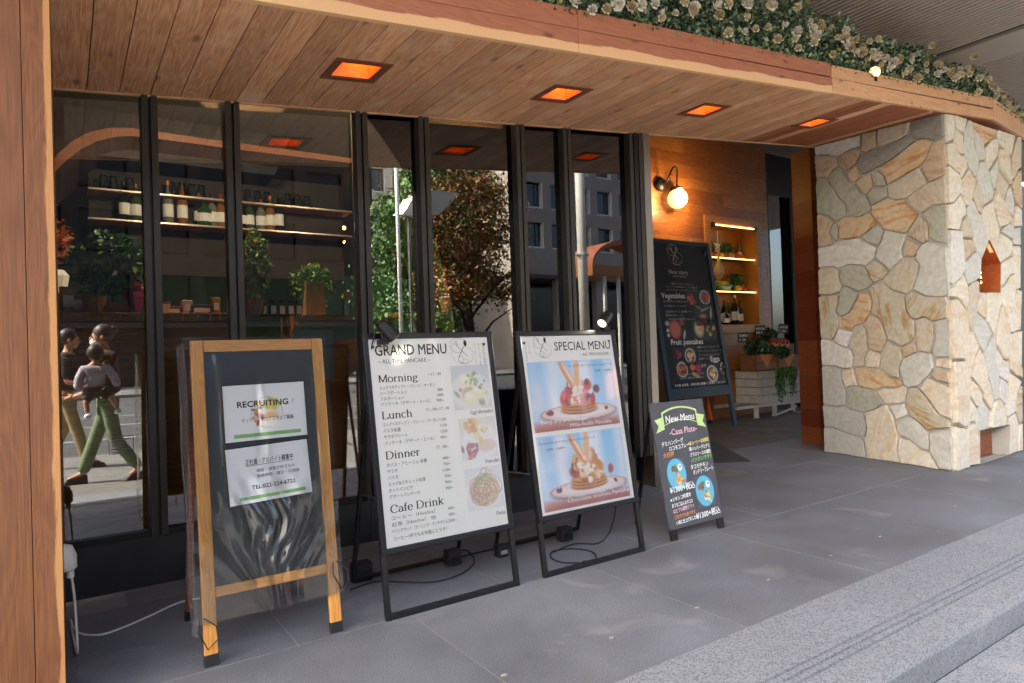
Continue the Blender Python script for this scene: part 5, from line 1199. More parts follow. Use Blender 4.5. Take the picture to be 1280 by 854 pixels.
def draw_special(pn, pw, ph):
    X = lambda *a, **k: tx(pn, pw, ph, *a, **k)
    X('SPECIAL MENU', .34, .088, .074, width=.63, bold=.0003); X('~ ALL TIME PANCAKE ~', .97, .125, .024, 'ink', .36, 'RIGHT')
    swirl_logo(pn, T((0, 0, .0008)), .21*pw, .935*ph, .15*pw*1.2, 'ink', .0007)
    for i, s_ in enumerate(('パンケーキ', 'ダイニング カフェ')): X(s_, .07-.035*i, .03, .014, 'ink_grey', rot=-math.pi/2)
    food_stack(.93*pw, .40*ph, ['#c02c34', '#d84848', '#f0c8b8', '#7a1c24', '#e86a5a'], '#f0b0a8').obj('food_picture', pn, T((.03*pw, (1-.55)*ph, .0008)))
    food_stack(.93*pw, .41*ph, ['#d08030', '#f0d0a0', '#7a2c1c', '#e8b060', '#b0482c'], '#d89050').obj('food_picture', pn, T((.03*pw, (1-.985)*ph, .0008)))
    X('Berry and Bran Manger', .10, .505, .031, 'ink_white', .50, z=.0016); X('Mille-feuille Pancake', .40, .538, .031, 'ink_white', .46, z=.0016)
    X('ベリーとブランマンジェのミルフィーユパンケーキ', .95, .19, .018, 'ink', .5, 'RIGHT', z=.0016); X('1250~ /1500~', .95, .225, .018, 'ink', .2, 'RIGHT', z=.0016)
    X('Caramelise banana and', .90, .92, .031, 'ink_white', .50, 'RIGHT', z=.0016); X('Chocolate tiramisu Pancake', .95, .955, .031, 'ink_white', .68, 'RIGHT', z=.0016)
    X('キャラメリゼバナナとチョコのティラミスパンケーキ', .05, .62, .018, 'ink', .6, z=.0016); X('1350~ /1600~', .12, .655, .018, 'ink', .2, z=.0016)
gm, gw, gL, gM = poster_stand('menu_stand', 'black framed poster stand reading GRAND MENU with three round food photos', 1.176, 1.905, draw_grand)
sm, sw, sL_, sM = poster_stand('menu_stand', 'black framed poster stand reading SPECIAL MENU with two pancake photos', 2.062, 2.797, draw_special)
# clip spot lamps on the poster stands
def clip_lamp(label, loc, aim, lit, e):
    t = thing('clip_lamp', label, 'lamp', loc, group='clip lamps on the menu stands'); t.scale = (.8, .8, .8); mb = MB()
    mb.box(-.03, .03, -.02, .03, -.035, -.005); part('clamp', mb, M['black_metal'], t, bevel=.004)
    mb = MB(); mb.tube([(0, 0, -.01), (-.01, .01, .05), (0, -.01, .075)], .007, 8); part('neck', mb, M['black_metal'], t)
    q = Vector(aim).normalized().to_track_quat('Z', 'Y').to_matrix().to_4x4(); Mm = T((0, -.02, .07)) @ q
    mb = MB(); mb.lathe([(.02, -.045), (.036, -.03), (.040, .02), (.043, .085), (.041, .09)], 20, M=Mm); part('lamp_head', mb, M['black_metal'], t, smooth=False)
    mb = MB(); mb.lathe([(.034, .088), (.034, .0935)], 20, M=Mm); part('lens', mb, M['lens'] if lit else M['steel'], t)
    sp = bpy.data.lights.new('clip_spot', 'SPOT'); sp.energy = e; sp.color = (1, .9, .72); sp.spot_size = R(120); sp.spot_blend = .9; sp.shadow_soft_size = .03
    so = bpy.data.objects.new('clip_spot', sp); COL.objects.link(so); so.parent = t; so.matrix_local = Mm @ T((0, 0, .10)) @ Matrix.Rotation(math.pi, 4, 'X')
    mb = MB(); mb.tube([(0, -.02, .075), (.01, 0, .13), (-.02, .03, .10), (-.05, .06, -.05), (-.06, .08, -.3), (-.05, .15, -1.2)], .004, 6); part('cord', mb, M['rubber'], t, smooth=True)
    return t
clip_lamp('black clip spotlight over the top left of the grand menu poster', (1.176+.085, 2.965, 1.275), (.66, -.08, -.72), False, 2.2)
clip_lamp('black clip spotlight with bright lens at top right of the special menu poster', (2.062+.66, 3.015, 1.33), (-.78, -.22, -.60), True, 2)

# ---- recruiting board under plastic
rb, rw, rL, rM = a_board('recruiting_board', 'orange wood framed blackboard with RECRUITING papers under a clear plastic cover', .432, .985, 2.855, 3.02, 1.285, 0)
fr = .05
for (a, b_) in ((0, fr), (rw-fr, rw)):
    mb = MB(); mb.box(a, b_, .035, rL, -.022, 0); part('side_rail', mb, M['sign_wood'], rb, M=rM, bevel=.004)
    mb = MB(); mb.box(a-.002, b_+.002, -.004, .045, -.024, .002); part('rubber_foot', mb, M['rubber'], rb, M=rM, bevel=.003)
mb = MB(); mb.box(fr+.0005, rw-fr-.0005, rL-fr, rL-.0005, -.0215, -.0005); part('top_rail', mb, M['sign_wood_x'], rb, M=rM, bevel=.003)
mb = MB(); mb.box(fr+.0005, rw-fr-.0005, .255, .255+.04, -.0215, -.0005); part('bottom_rail', mb, M['sign_wood_x'], rb, M=rM, bevel=.003)
mb = MB(); mb.box(fr, rw-fr, .295, rL-fr, -.016, -.008); bd = part('blackboard', mb, M['slate'], rb, M=rM)
for (a) in (.02, rw-.02):
    mb = MB(); mb.lathe([(.006, 0), (.006, .003)], 10, (a, .36, .0)); part('screw', mb, M['steel'], rb, M=rM)
    mb = MB(); mb.tube([(a, .2, 1.25), (a, .56, .05)], .018, 4); part('rear_leg', mb, M['jamb_plank'], rb)
    mb = MB(); mb.tube([(a, .56, .05), (a, .575, .0)], .02, 4); part('rear_foot', mb, M['rubber'], rb)
iw, ih = rw-2*fr, rL-fr-.295
def rpaper(u0, u1, v0, v1, rot, lines, green):
    w_, h_ = (u1-u0)*iw, (v1-v0)*ih; Mp = rM @ T((fr+u0*iw, .295+(1-v1)*ih, -.0035)) @ Matrix.Rotation(rot, 4, 'Z')
    mb = MB(); mb.box(-.006, w_+.006, -.006, h_+.006, -.0015, -.0008); part('laminate', mb, M['acrylic'], rb, M=Mp)
    mb = MB(); mb.box(0, w_, 0, h_, -.0006, 0); p = part('paper_sheet', mb, M['paper'], rb, M=Mp); return p, w_, h_
p, w_, h_ = rpaper(.15, .90, .155, .405, R(.5), None, None)
Canvas(.46*w_, .9*h_*.86, 60).bg('#ecebe8').ell(.5, .5, .42, .42, '#e8e4da', .05).ring(.5, .5, .42, .42, '#c8b898', .05).blobs(18, .62, .3, .13, .1, .1, ['#e8d060', '#e0bc40', '#c8c868', '#f0dc80'], .3, .8).blobs(10, .25, .52, .08, .1, .08, ['#c86a70', '#b04858', '#8a4a68', '#e0a060'], .3, .8).ell(.6, .6, .2, .13, '#f0b070', .3, 0, .7).ell(.62, .75, .22, .12, '#f4f0ea', .3).obj('dish_picture', p, T((.28*w_, .1*h_, .0006)))
text('RECRUITING', p, T((0, 0, .0014)), .16*w_, .60*h_, .15*h_, 'ink', 'LEFT', .62*w_, 0, .0010); text('!', p, T((0, 0, .0014)), .83*w_, .60*h_, .15*h_, 'ink_grey')
text('キッチン・フロアスタッフ募集', p, T((0, 0, .0014)), .2*w_, .33*h_, .09*h_, 'ink', 'LEFT', .64*w_)
mb = MB(); mb.box(.1*w_, .92*w_, .06*h_, .125*h_, .0004, .0010); part('green_bar', mb, M['green_print'], p)
p, w_, h_ = rpaper(.16, .91, .435, .68, R(2.2), None, None)
text('正社員・アルバイト募集中', p, T((0, 0, .0012)), .22*w_, .68*h_, .115*h_, 'ink', 'LEFT', .58*w_, bold=.0002)
mb = MB(); mb.box(.22*w_, .8*w_, .655*h_, .663*h_, .0004, .0010); part('underline', mb, M['ink'], p)
text('調理・接客が好きな人', p, T((0, 0, .0012)), .34*w_, .53*h_, .07*h_, 'ink'); text('勤務時間・曜日・応相談', p, T((0, 0, .0012)), .34*w_, .43*h_, .07*h_, 'ink')
text('TEL:022-224-6722', p, T((0, 0, .0012)), .27*w_, .235*h_, .1*h_, 'ink', 'LEFT', .53*w_, bold=.0005)
mb = MB(); mb.box(.12*w_, .92*w_, .06*h_, .12*h_, .0004, .0010); part('green_bar', mb, M['green_print'], p)
# plastic cover: a wrinkled film sheet in front plus a drooping left side
def film(name, x0, x1, y0, y1, nx, ny, fn):
    mb = MB(); 
    for j in range(ny+1):
        for i in range(nx+1):
            x, y = x0+(x1-x0)*i/nx, y0+(y1-y0)*j/ny; mb.v.append(fn(x, y))
    for j in range(ny):
        for i in range(nx): a = j*(nx+1)+i; mb.f.append((a, a+1, a+nx+2, a+nx+1)); mb.m.append(0)
    return part(name, mb, M['film_side' if 'side' in name else 'film'], rb, M=rM, smooth=True)
def ff(x, y):
    cx_ = rw*(.5-.06*(y-.6)); d = (x-cx_); low = max(0, min(1, (.80-y)/.35)); low = low*low*(3-2*low); n_ = mnoise.noise(Vector((x*4, y*2.2, 1)))
    sp = .05+.13*max(0, y-.28)/.5; q = d/sp
    z = .014+.008*n_+.030*low*math.exp(-q*q)+.012*low*math.cos(q*5.2+3.5*n_+2.2*math.sin(y*5))*math.exp(-q*q*.35)
    z += .006*low*math.sin(q*11+5*math.sin(y*8+2*n_))*math.exp(-q*q*.6)
    z += .010*math.exp(-((x-.085)/.016)**2)*max(0, math.sin((y-.55)*4.6))+.010*math.exp(-((x-rw+.07)/.02)**2)*max(0, math.sin((y-.3)*3.5))
    z += .014*math.exp(-((x-cx_-.0)/.012)**2)*math.exp(-((y-.95)/.12)**2)
    return (x, y+.004*n_, z)
film('plastic_cover', -.03, rw+.014, .165, rL+.01, 110, 180, ff)
def fl_(x, y):
    n_ = mnoise.noise(Vector((y*6, x*20, 2))); k = (x+.2)/.2
    return (-.03-.018*math.sin(k*3.14)*(1+n_)-.012*(1-k)*0, y, .012-k*.24*0-(.20*(1-(-x/.2)*0))*(-x/.2)*.9+.012*n_)
film('cover_side', -.2, 0, .12, rL-.01, 16, 90, lambda x, y: (-.022-.016*math.sin(-x/.2*3.0)*(1+.8*mnoise.noise(Vector((y*3, x*8, 2))))-.006*mnoise.noise(Vector((y*5, 0, 4))), y, .012+x*.8+.01*mnoise.noise(Vector((x*9, y*9, 7)))))
for (a, z_) in ((.0, .19), (rw-.01, .30)):
    mb = MB(); mb.tube([(a-.012, z_, .0), (a-.02, z_-.05, .018), (a+.01, z_-.12, .02), (a+.05, z_-.09, .014), (a+.045, z_-.04, .012), (a+.0, z_, .012)], .0028, 6); part('tie_cord', mb, M['rubber'], rb, M=rM, smooth=True)

# ---- small NewMenu board
nb, nw, nL, nM = a_board('chalk_menu_board', 'small black chalk board reading New Menu with two drawn blue plates', 3.052, 3.552, 2.85, 3.0, .835, 0)
mb = MB(); mb.box(0, nw, .065, nL, -.012, 0); nbd = part('board', mb, M['slate2'], nb, M=nM, bevel=.001)
for a in (0, nw-.06): mb = MB(); mb.box(a+.002, a+.06, -.0, .064, -.014, -.002); part('foot', mb, M['black_metal'], nb, M=nM)
mb = MB(); mb.prism([(0.005, nL-.03, -.013), (.01, .065, -.013), (nw-.01, .065, -.013), (nw-.005, nL-.03, -.013)][::-1], [(0.005, nL-.03, -.016), (.01, .065, -.016), (nw-.01, .065, -.016), (nw-.005, nL-.03, -.016)][::-1])
for a in (0.01, nw-.03): mb.tube([(a, nL-.05, -.014), (a, .1, -.3)], .012, 4)
part('rear_frame', mb, M['black_metal'], nb, M=nM)
cw, chh = nw, nL-.065; Mn = nM @ T((0, .065, .0))
def NT(s, u, v, size, m, width=None, rot=0, bold=.0006, shear=.12): rot += R(random.uniform(-1.2, 1.2)); text(s, nb, Mn @ T((0, 0, .0012)), u*cw, (1-v)*chh, size*chh, m, 'LEFT', width*cw if width else None, shear, bold, 1, 'chalk_lettering', rot)
mb = MB()
def arcband(u0, u1, v, hgt, bulge, n=14):
    tp, bt = [], []
    for i in range(n+1): u = u0+(u1-u0)*i/n; q = bulge*(1-((i/n)*2-1)**2); tp.append((u*cw, (1-v+q)*chh)); bt.append((u*cw, (1-v-hgt+q)*chh))
    return tp, bt
tp, bt = arcband(.18, .84, .085, .115, .04)
for i in range(len(tp)-1): mb.quad((*bt[i], .0006), (*bt[i+1], .0006), (*tp[i+1], .0006), (*tp[i], .0006))
for (pts) in ([(.04, .14), (.2, .12), (.2, .22), (.04, .245), (.10, .19)], [(.82, .12), (.98, .14), (.93, .19), (.98, .245), (.82, .22)]): mb.quad(*[(u*cw, (1-v)*chh, .0003) for u, v in pts][::-1])
part('banner', mb, M['ch_green'], nb, M=Mn)
mb = MB(); tp, bt = arcband(.205, .815, .097, .092, .038)
for i in range(len(tp)-1): mb.quad((*bt[i], .0009), (*bt[i+1], .0009), (*tp[i+1], .0009), (*tp[i], .0009))
part('banner_field', mb, M['slate2'], nb, M=Mn)
NT('New Menu', .24, .17, .082, 'ch_white', .54, R(1)); NT('-Casa Plate-', .27, .275, .07, 'ch_pink', .52, R(2))
NT('デミハンバーグ', .10, .355, .042, 'ch_white', .4, R(3)); NT('ロコモコプレート', .22, .395, .042, 'ch_white', .42, R(3)); NT('大好評', .09, .445, .045, 'ch_orange', .2, R(3))
for i, (s_, m_) in enumerate((('※ジューシーな自家製', 'ch_yellow'), ('製ハンバーグとデミ', 'ch_white'), ('グラスソースの相性', 'ch_white'), ('バツグンです!!', 'ch_lime'))): NT(s_, .58, .375+.047*i, .036, m_, .4, R(3))
NT('タコモチキン', .55, .57, .043, 'ch_white', .34, R(3)); NT('タンドリープレート', .58, .615, .043, 'ch_white', .39, R(3))
NT('¥1300+税込', .11, .725, .062, 'ch_white', .46, R(2), .001); NT('¥1300+税込', .5, .965, .062, 'ch_white', .46, R(2), .001)
for i, (s_, m_) in enumerate((('※メキシコ料理を', 'ch_white'), ('おうちごはんのタコス', 'ch_white'), ('はとても相性ピリッ', 'ch_pink'), ('どなたでも食べやす', 'ch_orange'), ('い味に仕上げました!!', 'ch_white'))): NT(s_, .09+.01*i, .79+.045*i, .036, m_, .38, R(3))
def plate(u, v):
    c = Canvas(.36*cw, .25*chh, 60).bg('#4a4a4e')
    c.ell(.5, .5, .47, .6*(.25*chh/(.36*cw))*.82, '#4fb0d4', .04); c.ell(.5, .5, .4, .5*(.25*chh/(.36*cw))*.82, '#66a8bc', .1)
    c.blobs(12, .36, .32, .08, .06, .08, ['#3c7a48', '#6a5a30', '#a04a3a', '#2c5c38']); c.ell(.7, .3, .1, .12, '#f0f0ea', .1); c.ell(.72, .28, .05, .04, '#b03a3a', .2)
    c.blobs(12, .58, .68, .1, .06, .08, ['#d8c060', '#c8545c', '#e8e0c8', '#8ab050', '#d0a050']); return c
for (u, v) in ((.10, .46), (.56, .635)):
    c = plate(u, v); me_o = c.obj('plate_drawing', nb, Mn @ T((u*cw, (1-v-.25)*chh, .0004)))

# ---- tall blackboard in the entrance
cb, cw2, cL, cM = a_board('tall_blackboard', 'tall blue grey framed blackboard with vegetable and pancake drawings in the entrance', 6.80, 8.10, 6.22, 6.62, 2.72, 0)
py0 = .46
for (a, b_) in ((-.02, .05), (cw2-.05, cw2+.02)): 
    mb = MB(); s_ = 1 if a < .2 else -1; mb.prism([(a, 0, -.05), (b_, 0, -.05), (b_-(.0), cL, -.05), (a, cL, -.05)], [(a, 0, .0), (b_, 0, .0), (b_, cL, .0), (a, cL, .0)]); part('side_rail', mb, M['blue_wood'], cb, M=cM)
mb = MB(); mb.box(.0505, cw2-.0505, cL-.06, cL-.001, -.045, -.001); part('top_rail', mb, M['blue_wood'], cb, M=cM)
mb = MB(); mb.box(.0505, cw2-.0505, py0, py0+.14, -.045, -.001); part('bottom_rail', mb, M['blue_wood'], cb, M=cM)
mb = MB(); mb.box(.05, cw2-.05, py0+.14, cL-.06, -.03, -.012); part('board', mb, M['tall_slate'], cb, M=cM)
bw_, bh_ = cw2-.1, cL-.06-py0-.14; Mc = cM @ T((.05, py0+.14, -.012))
def CT(s, u, v, size, m='ch_dim', width=None, bold=.002, al='LEFT'): text(s, cb, Mc @ T((0, 0, .003)), u*bw_, (1-v)*bh_, size*bh_, m, al, width*bw_ if width else None, 0, bold, 1, 'chalk_lettering')
swirl_logo(cb, Mc @ T((0, 0, .003)), .40*bw_, .92*bh_, .24*bw_, 'ch_dim', .005)
CT('New story', .26, .215, .045, 'ch_dim', .33, .003); CT('cafe & dining', .32, .235, .015, 'ch_dim', .22)
for i, s_ in enumerate(('お野菜とたまごにこだわった', 'パンケーキとお料理をゆっくりとお楽しみ', 'いただけるオールデイダイニングです')): CT(s_, .25-.08*(i > 0), .29+.022*i, .016, 'ch_dim', .4+.15*(i > 0), .0008)
CT('Vegetables', .07, .385, .05, 'ch_white', .40, .0035); CT('Fruit pancakes', .12, .705, .05, 'ch_white', .55, .0035); CT('Eggs', .76, .83, .05, 'ch_white', .16, .0035)
for v, u, wd, s_ in ((.415, .09, .42, '旬のお野菜をたっぷり使ったサラダ'), (.447, .10, .38, '彩り野菜のバーニャカウダ'), (.485, .1, .46, '三陸野菜のグリル 自家製ソース'), (.511, .1, .3, '野菜のポタージュ'), (.537, .14, .45, '本日のお野菜プレート'), (.735, .55, .4, '季節のフルーツパンケーキ'), (.762, .55, .44, 'ベリーベリーパンケーキ'), (.79, .55, .38, 'バナナとチョコのパンケーキ'), (.815, .55, .2, '自家製リコッタ'), (.915, .18, .42, 'エッグベネディクト各種ございます'), (.94, .18, .42, 'オムレツ 半熟たまごのグラタン')): CT(s_, u, v, .017, 'ch_dim', wd, .0008)
CT('その他 お料理、お飲み物も豊富にご用意しております', .07, .985, .019, 'ch_white', .9, .0012)
def veg(u, v, w_, h_, fn, n=44): c = Canvas(w_*bw_, h_*bh_, n).bg('#26292b'); fn(c); c.obj('chalk_drawing', cb, Mc @ T((u*bw_, (1-v-h_)*bh_, .002)))
def dish(c, cols, x=.5, y=.5, r=.42, rim='#d8d0c4'):
    c.ell(x, y, r, r, rim, .06).ell(x, y, r*.82, r*.82, '#8a5a48', .08).blobs(12, x, y, r*.3, r*.25, r*.3, cols)
RD = ['#c0402c', '#a83020', '#d87048', '#8a2c20']
veg(.50, .33, .2, .10, lambda c: c.blobs(8, .5, .5, .2, .15, .18, ['#b04028', '#d0602c', '#8a3020', '#c8783c'])); veg(.72, .32, .22, .11, lambda c: dish(c, RD))
veg(.60, .42, .34, .16, lambda c: c.ell(.3, .2, .25, .04, '#6a8a4a', .3, 25).ell(.6, .25, .25, .035, '#8aa060', .3, -20).ell(.42, .65, .2, .15, '#b04a30', .15).ell(.42, .55, .15, .06, '#c88a60', .3).ell(.86, .5, .04, .3, '#c8c8a8', .3, 10))
veg(.06, .52, .36, .16, lambda c: (c.ell(.45, .5, .28, .32, '#c04a38', .06), c.ell(.45, .5, .22, .25, '#d07a60', .2), c.ell(.12, .25, .1, .08, '#c8b8a8', .2), c.ell(.1, .55, .06, .06, '#e0d8c8', .2), c.ell(.1, .75, .06, .06, '#e0d8c8', .2), c.ell(.8, .2, .1, .1, '#a85a50', .2), c.ell(.85, .75, .05, .16, '#d8d4c4', .2, 20)))
veg(.52, .52, .42, .16, lambda c: (c.ell(.28, .5, .18, .22, '#d8c8a0', .3), c.blobs(10, .28, .4, .1, .1, .06, ['#d8a040', '#7a9a40', '#e0c060']), c.blobs(14, .7, .5, .14, .18, .05, ['#c06a30', '#7a9a3c', '#a83c28', '#d8a840']), c.ell(.92, .4, .05, .1, '#d8b040', .3)))
veg(.30, .72, .22, .13, lambda c: dish(c, ['#d87838', '#c84830', '#e0a860', '#f0d8b0'])); veg(.12, .72, .19, .08, lambda c: c.blobs(8, .5, .5, .22, .2, .14, ['#a82c3c', '#c8405a', '#7a2038']))
veg(.13, .81, .22, .13, lambda c: dish(c, RD+['#e0a060'])); veg(.35, .82, .24, .13, lambda c: (c.ell(.3, .3, .2, .2, '#d87828', .1), c.ell(.72, .4, .2, .22, '#b02860', .1), c.ell(.45, .75, .3, .1, '#d8b848', .15, 25)))
veg(.60, .85, .28, .13, lambda c: dish(c, ['#e8d8a0', '#d8a848', '#f0e8d0', '#6a8a3c'], .55, .5, .36, '#e8e0d4')); veg(.90, .84, .1, .12, lambda c: c.blobs(9, .5, .5, .2, .25, .2, ['#7a9a40', '#d8c8a8', '#b04a5a', '#d8d8c8'])); veg(.55, .84, .13, .04, lambda c: (c.ell(.3, .5, .18, .2, '#e8e4d8', .1), c.ell(.7, .5, .18, .2, '#e0d4c0', .1)))
for a in (.1, cw2-.1): mb = MB(); mb.tube([(a, .38, 2.6), (a, 0.95, .03)], .025, 4); part('rear_leg', mb, M['blue_wood'], cb)
# orange stool behind the tall blackboard
t = thing('orange_stool', 'bright orange step stool half hidden behind the tall blackboard', 'stool', (7.95, 6.68, 0)); mb = MB(); mb.box(-.5, .1, -.02, .2, .42, .47); part('seat', mb, M['orange_stool'], t)
for x_ in (.05, -.45): mb = MB(); mb.tube([(x_, 0, .42), (x_+.06, -.03, .05)], .03, 4); part('leg', mb, M['orange_stool'], t); mb = MB(); mb.tube([(x_+.06, -.03, .05), (x_+.063, -.032, .002)], .034, 4); part('foot', mb, M['rubber'], t)
t = thing('grey_caddy', 'blue grey metal caddy under the orange stool', 'caddy', (7.55, 6.66, 0)); mb = MB(); mb.box(-.12, .12, -.06, .1, .01, .3); part('body', mb, M['blue_wood'], t, bevel=.02); mb = MB(); mb.lathe([(.06, 0), (.06, .02)], 14, M=T((0, -.06, .17)) @ Matrix.Rotation(R(90), 4, 'X')); part('dial', mb, M['black_metal'], t)

# ================================================================== white slatted cart with crates and plants
ca = thing('white_cart', 'old white slatted wooden cart holding vegetable crates in the entrance', 'cart', (9.0, 6.55, 0))
zb0, zb1 = .22, .74
for fx, w0, w1 in ((0, .0, .0),):
    for i in range(4):
        z_ = zb0+i*.132; mb = MB(); k = .03*(3-i); mb.prism([(.12, 0, z_), (1.35-k, 0, z_), (1.35-k, .025, z_), (.12, .025, z_)], [(.12, 0, z_+.122), (1.37-k, 0, z_+.122), (1.37-k, .025, z_+.122), (.12, .025, z_+.122)])
        part('slat', mb, M['white_slat'], ca, bevel=.003)
        mb = MB(); mb.box(.12, .145, .03, .5, z_, z_+.122); part('side_slat', mb, M['white_slat'], ca, bevel=.003)
mb = MB(); mb.box(-.45, 1.35, -.0, .05, .165, .215); part('shaft', mb, M['white_slat'], ca, bevel=.004)
mb = MB(); mb.box(-.45, 1.3, .42, .47, .165, .215); part('shaft', mb, M['white_slat'], ca, bevel=.004)
for x_, y_ in ((.02, 0), (.45, -.03), (1.0, .0)): mb = MB(); mb.box(x_, x_+.06, y_, y_+.05, .0, .164); part('leg', mb, M['white_slat'], ca)
mb = MB(); mb.tube([(.40, -.05, .02), (.7, -.05, .06), (1.0, -.05, .12)], .02, 6); part('brace', mb, M['white_slat'], ca)
mb = MB()
for i in range(24):
    a, b_ = R(i*15), R(i*15+15); mb.tube([(1.05+.14*math.cos(a), -.06, .15+.14*math.sin(a)), (1.05+.14*math.cos(b_), -.06, .15+.14*math.sin(b_))], .012, 5, cap=False)
part('wheel', mb, M['white_slat'], ca)
mb = MB(); mb.box(.13, 1.36, .03, .5, .70, .735); part('tray', mb, M['crate_wood'], ca)
def crate(loc, w_, d_, h_, label, rz=0, tri=True):
    t = thing('vegetable_crate', label, 'crate', loc, rz, group='vegetable crates on the cart')
    for y_ in (0, d_): 
        for i in range(2): mb = MB(); mb.box(0, w_, y_-.006, y_+.006, .004+i*h_*.5, h_*.48+i*h_*.5); part('slat', mb, M['crate_wood'], t)
    for x_ in (0, w_): mb = MB(); mb.box(x_-.006, x_+.006, .008, d_-.008, .004, h_*.96); part('end', mb, M['crate_wood'], t)
    if tri: mb = MB(); mb.quad((w_*.15, -.009, h_*.98), (w_*.5, -.009, h_*.15), (w_*.85, -.009, h_*.98)); part('print', mb, M['ch_orange'], t)
    mb = MB(); mb.box(.01, w_-.01, .01, d_-.01, .004, h_*.5); part('liner', mb, M['interior_dark'], t)
    return t
crate((9.0, 6.5, .745), .5, .3, .26, 'dark wooden crate of leafy greens at left end of the cart')
crate((9.55, 6.48, .745), .5, .3, .24, 'wooden crate with orange triangle in the middle of the cart')
crate((9.72, 6.72, .9), .62, .3, .26, 'raised wooden crate of red apples at right of the cart')
cr4 = crate((10.08, 6.5, .745), .32, .26, .22, 'small pale wooden crate at right front of the cart', tri=False)
for i in range(11):
    round_fruit('apple', 'dark red apple heaped in the raised crate, '+ORD[i % 5]+' from the left in its '+('front','middle','back')[i//5]+' row', (9.83+.1*(i % 5)+.03*(i//5), 6.78+.07*(i//5), 1.13+.035*(i//5)+.0*i), .05, ('#a02018', '#8a1a20', '#b0381c')[i % 3], 'apple', 'red apples in the raised crate')
for i in range(6): round_fruit('onion', 'golden onion beside the red apples on cart, '+ORD[i]+' from the left', (9.5+.085*i, 6.72, 1.08+.02*(i % 2)), .045, ('#b8782c', '#c89a3c', '#b0582c')[i % 3], 'onion', 'onions on the cart')
for (x_, y_, z_, rx_, rz_, lab) in ((9.2, 6.62, 1.1, .28, .16, 'dark leafy kale filling the left crate'), (9.62, 6.5, 1.02, .2, .10, 'broad blue green cabbage leaves on the middle crate'), (9.9, 6.92, 1.32, .22, .1, 'green leaves behind the red apples')):
    t = thing('leafy_greens', lab, 'plant', (x_, y_, z_-rz_*.9)); part('leaves', bush('g', '', '', (x_, y_, 0), rx_, .14, rz_, 420, .05, [M['leaf2'], M['herb2'], M['leaf1']]), [M['leaf2'], M['herb2'], M['leaf1']], t, M=T((0, 0, rz_*.9))); mb = MB(); mb.lathe([(.05, 0), (.04, .08)], 8); part('heart', mb, M['herb2'], t)
tr = thing('hanging_vine', 'green trailing vine hanging over the front of the white cart', 'plant', (9.62, 6.47, .78)); mb = MB()
for k in range(60):
    sx_ = random.uniform(-.27, .27); L_ = random.uniform(.25, .62)*(1-.3*abs(abs(sx_)-.15)/.15)*(.5 if abs(sx_) < .05 else 1)
    for i in range(int(L_/.018)):
        z_ = -i*.018; mb.leaf((sx_+.02*math.sin(i*.4+k), -.05-.03*math.sin(min(1, i*.1)*3)-random.uniform(0, .02), z_), random.uniform(.013, .022), random.randint(0, 1), 1.3)
part('leaves', mb, [M['herb'], M['herb2']], tr); mb = MB()
for k in range(8): x_ = -.24+.07*k; mb.tube([(x_, .0, 0), (x_, -.04, -.03), (x_*1.05, -.045, -.45)], .003, 4)
part('stems', mb, M['herb2'], tr)
for i, (px, py, s1, s2) in enumerate(((929, 423, 'TOMATO', '¥ 120'), (950, 414, 'KABOCHA', '300 Y'), (979, 412, 'APPLE', '¥ 150'))):
    p = PY(px, py, 6.45); t = thing('price_card', f'small black price card reading {s1} stuck in the cart produce', 'sign', p-Vector((.12, 0, .06)), rz=0, group='price cards on the cart'); mb = MB(); mb.box(0, .26, 0, .006, 0, .15); part('card', mb, M['interior_dark'], t); mb = MB(); mb.box(.12, .13, .008, .012, -.14, .1); part('stake', mb, M['crate_wood'], t)
    text(s1, t, frame((.02, -.001, .08), (1, 0, 0), (0, 0, 1)), 0, 0, .055, 'ch_white', 'LEFT', .22, 0, .0015); text(s2, t, frame((.02, -.001, .02), (1, 0, 0), (0, 0, 1)), 0, 0, .05, 'ch_white', 'LEFT', .16, 0, .0015)

# ================================================================== small things on the platform
mt_ = thing('door_mat', 'dark grey door mat on the entrance floor', 'mat', (0, 0, 0)); c1, c2, c3 = PZ(938, 577, .004), PZ(893, 553, .004), PZ(880, 579.5, .004)
c3 = c1+(c3-c1).normalized()*1.6; mb = MB(); e = (c2-c1).normalized()*1.4
mb.prism([c1, c1+e, c3+e, c3], [v+Vector((0, 0, .008)) for v in (c1, c1+e, c3+e, c3)]); part('pile', mb, mat('mat_pile', '#3a3836', .95, bump=.5, bscale=300), mt_); mt_.location = (0, 0, 0)
leafd = mat('dry_leaf', '#a89c8c', .8)
for i, (px, py) in enumerate(((764, 798), (629, 845), (871, 760), (961, 725), (1038, 695), (1100, 671), (1194, 633), (1275, 602))):
    p = PZ(px, py); mb = MB(); pts = [(.013*math.cos(a)*random.uniform(.5, 1.5), .006*math.sin(a)*random.uniform(.6, 1.4), 0) for a in [k*math.pi/4 for k in range(8)]]
    mb.prism(pts, [(a, b_, .0012+random.uniform(0, .002)) for a, b_, c_ in pts]); o = part('dry_leaf', mb, leafd, None, M=T((p.x, p.y, .0012)))
    tag(o, 'dry leaf flake on the slabs, ' + ['in front of the special menu stand', 'at the bottom edge of the photo', 'near the granite band in front of the chalk board', 'right of the chalk board foot', 'in front of the stone pillar, left one', 'in front of the stone pillar, middle one', 'right in front of the pillar', 'at the right edge'][i], 'leaf', 'dry leaf flakes on the slabs')
dv = thing('wall_socket_box', 'rounded white plastic socket box on the left post side', 'socket', (-.017, 3.3, PY(84, 695, 3.3).z-.06))
mb = MB(); mb.lathe([(.035, 0), (.045, .01), (.045, .06), (.03, .1), (.005, .11)], 16); part('cover', mb, M['white_plastic'], dv, M=Matrix.Scale(.8, 4, (0, 1, 0)), smooth=True)
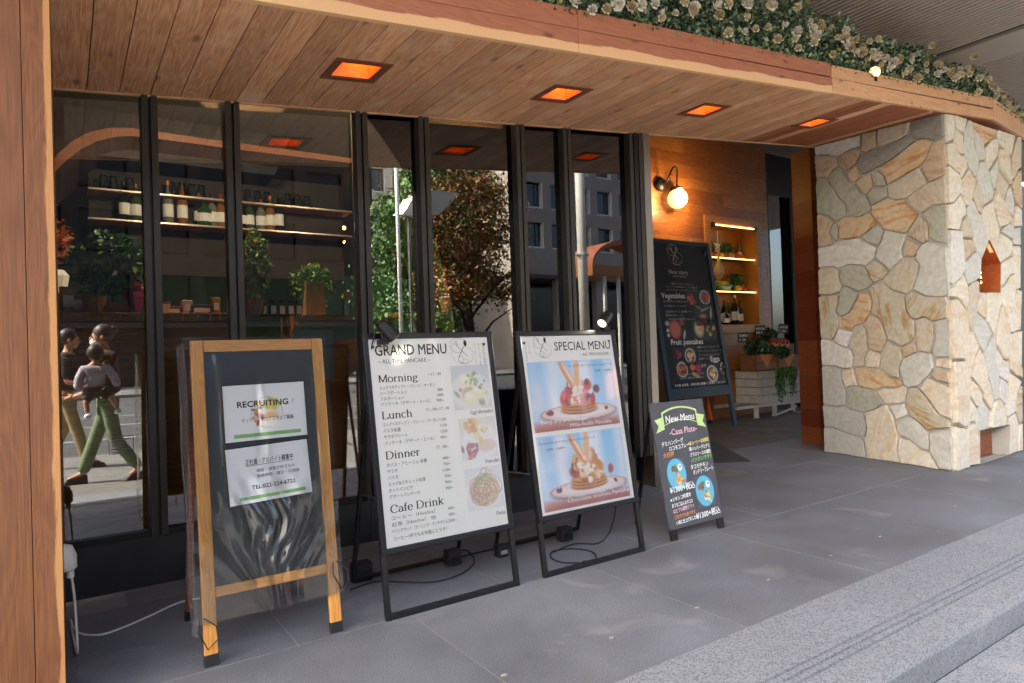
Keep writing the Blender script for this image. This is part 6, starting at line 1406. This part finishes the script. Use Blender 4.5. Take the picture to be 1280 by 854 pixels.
mb = MB(); mb.lathe([(.014, -.03), (.014, 0)], 10, (.02, 0, 0)); part('plug', mb, M['white_plastic'], dv)
wc = thing('white_cable', 'white power cable lying across the dark slabs by the left post', 'cable', (0, 3.3, 0)); P0 = Vector((.005, 3.3, PY(84, 710, 3.3).z-.03))
gp_ = [PZ(88, 775, .006), PZ(96, 790, .006), PZ(122, 794, .006), PZ(150, 786, .006), PZ(185, 771, .006), PZ(222, 754, .006), PZ(250, 748, .006)]
cu = bpy.data.curves.new('wc', 'CURVE'); pts = [P0, P0+Vector((.01, -.01, -.1)), Vector((.02, 3.26, .03))]+gp_
def smooth_pts(pts, n=8):
    out = []; pts = [Vector(p) for p in pts]; P_ = [pts[0]]+pts+[pts[-1]]
    for i in range(1, len(P_)-2):
        p0, p1, p2, p3 = P_[i-1:i+3]
        for k in range(n):
            t = k/n; out.append(.5*((2*p1)+(-p0+p2)*t+(2*p0-5*p1+4*p2-p3)*t*t+(-p0+3*p1-3*p2+p3)*t**3))
    out.append(pts[-1]); return out
mb = MB(); mb.tube(smooth_pts(pts), .005, 8); part('cord', mb, M['cable_white'], wc, M=T((0, -3.3, 0)), smooth=True)
# transformer boxes and black cables behind the stands
for i, (px, py, s_, lab) in enumerate(((452, 712, .10, 'black transformer box behind the left leg of the grand menu stand'), (566, 692, .085, 'black transformer box behind the middle of the grand menu stand'), (627, 682, .07, 'small black transformer box between the two menu stands'), (706, 662, .085, 'black transformer box behind the special menu stand'))):
    p = PZ(px, py+14, .0); t = thing('transformer_box', lab, 'box', (p.x, p.y, .002), group='black boxes behind the menu stands'); mb = MB(); mb.box(-s_/2, s_/2, -s_*.4, s_*.4, 0, s_); part('housing', mb, M['rubber'], t, bevel=.008)
    mb = MB(); mb.box(-s_*.3, s_*.3, -s_*.4-.004, -s_*.4-.001, s_*.3, s_*.6); part('rating_plate', mb, M['ink_grey'] if i == 2 else M['alu_black'], t)
def cable(pxs, lab, r_=.0042):
    t = thing('black_cable', lab, 'cable', (0, 0, 0)); mb = MB(); mb.tube(smooth_pts([PZ(*p, r_+.001) if len(p) == 2 else PZ(p[0], p[1], p[2]) for p in pxs]), r_, 7); part('cord', mb, M['rubber'], t, smooth=True)
cable([(438, 737), (470, 727), (510, 728), (545, 727), (575, 718), (591, 706), (592, 697), (583, 688), (570, 690)], 'black cable looping on the slabs under the grand menu stand')
cable([(728, 702), (745, 700), (740, 690), (716, 686), (692, 689), (689, 697), (702, 703), (724, 704), (738, 706)], 'black cable coil under the special menu stand')
cable([(692, 690), (718, 680), (748, 679), (762, 665), (768, 645, .1), (770, 632, .2)], 'black cable rising behind the special menu stand')
cable([(560, 700), (600, 690), (640, 682), (680, 672), (700, 668)], 'black cable running between the two menu stands')

# ================================================================== the street behind the camera (seen reflected in the glass)
GY = 4.098*2          # mirror plane: real Y = GY - virtual Y
def mir(x, y, D): p = PY(x, y, D); return Vector((p.x, GY-D, p.z))
def person(label, loc, face, top_c, leg_c, shoe_c, stride=.25, h=1.68, arms='down', hair_c='#1f1613', mask=False, long_sleeve=True):
    """face: +1 walks towards +X, -1 towards -X. Local frame: x = walking direction, y = left"""
    t = thing('person', label, 'person', loc, 0 if face > 0 else math.pi); k = h/1.68
    S = lambda *a: tuple(v*k for v in a)
    # body in one continuous skin: pelvis root
    V = [S(0, 0, .92), S(0, 0, 1.08), S(0, 0, 1.28), S(.01, 0, 1.42), S(.02, 0, 1.50), S(.04, 0, 1.56), S(.05, 0, 1.66),
         S(0, .09, .86), S(stride*.5, .09, .48), S(stride, .09, .10), S(stride+.14, .09, .05),
         S(0, -.09, .86), S(-stride*.25, -.09, .47), S(-stride*1.1, -.09, .14), S(-stride*1.1+.10, -.09, .05)]
    E = [(0, 1), (1, 2), (2, 3), (3, 4), (4, 5), (5, 6), (0, 7), (7, 8), (8, 9), (9, 10), (0, 11), (11, 12), (12, 13), (13, 14)]
    Rr = [(.115, .14), (.11, .13), (.115, .16), (.09, .15), (.05, .05), (.055, .055), (.085, .075), .085, .058, .038, .03, .085, .058, .038, .03]
    if arms == 'hold':
        AV = [S(0, .19, 1.40), S(.02, .25, 1.16), S(.24, .14, 1.10), S(.32, .08, 1.12), S(0, -.19, 1.40), S(.04, -.26, 1.16), S(.24, -.16, 1.0), S(.33, -.1, .98)]
    elif arms == 'phone':
        AV = [S(0, .19, 1.40), S(.02, .23, 1.14), S(.26, .1, 1.22), S(.34, .05, 1.26), S(0, -.19, 1.40), S(.02, -.24, 1.14), S(.26, -.1, 1.2), S(.33, -.05, 1.22)]
    else:
        AV = [S(0, .19, 1.40), S(-.04, .24, 1.14), S(.06, .24, .9), S(.1, .23, .82), S(0, -.19, 1.40), S(.04, -.24, 1.14), S(.14, -.24, .92), S(.18, -.23, .85)]
    n = len(V); V += AV; E += [(3, n), (n, n+1), (n+1, n+2), (n+2, n+3), (3, n+4), (n+4, n+5), (n+5, n+6), (n+6, n+7)]
    Rr += [.06, .045, .035, .03, .06, .045, .035, .03]
    Rr = [tuple(q*k for q in r_) if isinstance(r_, tuple) else r_*k for r_ in Rr]
    thin = {0: .72, 1: .75, 2: .75, 3: .72, 7: .75, 8: .8, 11: .75, 12: .8, n: .65, n+1: .75, n+4: .65, n+5: .75}
    Rb = [tuple(q*thin.get(i, 1) for q in (r_ if isinstance(r_, tuple) else (r_, r_))) for i, r_ in enumerate(Rr)]
    skin_body('body', V, E, Rb, M['skin'], t)
    # clothing: slightly larger shells over torso+arms and over legs
    tv = [0, 1, 2, 3, 4]+[n, n+1, n+2, n+4, n+5, n+6]; mp = {v: i for i, v in enumerate(tv)}
    te = [e for e in E if e[0] in mp and e[1] in mp]
    vv = [V[i] for i in tv]; vv[mp[4]] = S(.015, 0, 1.475); vv[mp[0]] = S(0, 0, .97)
    skin_body('top', vv, [(mp[a], mp[b_]) for a, b_ in te], [tuple(q+.034*k for q in (Rr[i] if isinstance(Rr[i], tuple) else (Rr[i],)*2)) for i in tv], top_c, t)
    lv = [0, 7, 8, 9, 11, 12, 13]; mp = {v: i for i, v in enumerate(lv)}; le = [e for e in E if e[0] in mp and e[1] in mp]
    Rr[0] = (.082*k, .095*k); Rr[7] = Rr[11] = .062*k; Rr[8] = Rr[12] = .05*k; Rr[9] = Rr[13] = .045*k
    skin_body('trousers', [V[i] for i in lv], [(mp[a], mp[b_]) for a, b_ in le], [tuple(q*(1.0)+.024*k for q in (Rr[i] if isinstance(Rr[i], tuple) else (Rr[i],)*2)) for i in lv], leg_c, t)
    for (a, b_) in ((9, 10), (13, 14)):
        p, q = Vector(V[a]), Vector(V[b_]); mb = MB(); cx_, cy_ = (p.x+q.x)/2, p.y
        mb.prism([(p.x-.06, cy_-.045, 0), (q.x+.04, cy_-.04, 0), (q.x+.08, cy_, 0), (q.x+.04, cy_+.04, 0), (p.x-.06, cy_+.045, 0)], [(p.x-.05, cy_-.035, .1*k), (q.x-.02, cy_-.03, .075*k), (q.x+.05, cy_, .05*k), (q.x-.02, cy_+.03, .075*k), (p.x-.05, cy_+.035, .1*k)])
        part('shoe', mb, shoe_c, t, bevel=.01)
    hm = mat('hair_'+hair_c[1:], hair_c, .5); mb = MB(); mb.ball(S(.025, 0, 1.675), .105*k, 18, sz=1.05); o = part('hair', mb, hm, t, smooth=True)
    mb = MB(); mb.ball(S(.07, 0, 1.615), .078*k, 16, sz=1.25); part('face', mb, M['skin'], t, smooth=True)
    mb = MB(); mb.lathe([(.012, -.02), (.018, .0), (.004, .03)], 8, S(.148, 0, 1.61)); part('nose', mb, M['skin'], t, smooth=True)
    for sy_ in (-1, 1): mb = MB(); mb.ball(S(.138, .032*sy_, 1.64), .011*k, 8); part('eye', mb, M['ink'], t); mb = MB(); mb.ball(S(.04, .088*sy_, 1.625), .024*k, 8, sz=1.3); part('ear', mb, M['skin'], t, smooth=True)
    if mask: mb = MB(); mb.ball(S(-.07, 0, 1.71), .05*k, 12); part('hair_bun', mb, hm, t, smooth=True); mb = MB(); mb.ball(S(.088, 0, 1.575), .073*k, 14, sz=.8); part('mask', mb, M['paper'], t, smooth=True)
    else: mb = MB(); mb.box(*[v*k for v in (.138, .147, -.022, .022, 1.562, 1.57)]); part('mouth', mb, mat('lips', '#8a4a42', .5), t)
    for hi in (n+3, n+7):   # hands: palm and five bent fingers
        c = Vector(V[hi]); d = (c-Vector(V[hi-1])).normalized(); sd = d.orthogonal().normalized(); nn = d.cross(sd)
        hv = [c-d*.02, c+d*.05]; he = [(0, 1)]; hr = [.024, .03]
        for f in range(4): b0_ = len(hv); o_ = sd*(.027-.018*f); hv += [c+d*.09+o_, c+d*(.115-.006*abs(f-1))+o_+nn*.02]; he += [(1, b0_), (b0_, b0_+1)]; hr += [.0095, .008]
        b0_ = len(hv); hv += [c+d*.04+sd*.045, c+d*.07+sd*.055+nn*.015]; he += [(0, b0_), (b0_, b0_+1)]; hr += [.011, .009]
        skin_body('hand', hv, he, hr, M['skin'], t, sub=1)
    return t
def skin_body(name, verts, edges, radii, mt, parent, root=0, sub=2):
    bm = bmesh.new(); ly = bm.verts.layers.skin.verify(); vs = [bm.verts.new(tuple(v)) for v in verts]
    for a, b_ in edges: bm.edges.new((vs[a], vs[b_]))
    for i, v in enumerate(vs):
        r_ = radii[i]; v[ly].radius = r_ if isinstance(r_, tuple) else (r_, r_); v[ly].use_root = (i == root)
    me = bpy.data.meshes.new(name); bm.to_mesh(me); bm.free(); me.materials.append(mt)
    o = link(name, me, parent); sk = o.modifiers.new('skin', 'SKIN'); sk.use_smooth_shade = True
    s = o.modifiers.new('sub', 'SUBSURF'); s.levels = s.render_levels = sub; return o
w1 = mir(122, 607, 9.0)
person('person in dark top and green trousers carrying a small child past the shop', (w1.x+.12, w1.y, -.16), -1, mat('top_dark', '#2c2622', .8), mat('trousers_green', '#6c7d5c', .8), M['leather'], .26, 1.72, 'hold', '#3a2a20', True)
w2 = mir(88, 585, 10.5)
person('person in dark shirt and khaki trousers looking at a phone behind the parent', (w2.x-.02, w2.y, -.16), 1, mat('shirt_dark', '#1e1e20', .8), mat('khaki', '#a08a64', .85), M['leather'], .2, 1.74, 'phone', '#1f1613')
# the carried child
kd = thing('child', 'small dark haired child in pale lilac shirt held in the arms of the parent', 'person', (w1.x-.0, w1.y+.30, .84)); kd.scale = (.86, .86, .86)
V = [(0, 0, .12), (0, 0, .26), (0, 0, .40), (0, 0, .46), (0, .0, .56), (-.12, .0, .36), (-.19, .02, .22), (-.2, .04, .1), (.12, .0, .36), (.2, .02, .24), (.24, .04, .12), (-.07, .02, .06), (-.12, .08, -.06), (-.1, .1, -.2), (.07, .02, .06), (.16, .08, -.02), (.22, .1, -.16)]
E = [(0, 1), (1, 2), (2, 3), (3, 4), (2, 5), (5, 6), (6, 7), (2, 8), (8, 9), (9, 10), (0, 11), (11, 12), (12, 13), (0, 14), (14, 15), (15, 16)]
Rr = [(.09, .08), (.1, .08), (.09, .075), .04, (.075, .08), .045, .035, .028, .045, .035, .028, .06, .045, .032, .06, .045, .032]
skin_body('body', V, E, [(tuple(q*.72 for q in r_) if isinstance(r_, tuple) else r_*.85) for r_ in Rr], M['skin'], kd)
tv = [0, 1, 2, 5, 6, 7, 8, 9, 10]; mp = {v: i for i, v in enumerate(tv)}
skin_body('shirt', [((0, 0, .08) if i == 0 else V[i]) for i in tv], [(mp[a], mp[b_]) for a, b_ in E if a in mp and b_ in mp], [tuple(q+.022 for q in (Rr[i] if isinstance(Rr[i], tuple) else (Rr[i],)*2)) for i in tv], mat('shirt_lilac', '#b8b0bc', .85), kd)
lv = [0, 11, 12, 14, 15]; mp = {v: i for i, v in enumerate(lv)}
skin_body('shorts', [V[i] for i in lv], [(mp[a], mp[b_]) for a, b_ in E if a in mp and b_ in mp], [tuple(q+.014 for q in (Rr[i] if isinstance(Rr[i], tuple) else (Rr[i],)*2)) for i in lv], mat('shorts_dark', '#26262a', .8), kd)
mb = MB(); mb.ball((0, .01, .575), .1, 16, sz=1.05); part('hair', mb, M['hair'], kd, smooth=True)
mb = MB(); mb.ball((0, -.03, .55), .082, 14, sz=1.15); part('face', mb, M['skin'], kd, smooth=True)
for x_, y_, z_ in ((-.1, .11, -.24), (.23, .11, -.2)): mb = MB(); mb.ball((x_, y_, z_), .045, 10, sz=.8); part('shoe', mb, M['paper'], kd, smooth=True)

def wall_with_windows(root, x0, x1, z0_, z1_, y, cols, rows, mt, framem, glassm, depth=.35, namew='window'):
    """front wall facing +Y at y; cols = [(a,b)], rows = [(a,b)]"""
    mb = MB(); xs = sorted(set([x0, x1]+[v for c in cols for v in c])); zs_ = sorted(set([z0_, z1_]+[v for r_ in rows for v in r_]))
    for i in range(len(xs)-1):
        for j in range(len(zs_)-1):
            a, b_, c_, d_ = xs[i], xs[i+1], zs_[j], zs_[j+1]
            if (a, b_) in cols and (c_, d_) in rows:
                mb.quad((a, y, c_), (a, y, d_), (a, y-depth, d_), (a, y-depth, c_)); mb.quad((b_, y, d_), (b_, y, c_), (b_, y-depth, c_), (b_, y-depth, d_))
                mb.quad((a, y, c_), (a, y-depth, c_), (b_, y-depth, c_), (b_, y, c_)); mb.quad((a, y-depth, d_), (a, y, d_), (b_, y, d_), (b_, y-depth, d_))
                w = MB()
                w.box(b_-.09, b_, y-depth+.02, y+.03, c_, d_); w.box(a, b_-.09, y-depth+.02, y+.03, c_, c_+.09)
                w2 = MB(); w2.box(a, a+.07, y-depth+.02, y-depth+.08, c_+.09, d_); w2.box(a+.07, b_-.09, y-depth+.02, y-depth+.08, d_-.07, d_); w2.box(a+.62*(b_-a), a+.62*(b_-a)+.05, y-depth+.02, y-depth+.07, c_+.09, d_-.07)
                wo = part(namew, w, framem, root); part('sash', w2, M['mullion_dark'], wo); g = MB(); g.box(a+.01, b_-.01, y-depth-.01, y-depth+.015, c_+.01, d_-.01); part('pane', g, glassm, wo)
            else: mb.quad((a, y, c_), (b_, y, c_), (b_, y, d_), (a, y, d_))
    part('front_wall', mb, mt, root)
# grey office building, its corner at 27 m
D = 40; by = GY-D
ob = thing('office_building', 'dark grey stone office block with square white trimmed windows across the street', 'building', (0, 0, 0))
dkst = mat('dark_stone', '#8f857e', .75, var=.08, vscale=1.2); ltst = mat('light_stone', '#c2b8aa', .8, var=.06, vscale=.8); wtrim = mat('white_trim', '#d8d4cc', .6)
cols = [(28.65+2.35*k, 30.2+2.35*k) for k in range(11)]; rows = [(8.8+3.0*k, 10.75+3.0*k) for k in range(6)]
cols = [(round(a, 3), round(b_, 3)) for a, b_ in cols]; rows = [(round(a, 3), round(b_, 3)) for a, b_ in rows]
wall_with_windows(ob, 27.2, 56, 6.8, 28, by, cols, rows, dkst, wtrim, M['city_glass'])
mb = MB(); mb.quad((27.2, by, -.2), (27.2, by, 28), (27.2, by-14, 28), (27.2, by-14, -.2)); mb.quad((27.2, by, 28), (56, by, 28), (56, by-14, 28), (27.2, by-14, 28)); part('side_wall', mb, ltst, ob)
for (zz_, d0) in ((11.6, 4.0), (15.2, 4.0)): w = MB(); w.box(27.15, 27.22, by-d0-1.6, by-d0, zz_, zz_+1.1); wo = part('window', w, wtrim, ob); g = MB(); g.box(27.12, 27.149, by-d0-1.5, by-d0-.1, zz_+.1, zz_+1.0); part('pane', g, M['city_glass2'], wo)
mb = MB(); mb.box(27.5, 56, by-3.0, by-2.9, -.2, 6.8); part('shopfront_glass', mb, M['city_glass2'], ob); mb = MB(); 
for k in range(7): mb.box(27.3+4*k, 27.9+4*k, by-.6, by, -.2, 6.8)
part('column', mb, dkst, ob); mb = MB(); mb.box(27.2, 56, by-3, by+.3, 6.5, 6.79); part('lintel', mb, mat('lintel', '#3a3634', .7), ob)
# blue glass tower and pale block beyond the trees
D = 62; ty = GY-D
tw = thing('glass_tower', 'blue curtain walled tower behind the street trees', 'building', (0, 0, 0)); cols = [(round(22+2.2*k, 2), round(24.0+2.2*k, 2)) for k in range(9)]; rows = [(round(1+3.4*k, 2), round(4.1+3.4*k, 2)) for k in range(11)]
wall_with_windows(tw, 21.8, 42, -.2, 40, ty, cols, rows, mat('tower_frame', '#4a5a68', .5), mat('tower_mullion', '#8c979c', .5), mat('tower_glass', '#6f9cbe', .15, spec=.8), .1)
mb = MB(); mb.quad((21.8, ty, -.2), (21.8, ty, 40), (21.8, ty-10, 40), (21.8, ty-10, -.2)); part('side_wall', mb, ltst, tw)
D = 44; ly = GY-D
lb = thing('low_dark_building', 'long dark low building straight across the street', 'building', (0, 0, 0)); cols = [(round(-28+3.2*k, 2), round(-25.6+3.2*k, 2)) for k in range(14)]; rows = [(3.9, 6.4), (7.6, 10.0), (11.2, 13.6)]
wall_with_windows(lb, -40, 18.2, -.2, 15.2, ly, cols, rows, mat('dark_brick', '#1f1a17', .85, var=.15), mat('dark_frame', '#0c0c0c', 1, spec=0), mat('dark_window', '#0c1214', .3, spec=.2), .2)
mb = MB(); mb.quad((18.2, ly, -.2), (18.2, ly-9, -.2), (18.2, ly-9, 15.2), (18.2, ly, 15.2)); part('side_wall', mb, dkst, lb); mb = MB(); mb.box(-40, 18.2, ly, ly+.9, 3.2, 3.5); part('awning', mb, mat('awning_dark', '#262422', .7), lb)
pb = thing('pale_block', 'pale rendered block between the dark building and the tower', 'building', (0, 0, 0)); D = 52
cols = [(round(19.6+1.9*k, 2), round(20.8+1.9*k, 2)) for k in range(3)]; rows = [(round(2+3.2*k, 2), round(4+3.2*k, 2)) for k in range(8)]
wall_with_windows(pb, 18.6, 25.4, -.2, 14.5, GY-D, cols, rows, mat('pale_render', '#b4b0a8', .8), wtrim, M['city_glass2'], .2); mb = MB(); mb.box(18.6, 25.4, GY-D-5, GY-D-.001, 14.4, 14.5); part('roof', mb, dkst, pb)
# trees
def tree(label, x, y, base, h, cr, mts, wts, n, ls, conic=False):
    t = thing('street_tree', label, 'tree', (x, y, base), group='street trees reflected in the glass'); mb = MB()
    mb.tube([(0, 0, 0), (.05, .02, h*.25), (-.03, 0, h*.5), (0, 0, h*.8)], [.16, .12, .09, .03], 10)
    part('trunk', mb, M['bark'], t, smooth=True); mb = MB()
    for k in range(9):
        a = k*2.4; z_ = h*(.22+.05*k); mb.tube([(0, 0, z_), (cr*.5*math.cos(a), cr*.5*math.sin(a), z_+h*.14), (cr*.85*math.cos(a+.2), cr*.85*math.sin(a+.2), z_+h*.2)], [.05, .03, .012], 6)
    part('branch', mb, M['bark'], t, smooth=True); mb = MB()
    cl = [(random.uniform(-1, 1), random.uniform(-1, 1), random.random()) for _ in range(60)]
    for k in range(n):
        c = cl[k % 60]; 
        if conic: zf = c[2]; rr = cr*(1-.75*zf)*1.0; cx_, cy_, cz_ = c[0]*rr*.7, c[1]*rr*.7, h*(.12+.88*zf); sp = .32
        else: th = math.pi*(c[2]-.35)*.75; rr = cr*math.cos(th)*.85; cx_, cy_, cz_ = c[0]*rr, c[1]*rr, h*(.70+.30*math.sin(th)); sp = .34
        mb.leaf((cx_+random.gauss(0, sp), cy_+random.gauss(0, sp), cz_+random.gauss(0, sp*.6)), ls*random.uniform(.6, 1.4), random.choices(range(len(mts)), wts)[0], 1.6)
    part('crown', mb, mts, t); return t
a = mir(588, 330, 16); tree('autumn tree with orange brown leaves reflected in the middle pane', a.x-.1, a.y, -.16, 6.1, 1.55, [M['aut1'], M['aut2'], M['aut3']], (.5, .27, .23), 15000, .05)
a = mir(560, 330, 24); tree('green leaved street tree beyond the autumn one', a.x-.2, a.y, -.16, 9.3, 2.6, [M['aut2'], M['herb']], (.6, .4), 7000, .1)
a = mir(495, 330, 17); tree('dark green conifer reflected behind the thin white pole', a.x, a.y, -.16, 5.6, 1.3, [M['herb'], M['herb2'], M['aut2']], (.5, .3, .2), 9000, .06, True)
a = mir(515, 330, 22); tree('tall green conifer with lit top behind the first conifer', a.x+.5, a.y, -.16, 8.2, 1.8, [M['herb'], M['aut2']], (.5, .5), 7000, .08, True)
# poles
D = 13.0; a = PY(727, 300, D); pz = thing('thick_pole', 'thick white street pole with a ring clamp reflected in the last pane', 'pole', (a.x, GY-D, -.16)); mb = MB(); mb.tube([(0, 0, 0), (0, 0, 9)], .125, 20); polem = mat('pole_white', '#dad6cc', .5); part('shaft', mb, polem, pz, smooth=True)
zr = PY(723, 318, D).z+.16; mb = MB(); mb.lathe([(.14, -.03), (.16, -.02), (.16, .02), (.14, .03)], 20, (0, 0, zr)); mb.ball((-.19, 0, zr), .04, 8); mb.ball((.19, 0, zr), .04, 8); part('ring_clamp', mb, polem, pz)
D = 14.0; a = PY(498, 300, D); pz = thing('lamp_pole', 'thin white lamp pole with curved white wing reflected beside the conifer', 'pole', (a.x, GY-D, -.16)); mb = MB(); mb.tube([(0, 0, 0), (0, 0, 8)], .045, 12); part('shaft', mb, polem, pz, smooth=True)
# sail awning
D = 15.0; pts = [mir(503, 268, D), mir(508, 262, D), (mir(516, 248, D)), mir(537, 238, D), mir(572, 241, D), mir(566, 252, D), mir(549, 268, D), mir(530, 271, D)]
sa = thing('sail_canopy', 'white fabric sail canopy in the street, reflected behind the autumn tree', 'canopy', pts[0]); mb = MB(); q = [p-pts[0] for p in pts]; mb.prism([(p.x, p.y, p.z) for p in q], [(p.x+.1, p.y-.8, p.z+.12) for p in q]); part('sail', mb, mat('sail_fabric', '#c8c2b4', .8), sa)
mb = MB(); mb.tube([(.4, -.5, .2), (.4, -.5, -pts[0].z-.16)], .05, 10); part('post', mb, M['steel'], sa)
# brown arched kiosk
D = 17.0; kx = PY(770, 320, D).x; kz = PY(770, 345, D).z
kk = thing('arched_kiosk', 'brown arched roof kiosk with white posts reflected in the last pane', 'kiosk', (kx, GY-D, -.16)); mb = MB(); n = 14
for i in range(n):
    a, b_ = math.pi*i/n, math.pi*(i+1)/n; P_ = lambda t_, r_: (-1.1+2.2*(1-math.cos(t_))/2*1.6, 0, kz+.16+.35+r_*math.sin(t_))
    mb.quad(P_(a, .75), P_(b_, .75), P_(b_, .95), P_(a, .95)); p, q = P_(a, .95), P_(b_, .95); mb.quad(p, q, (q[0], -1.6, q[2]), (p[0], -1.6, p[2]))
part('arched_roof', mb, mat('kiosk_brown', '#9c5a3c', .7), kk); mb = MB(); mb.box(-1.1, 2.5, -1.6, 0, kz+.16, kz+.5); part('beam', mb, M['counter_wood'], kk)
for x_ in (-.5, .15, 2.2): mb = MB(); mb.box(x_, x_+.1, -.2, -.1, 0, kz+.16); part('post', mb, polem, kk)

flush_texts()
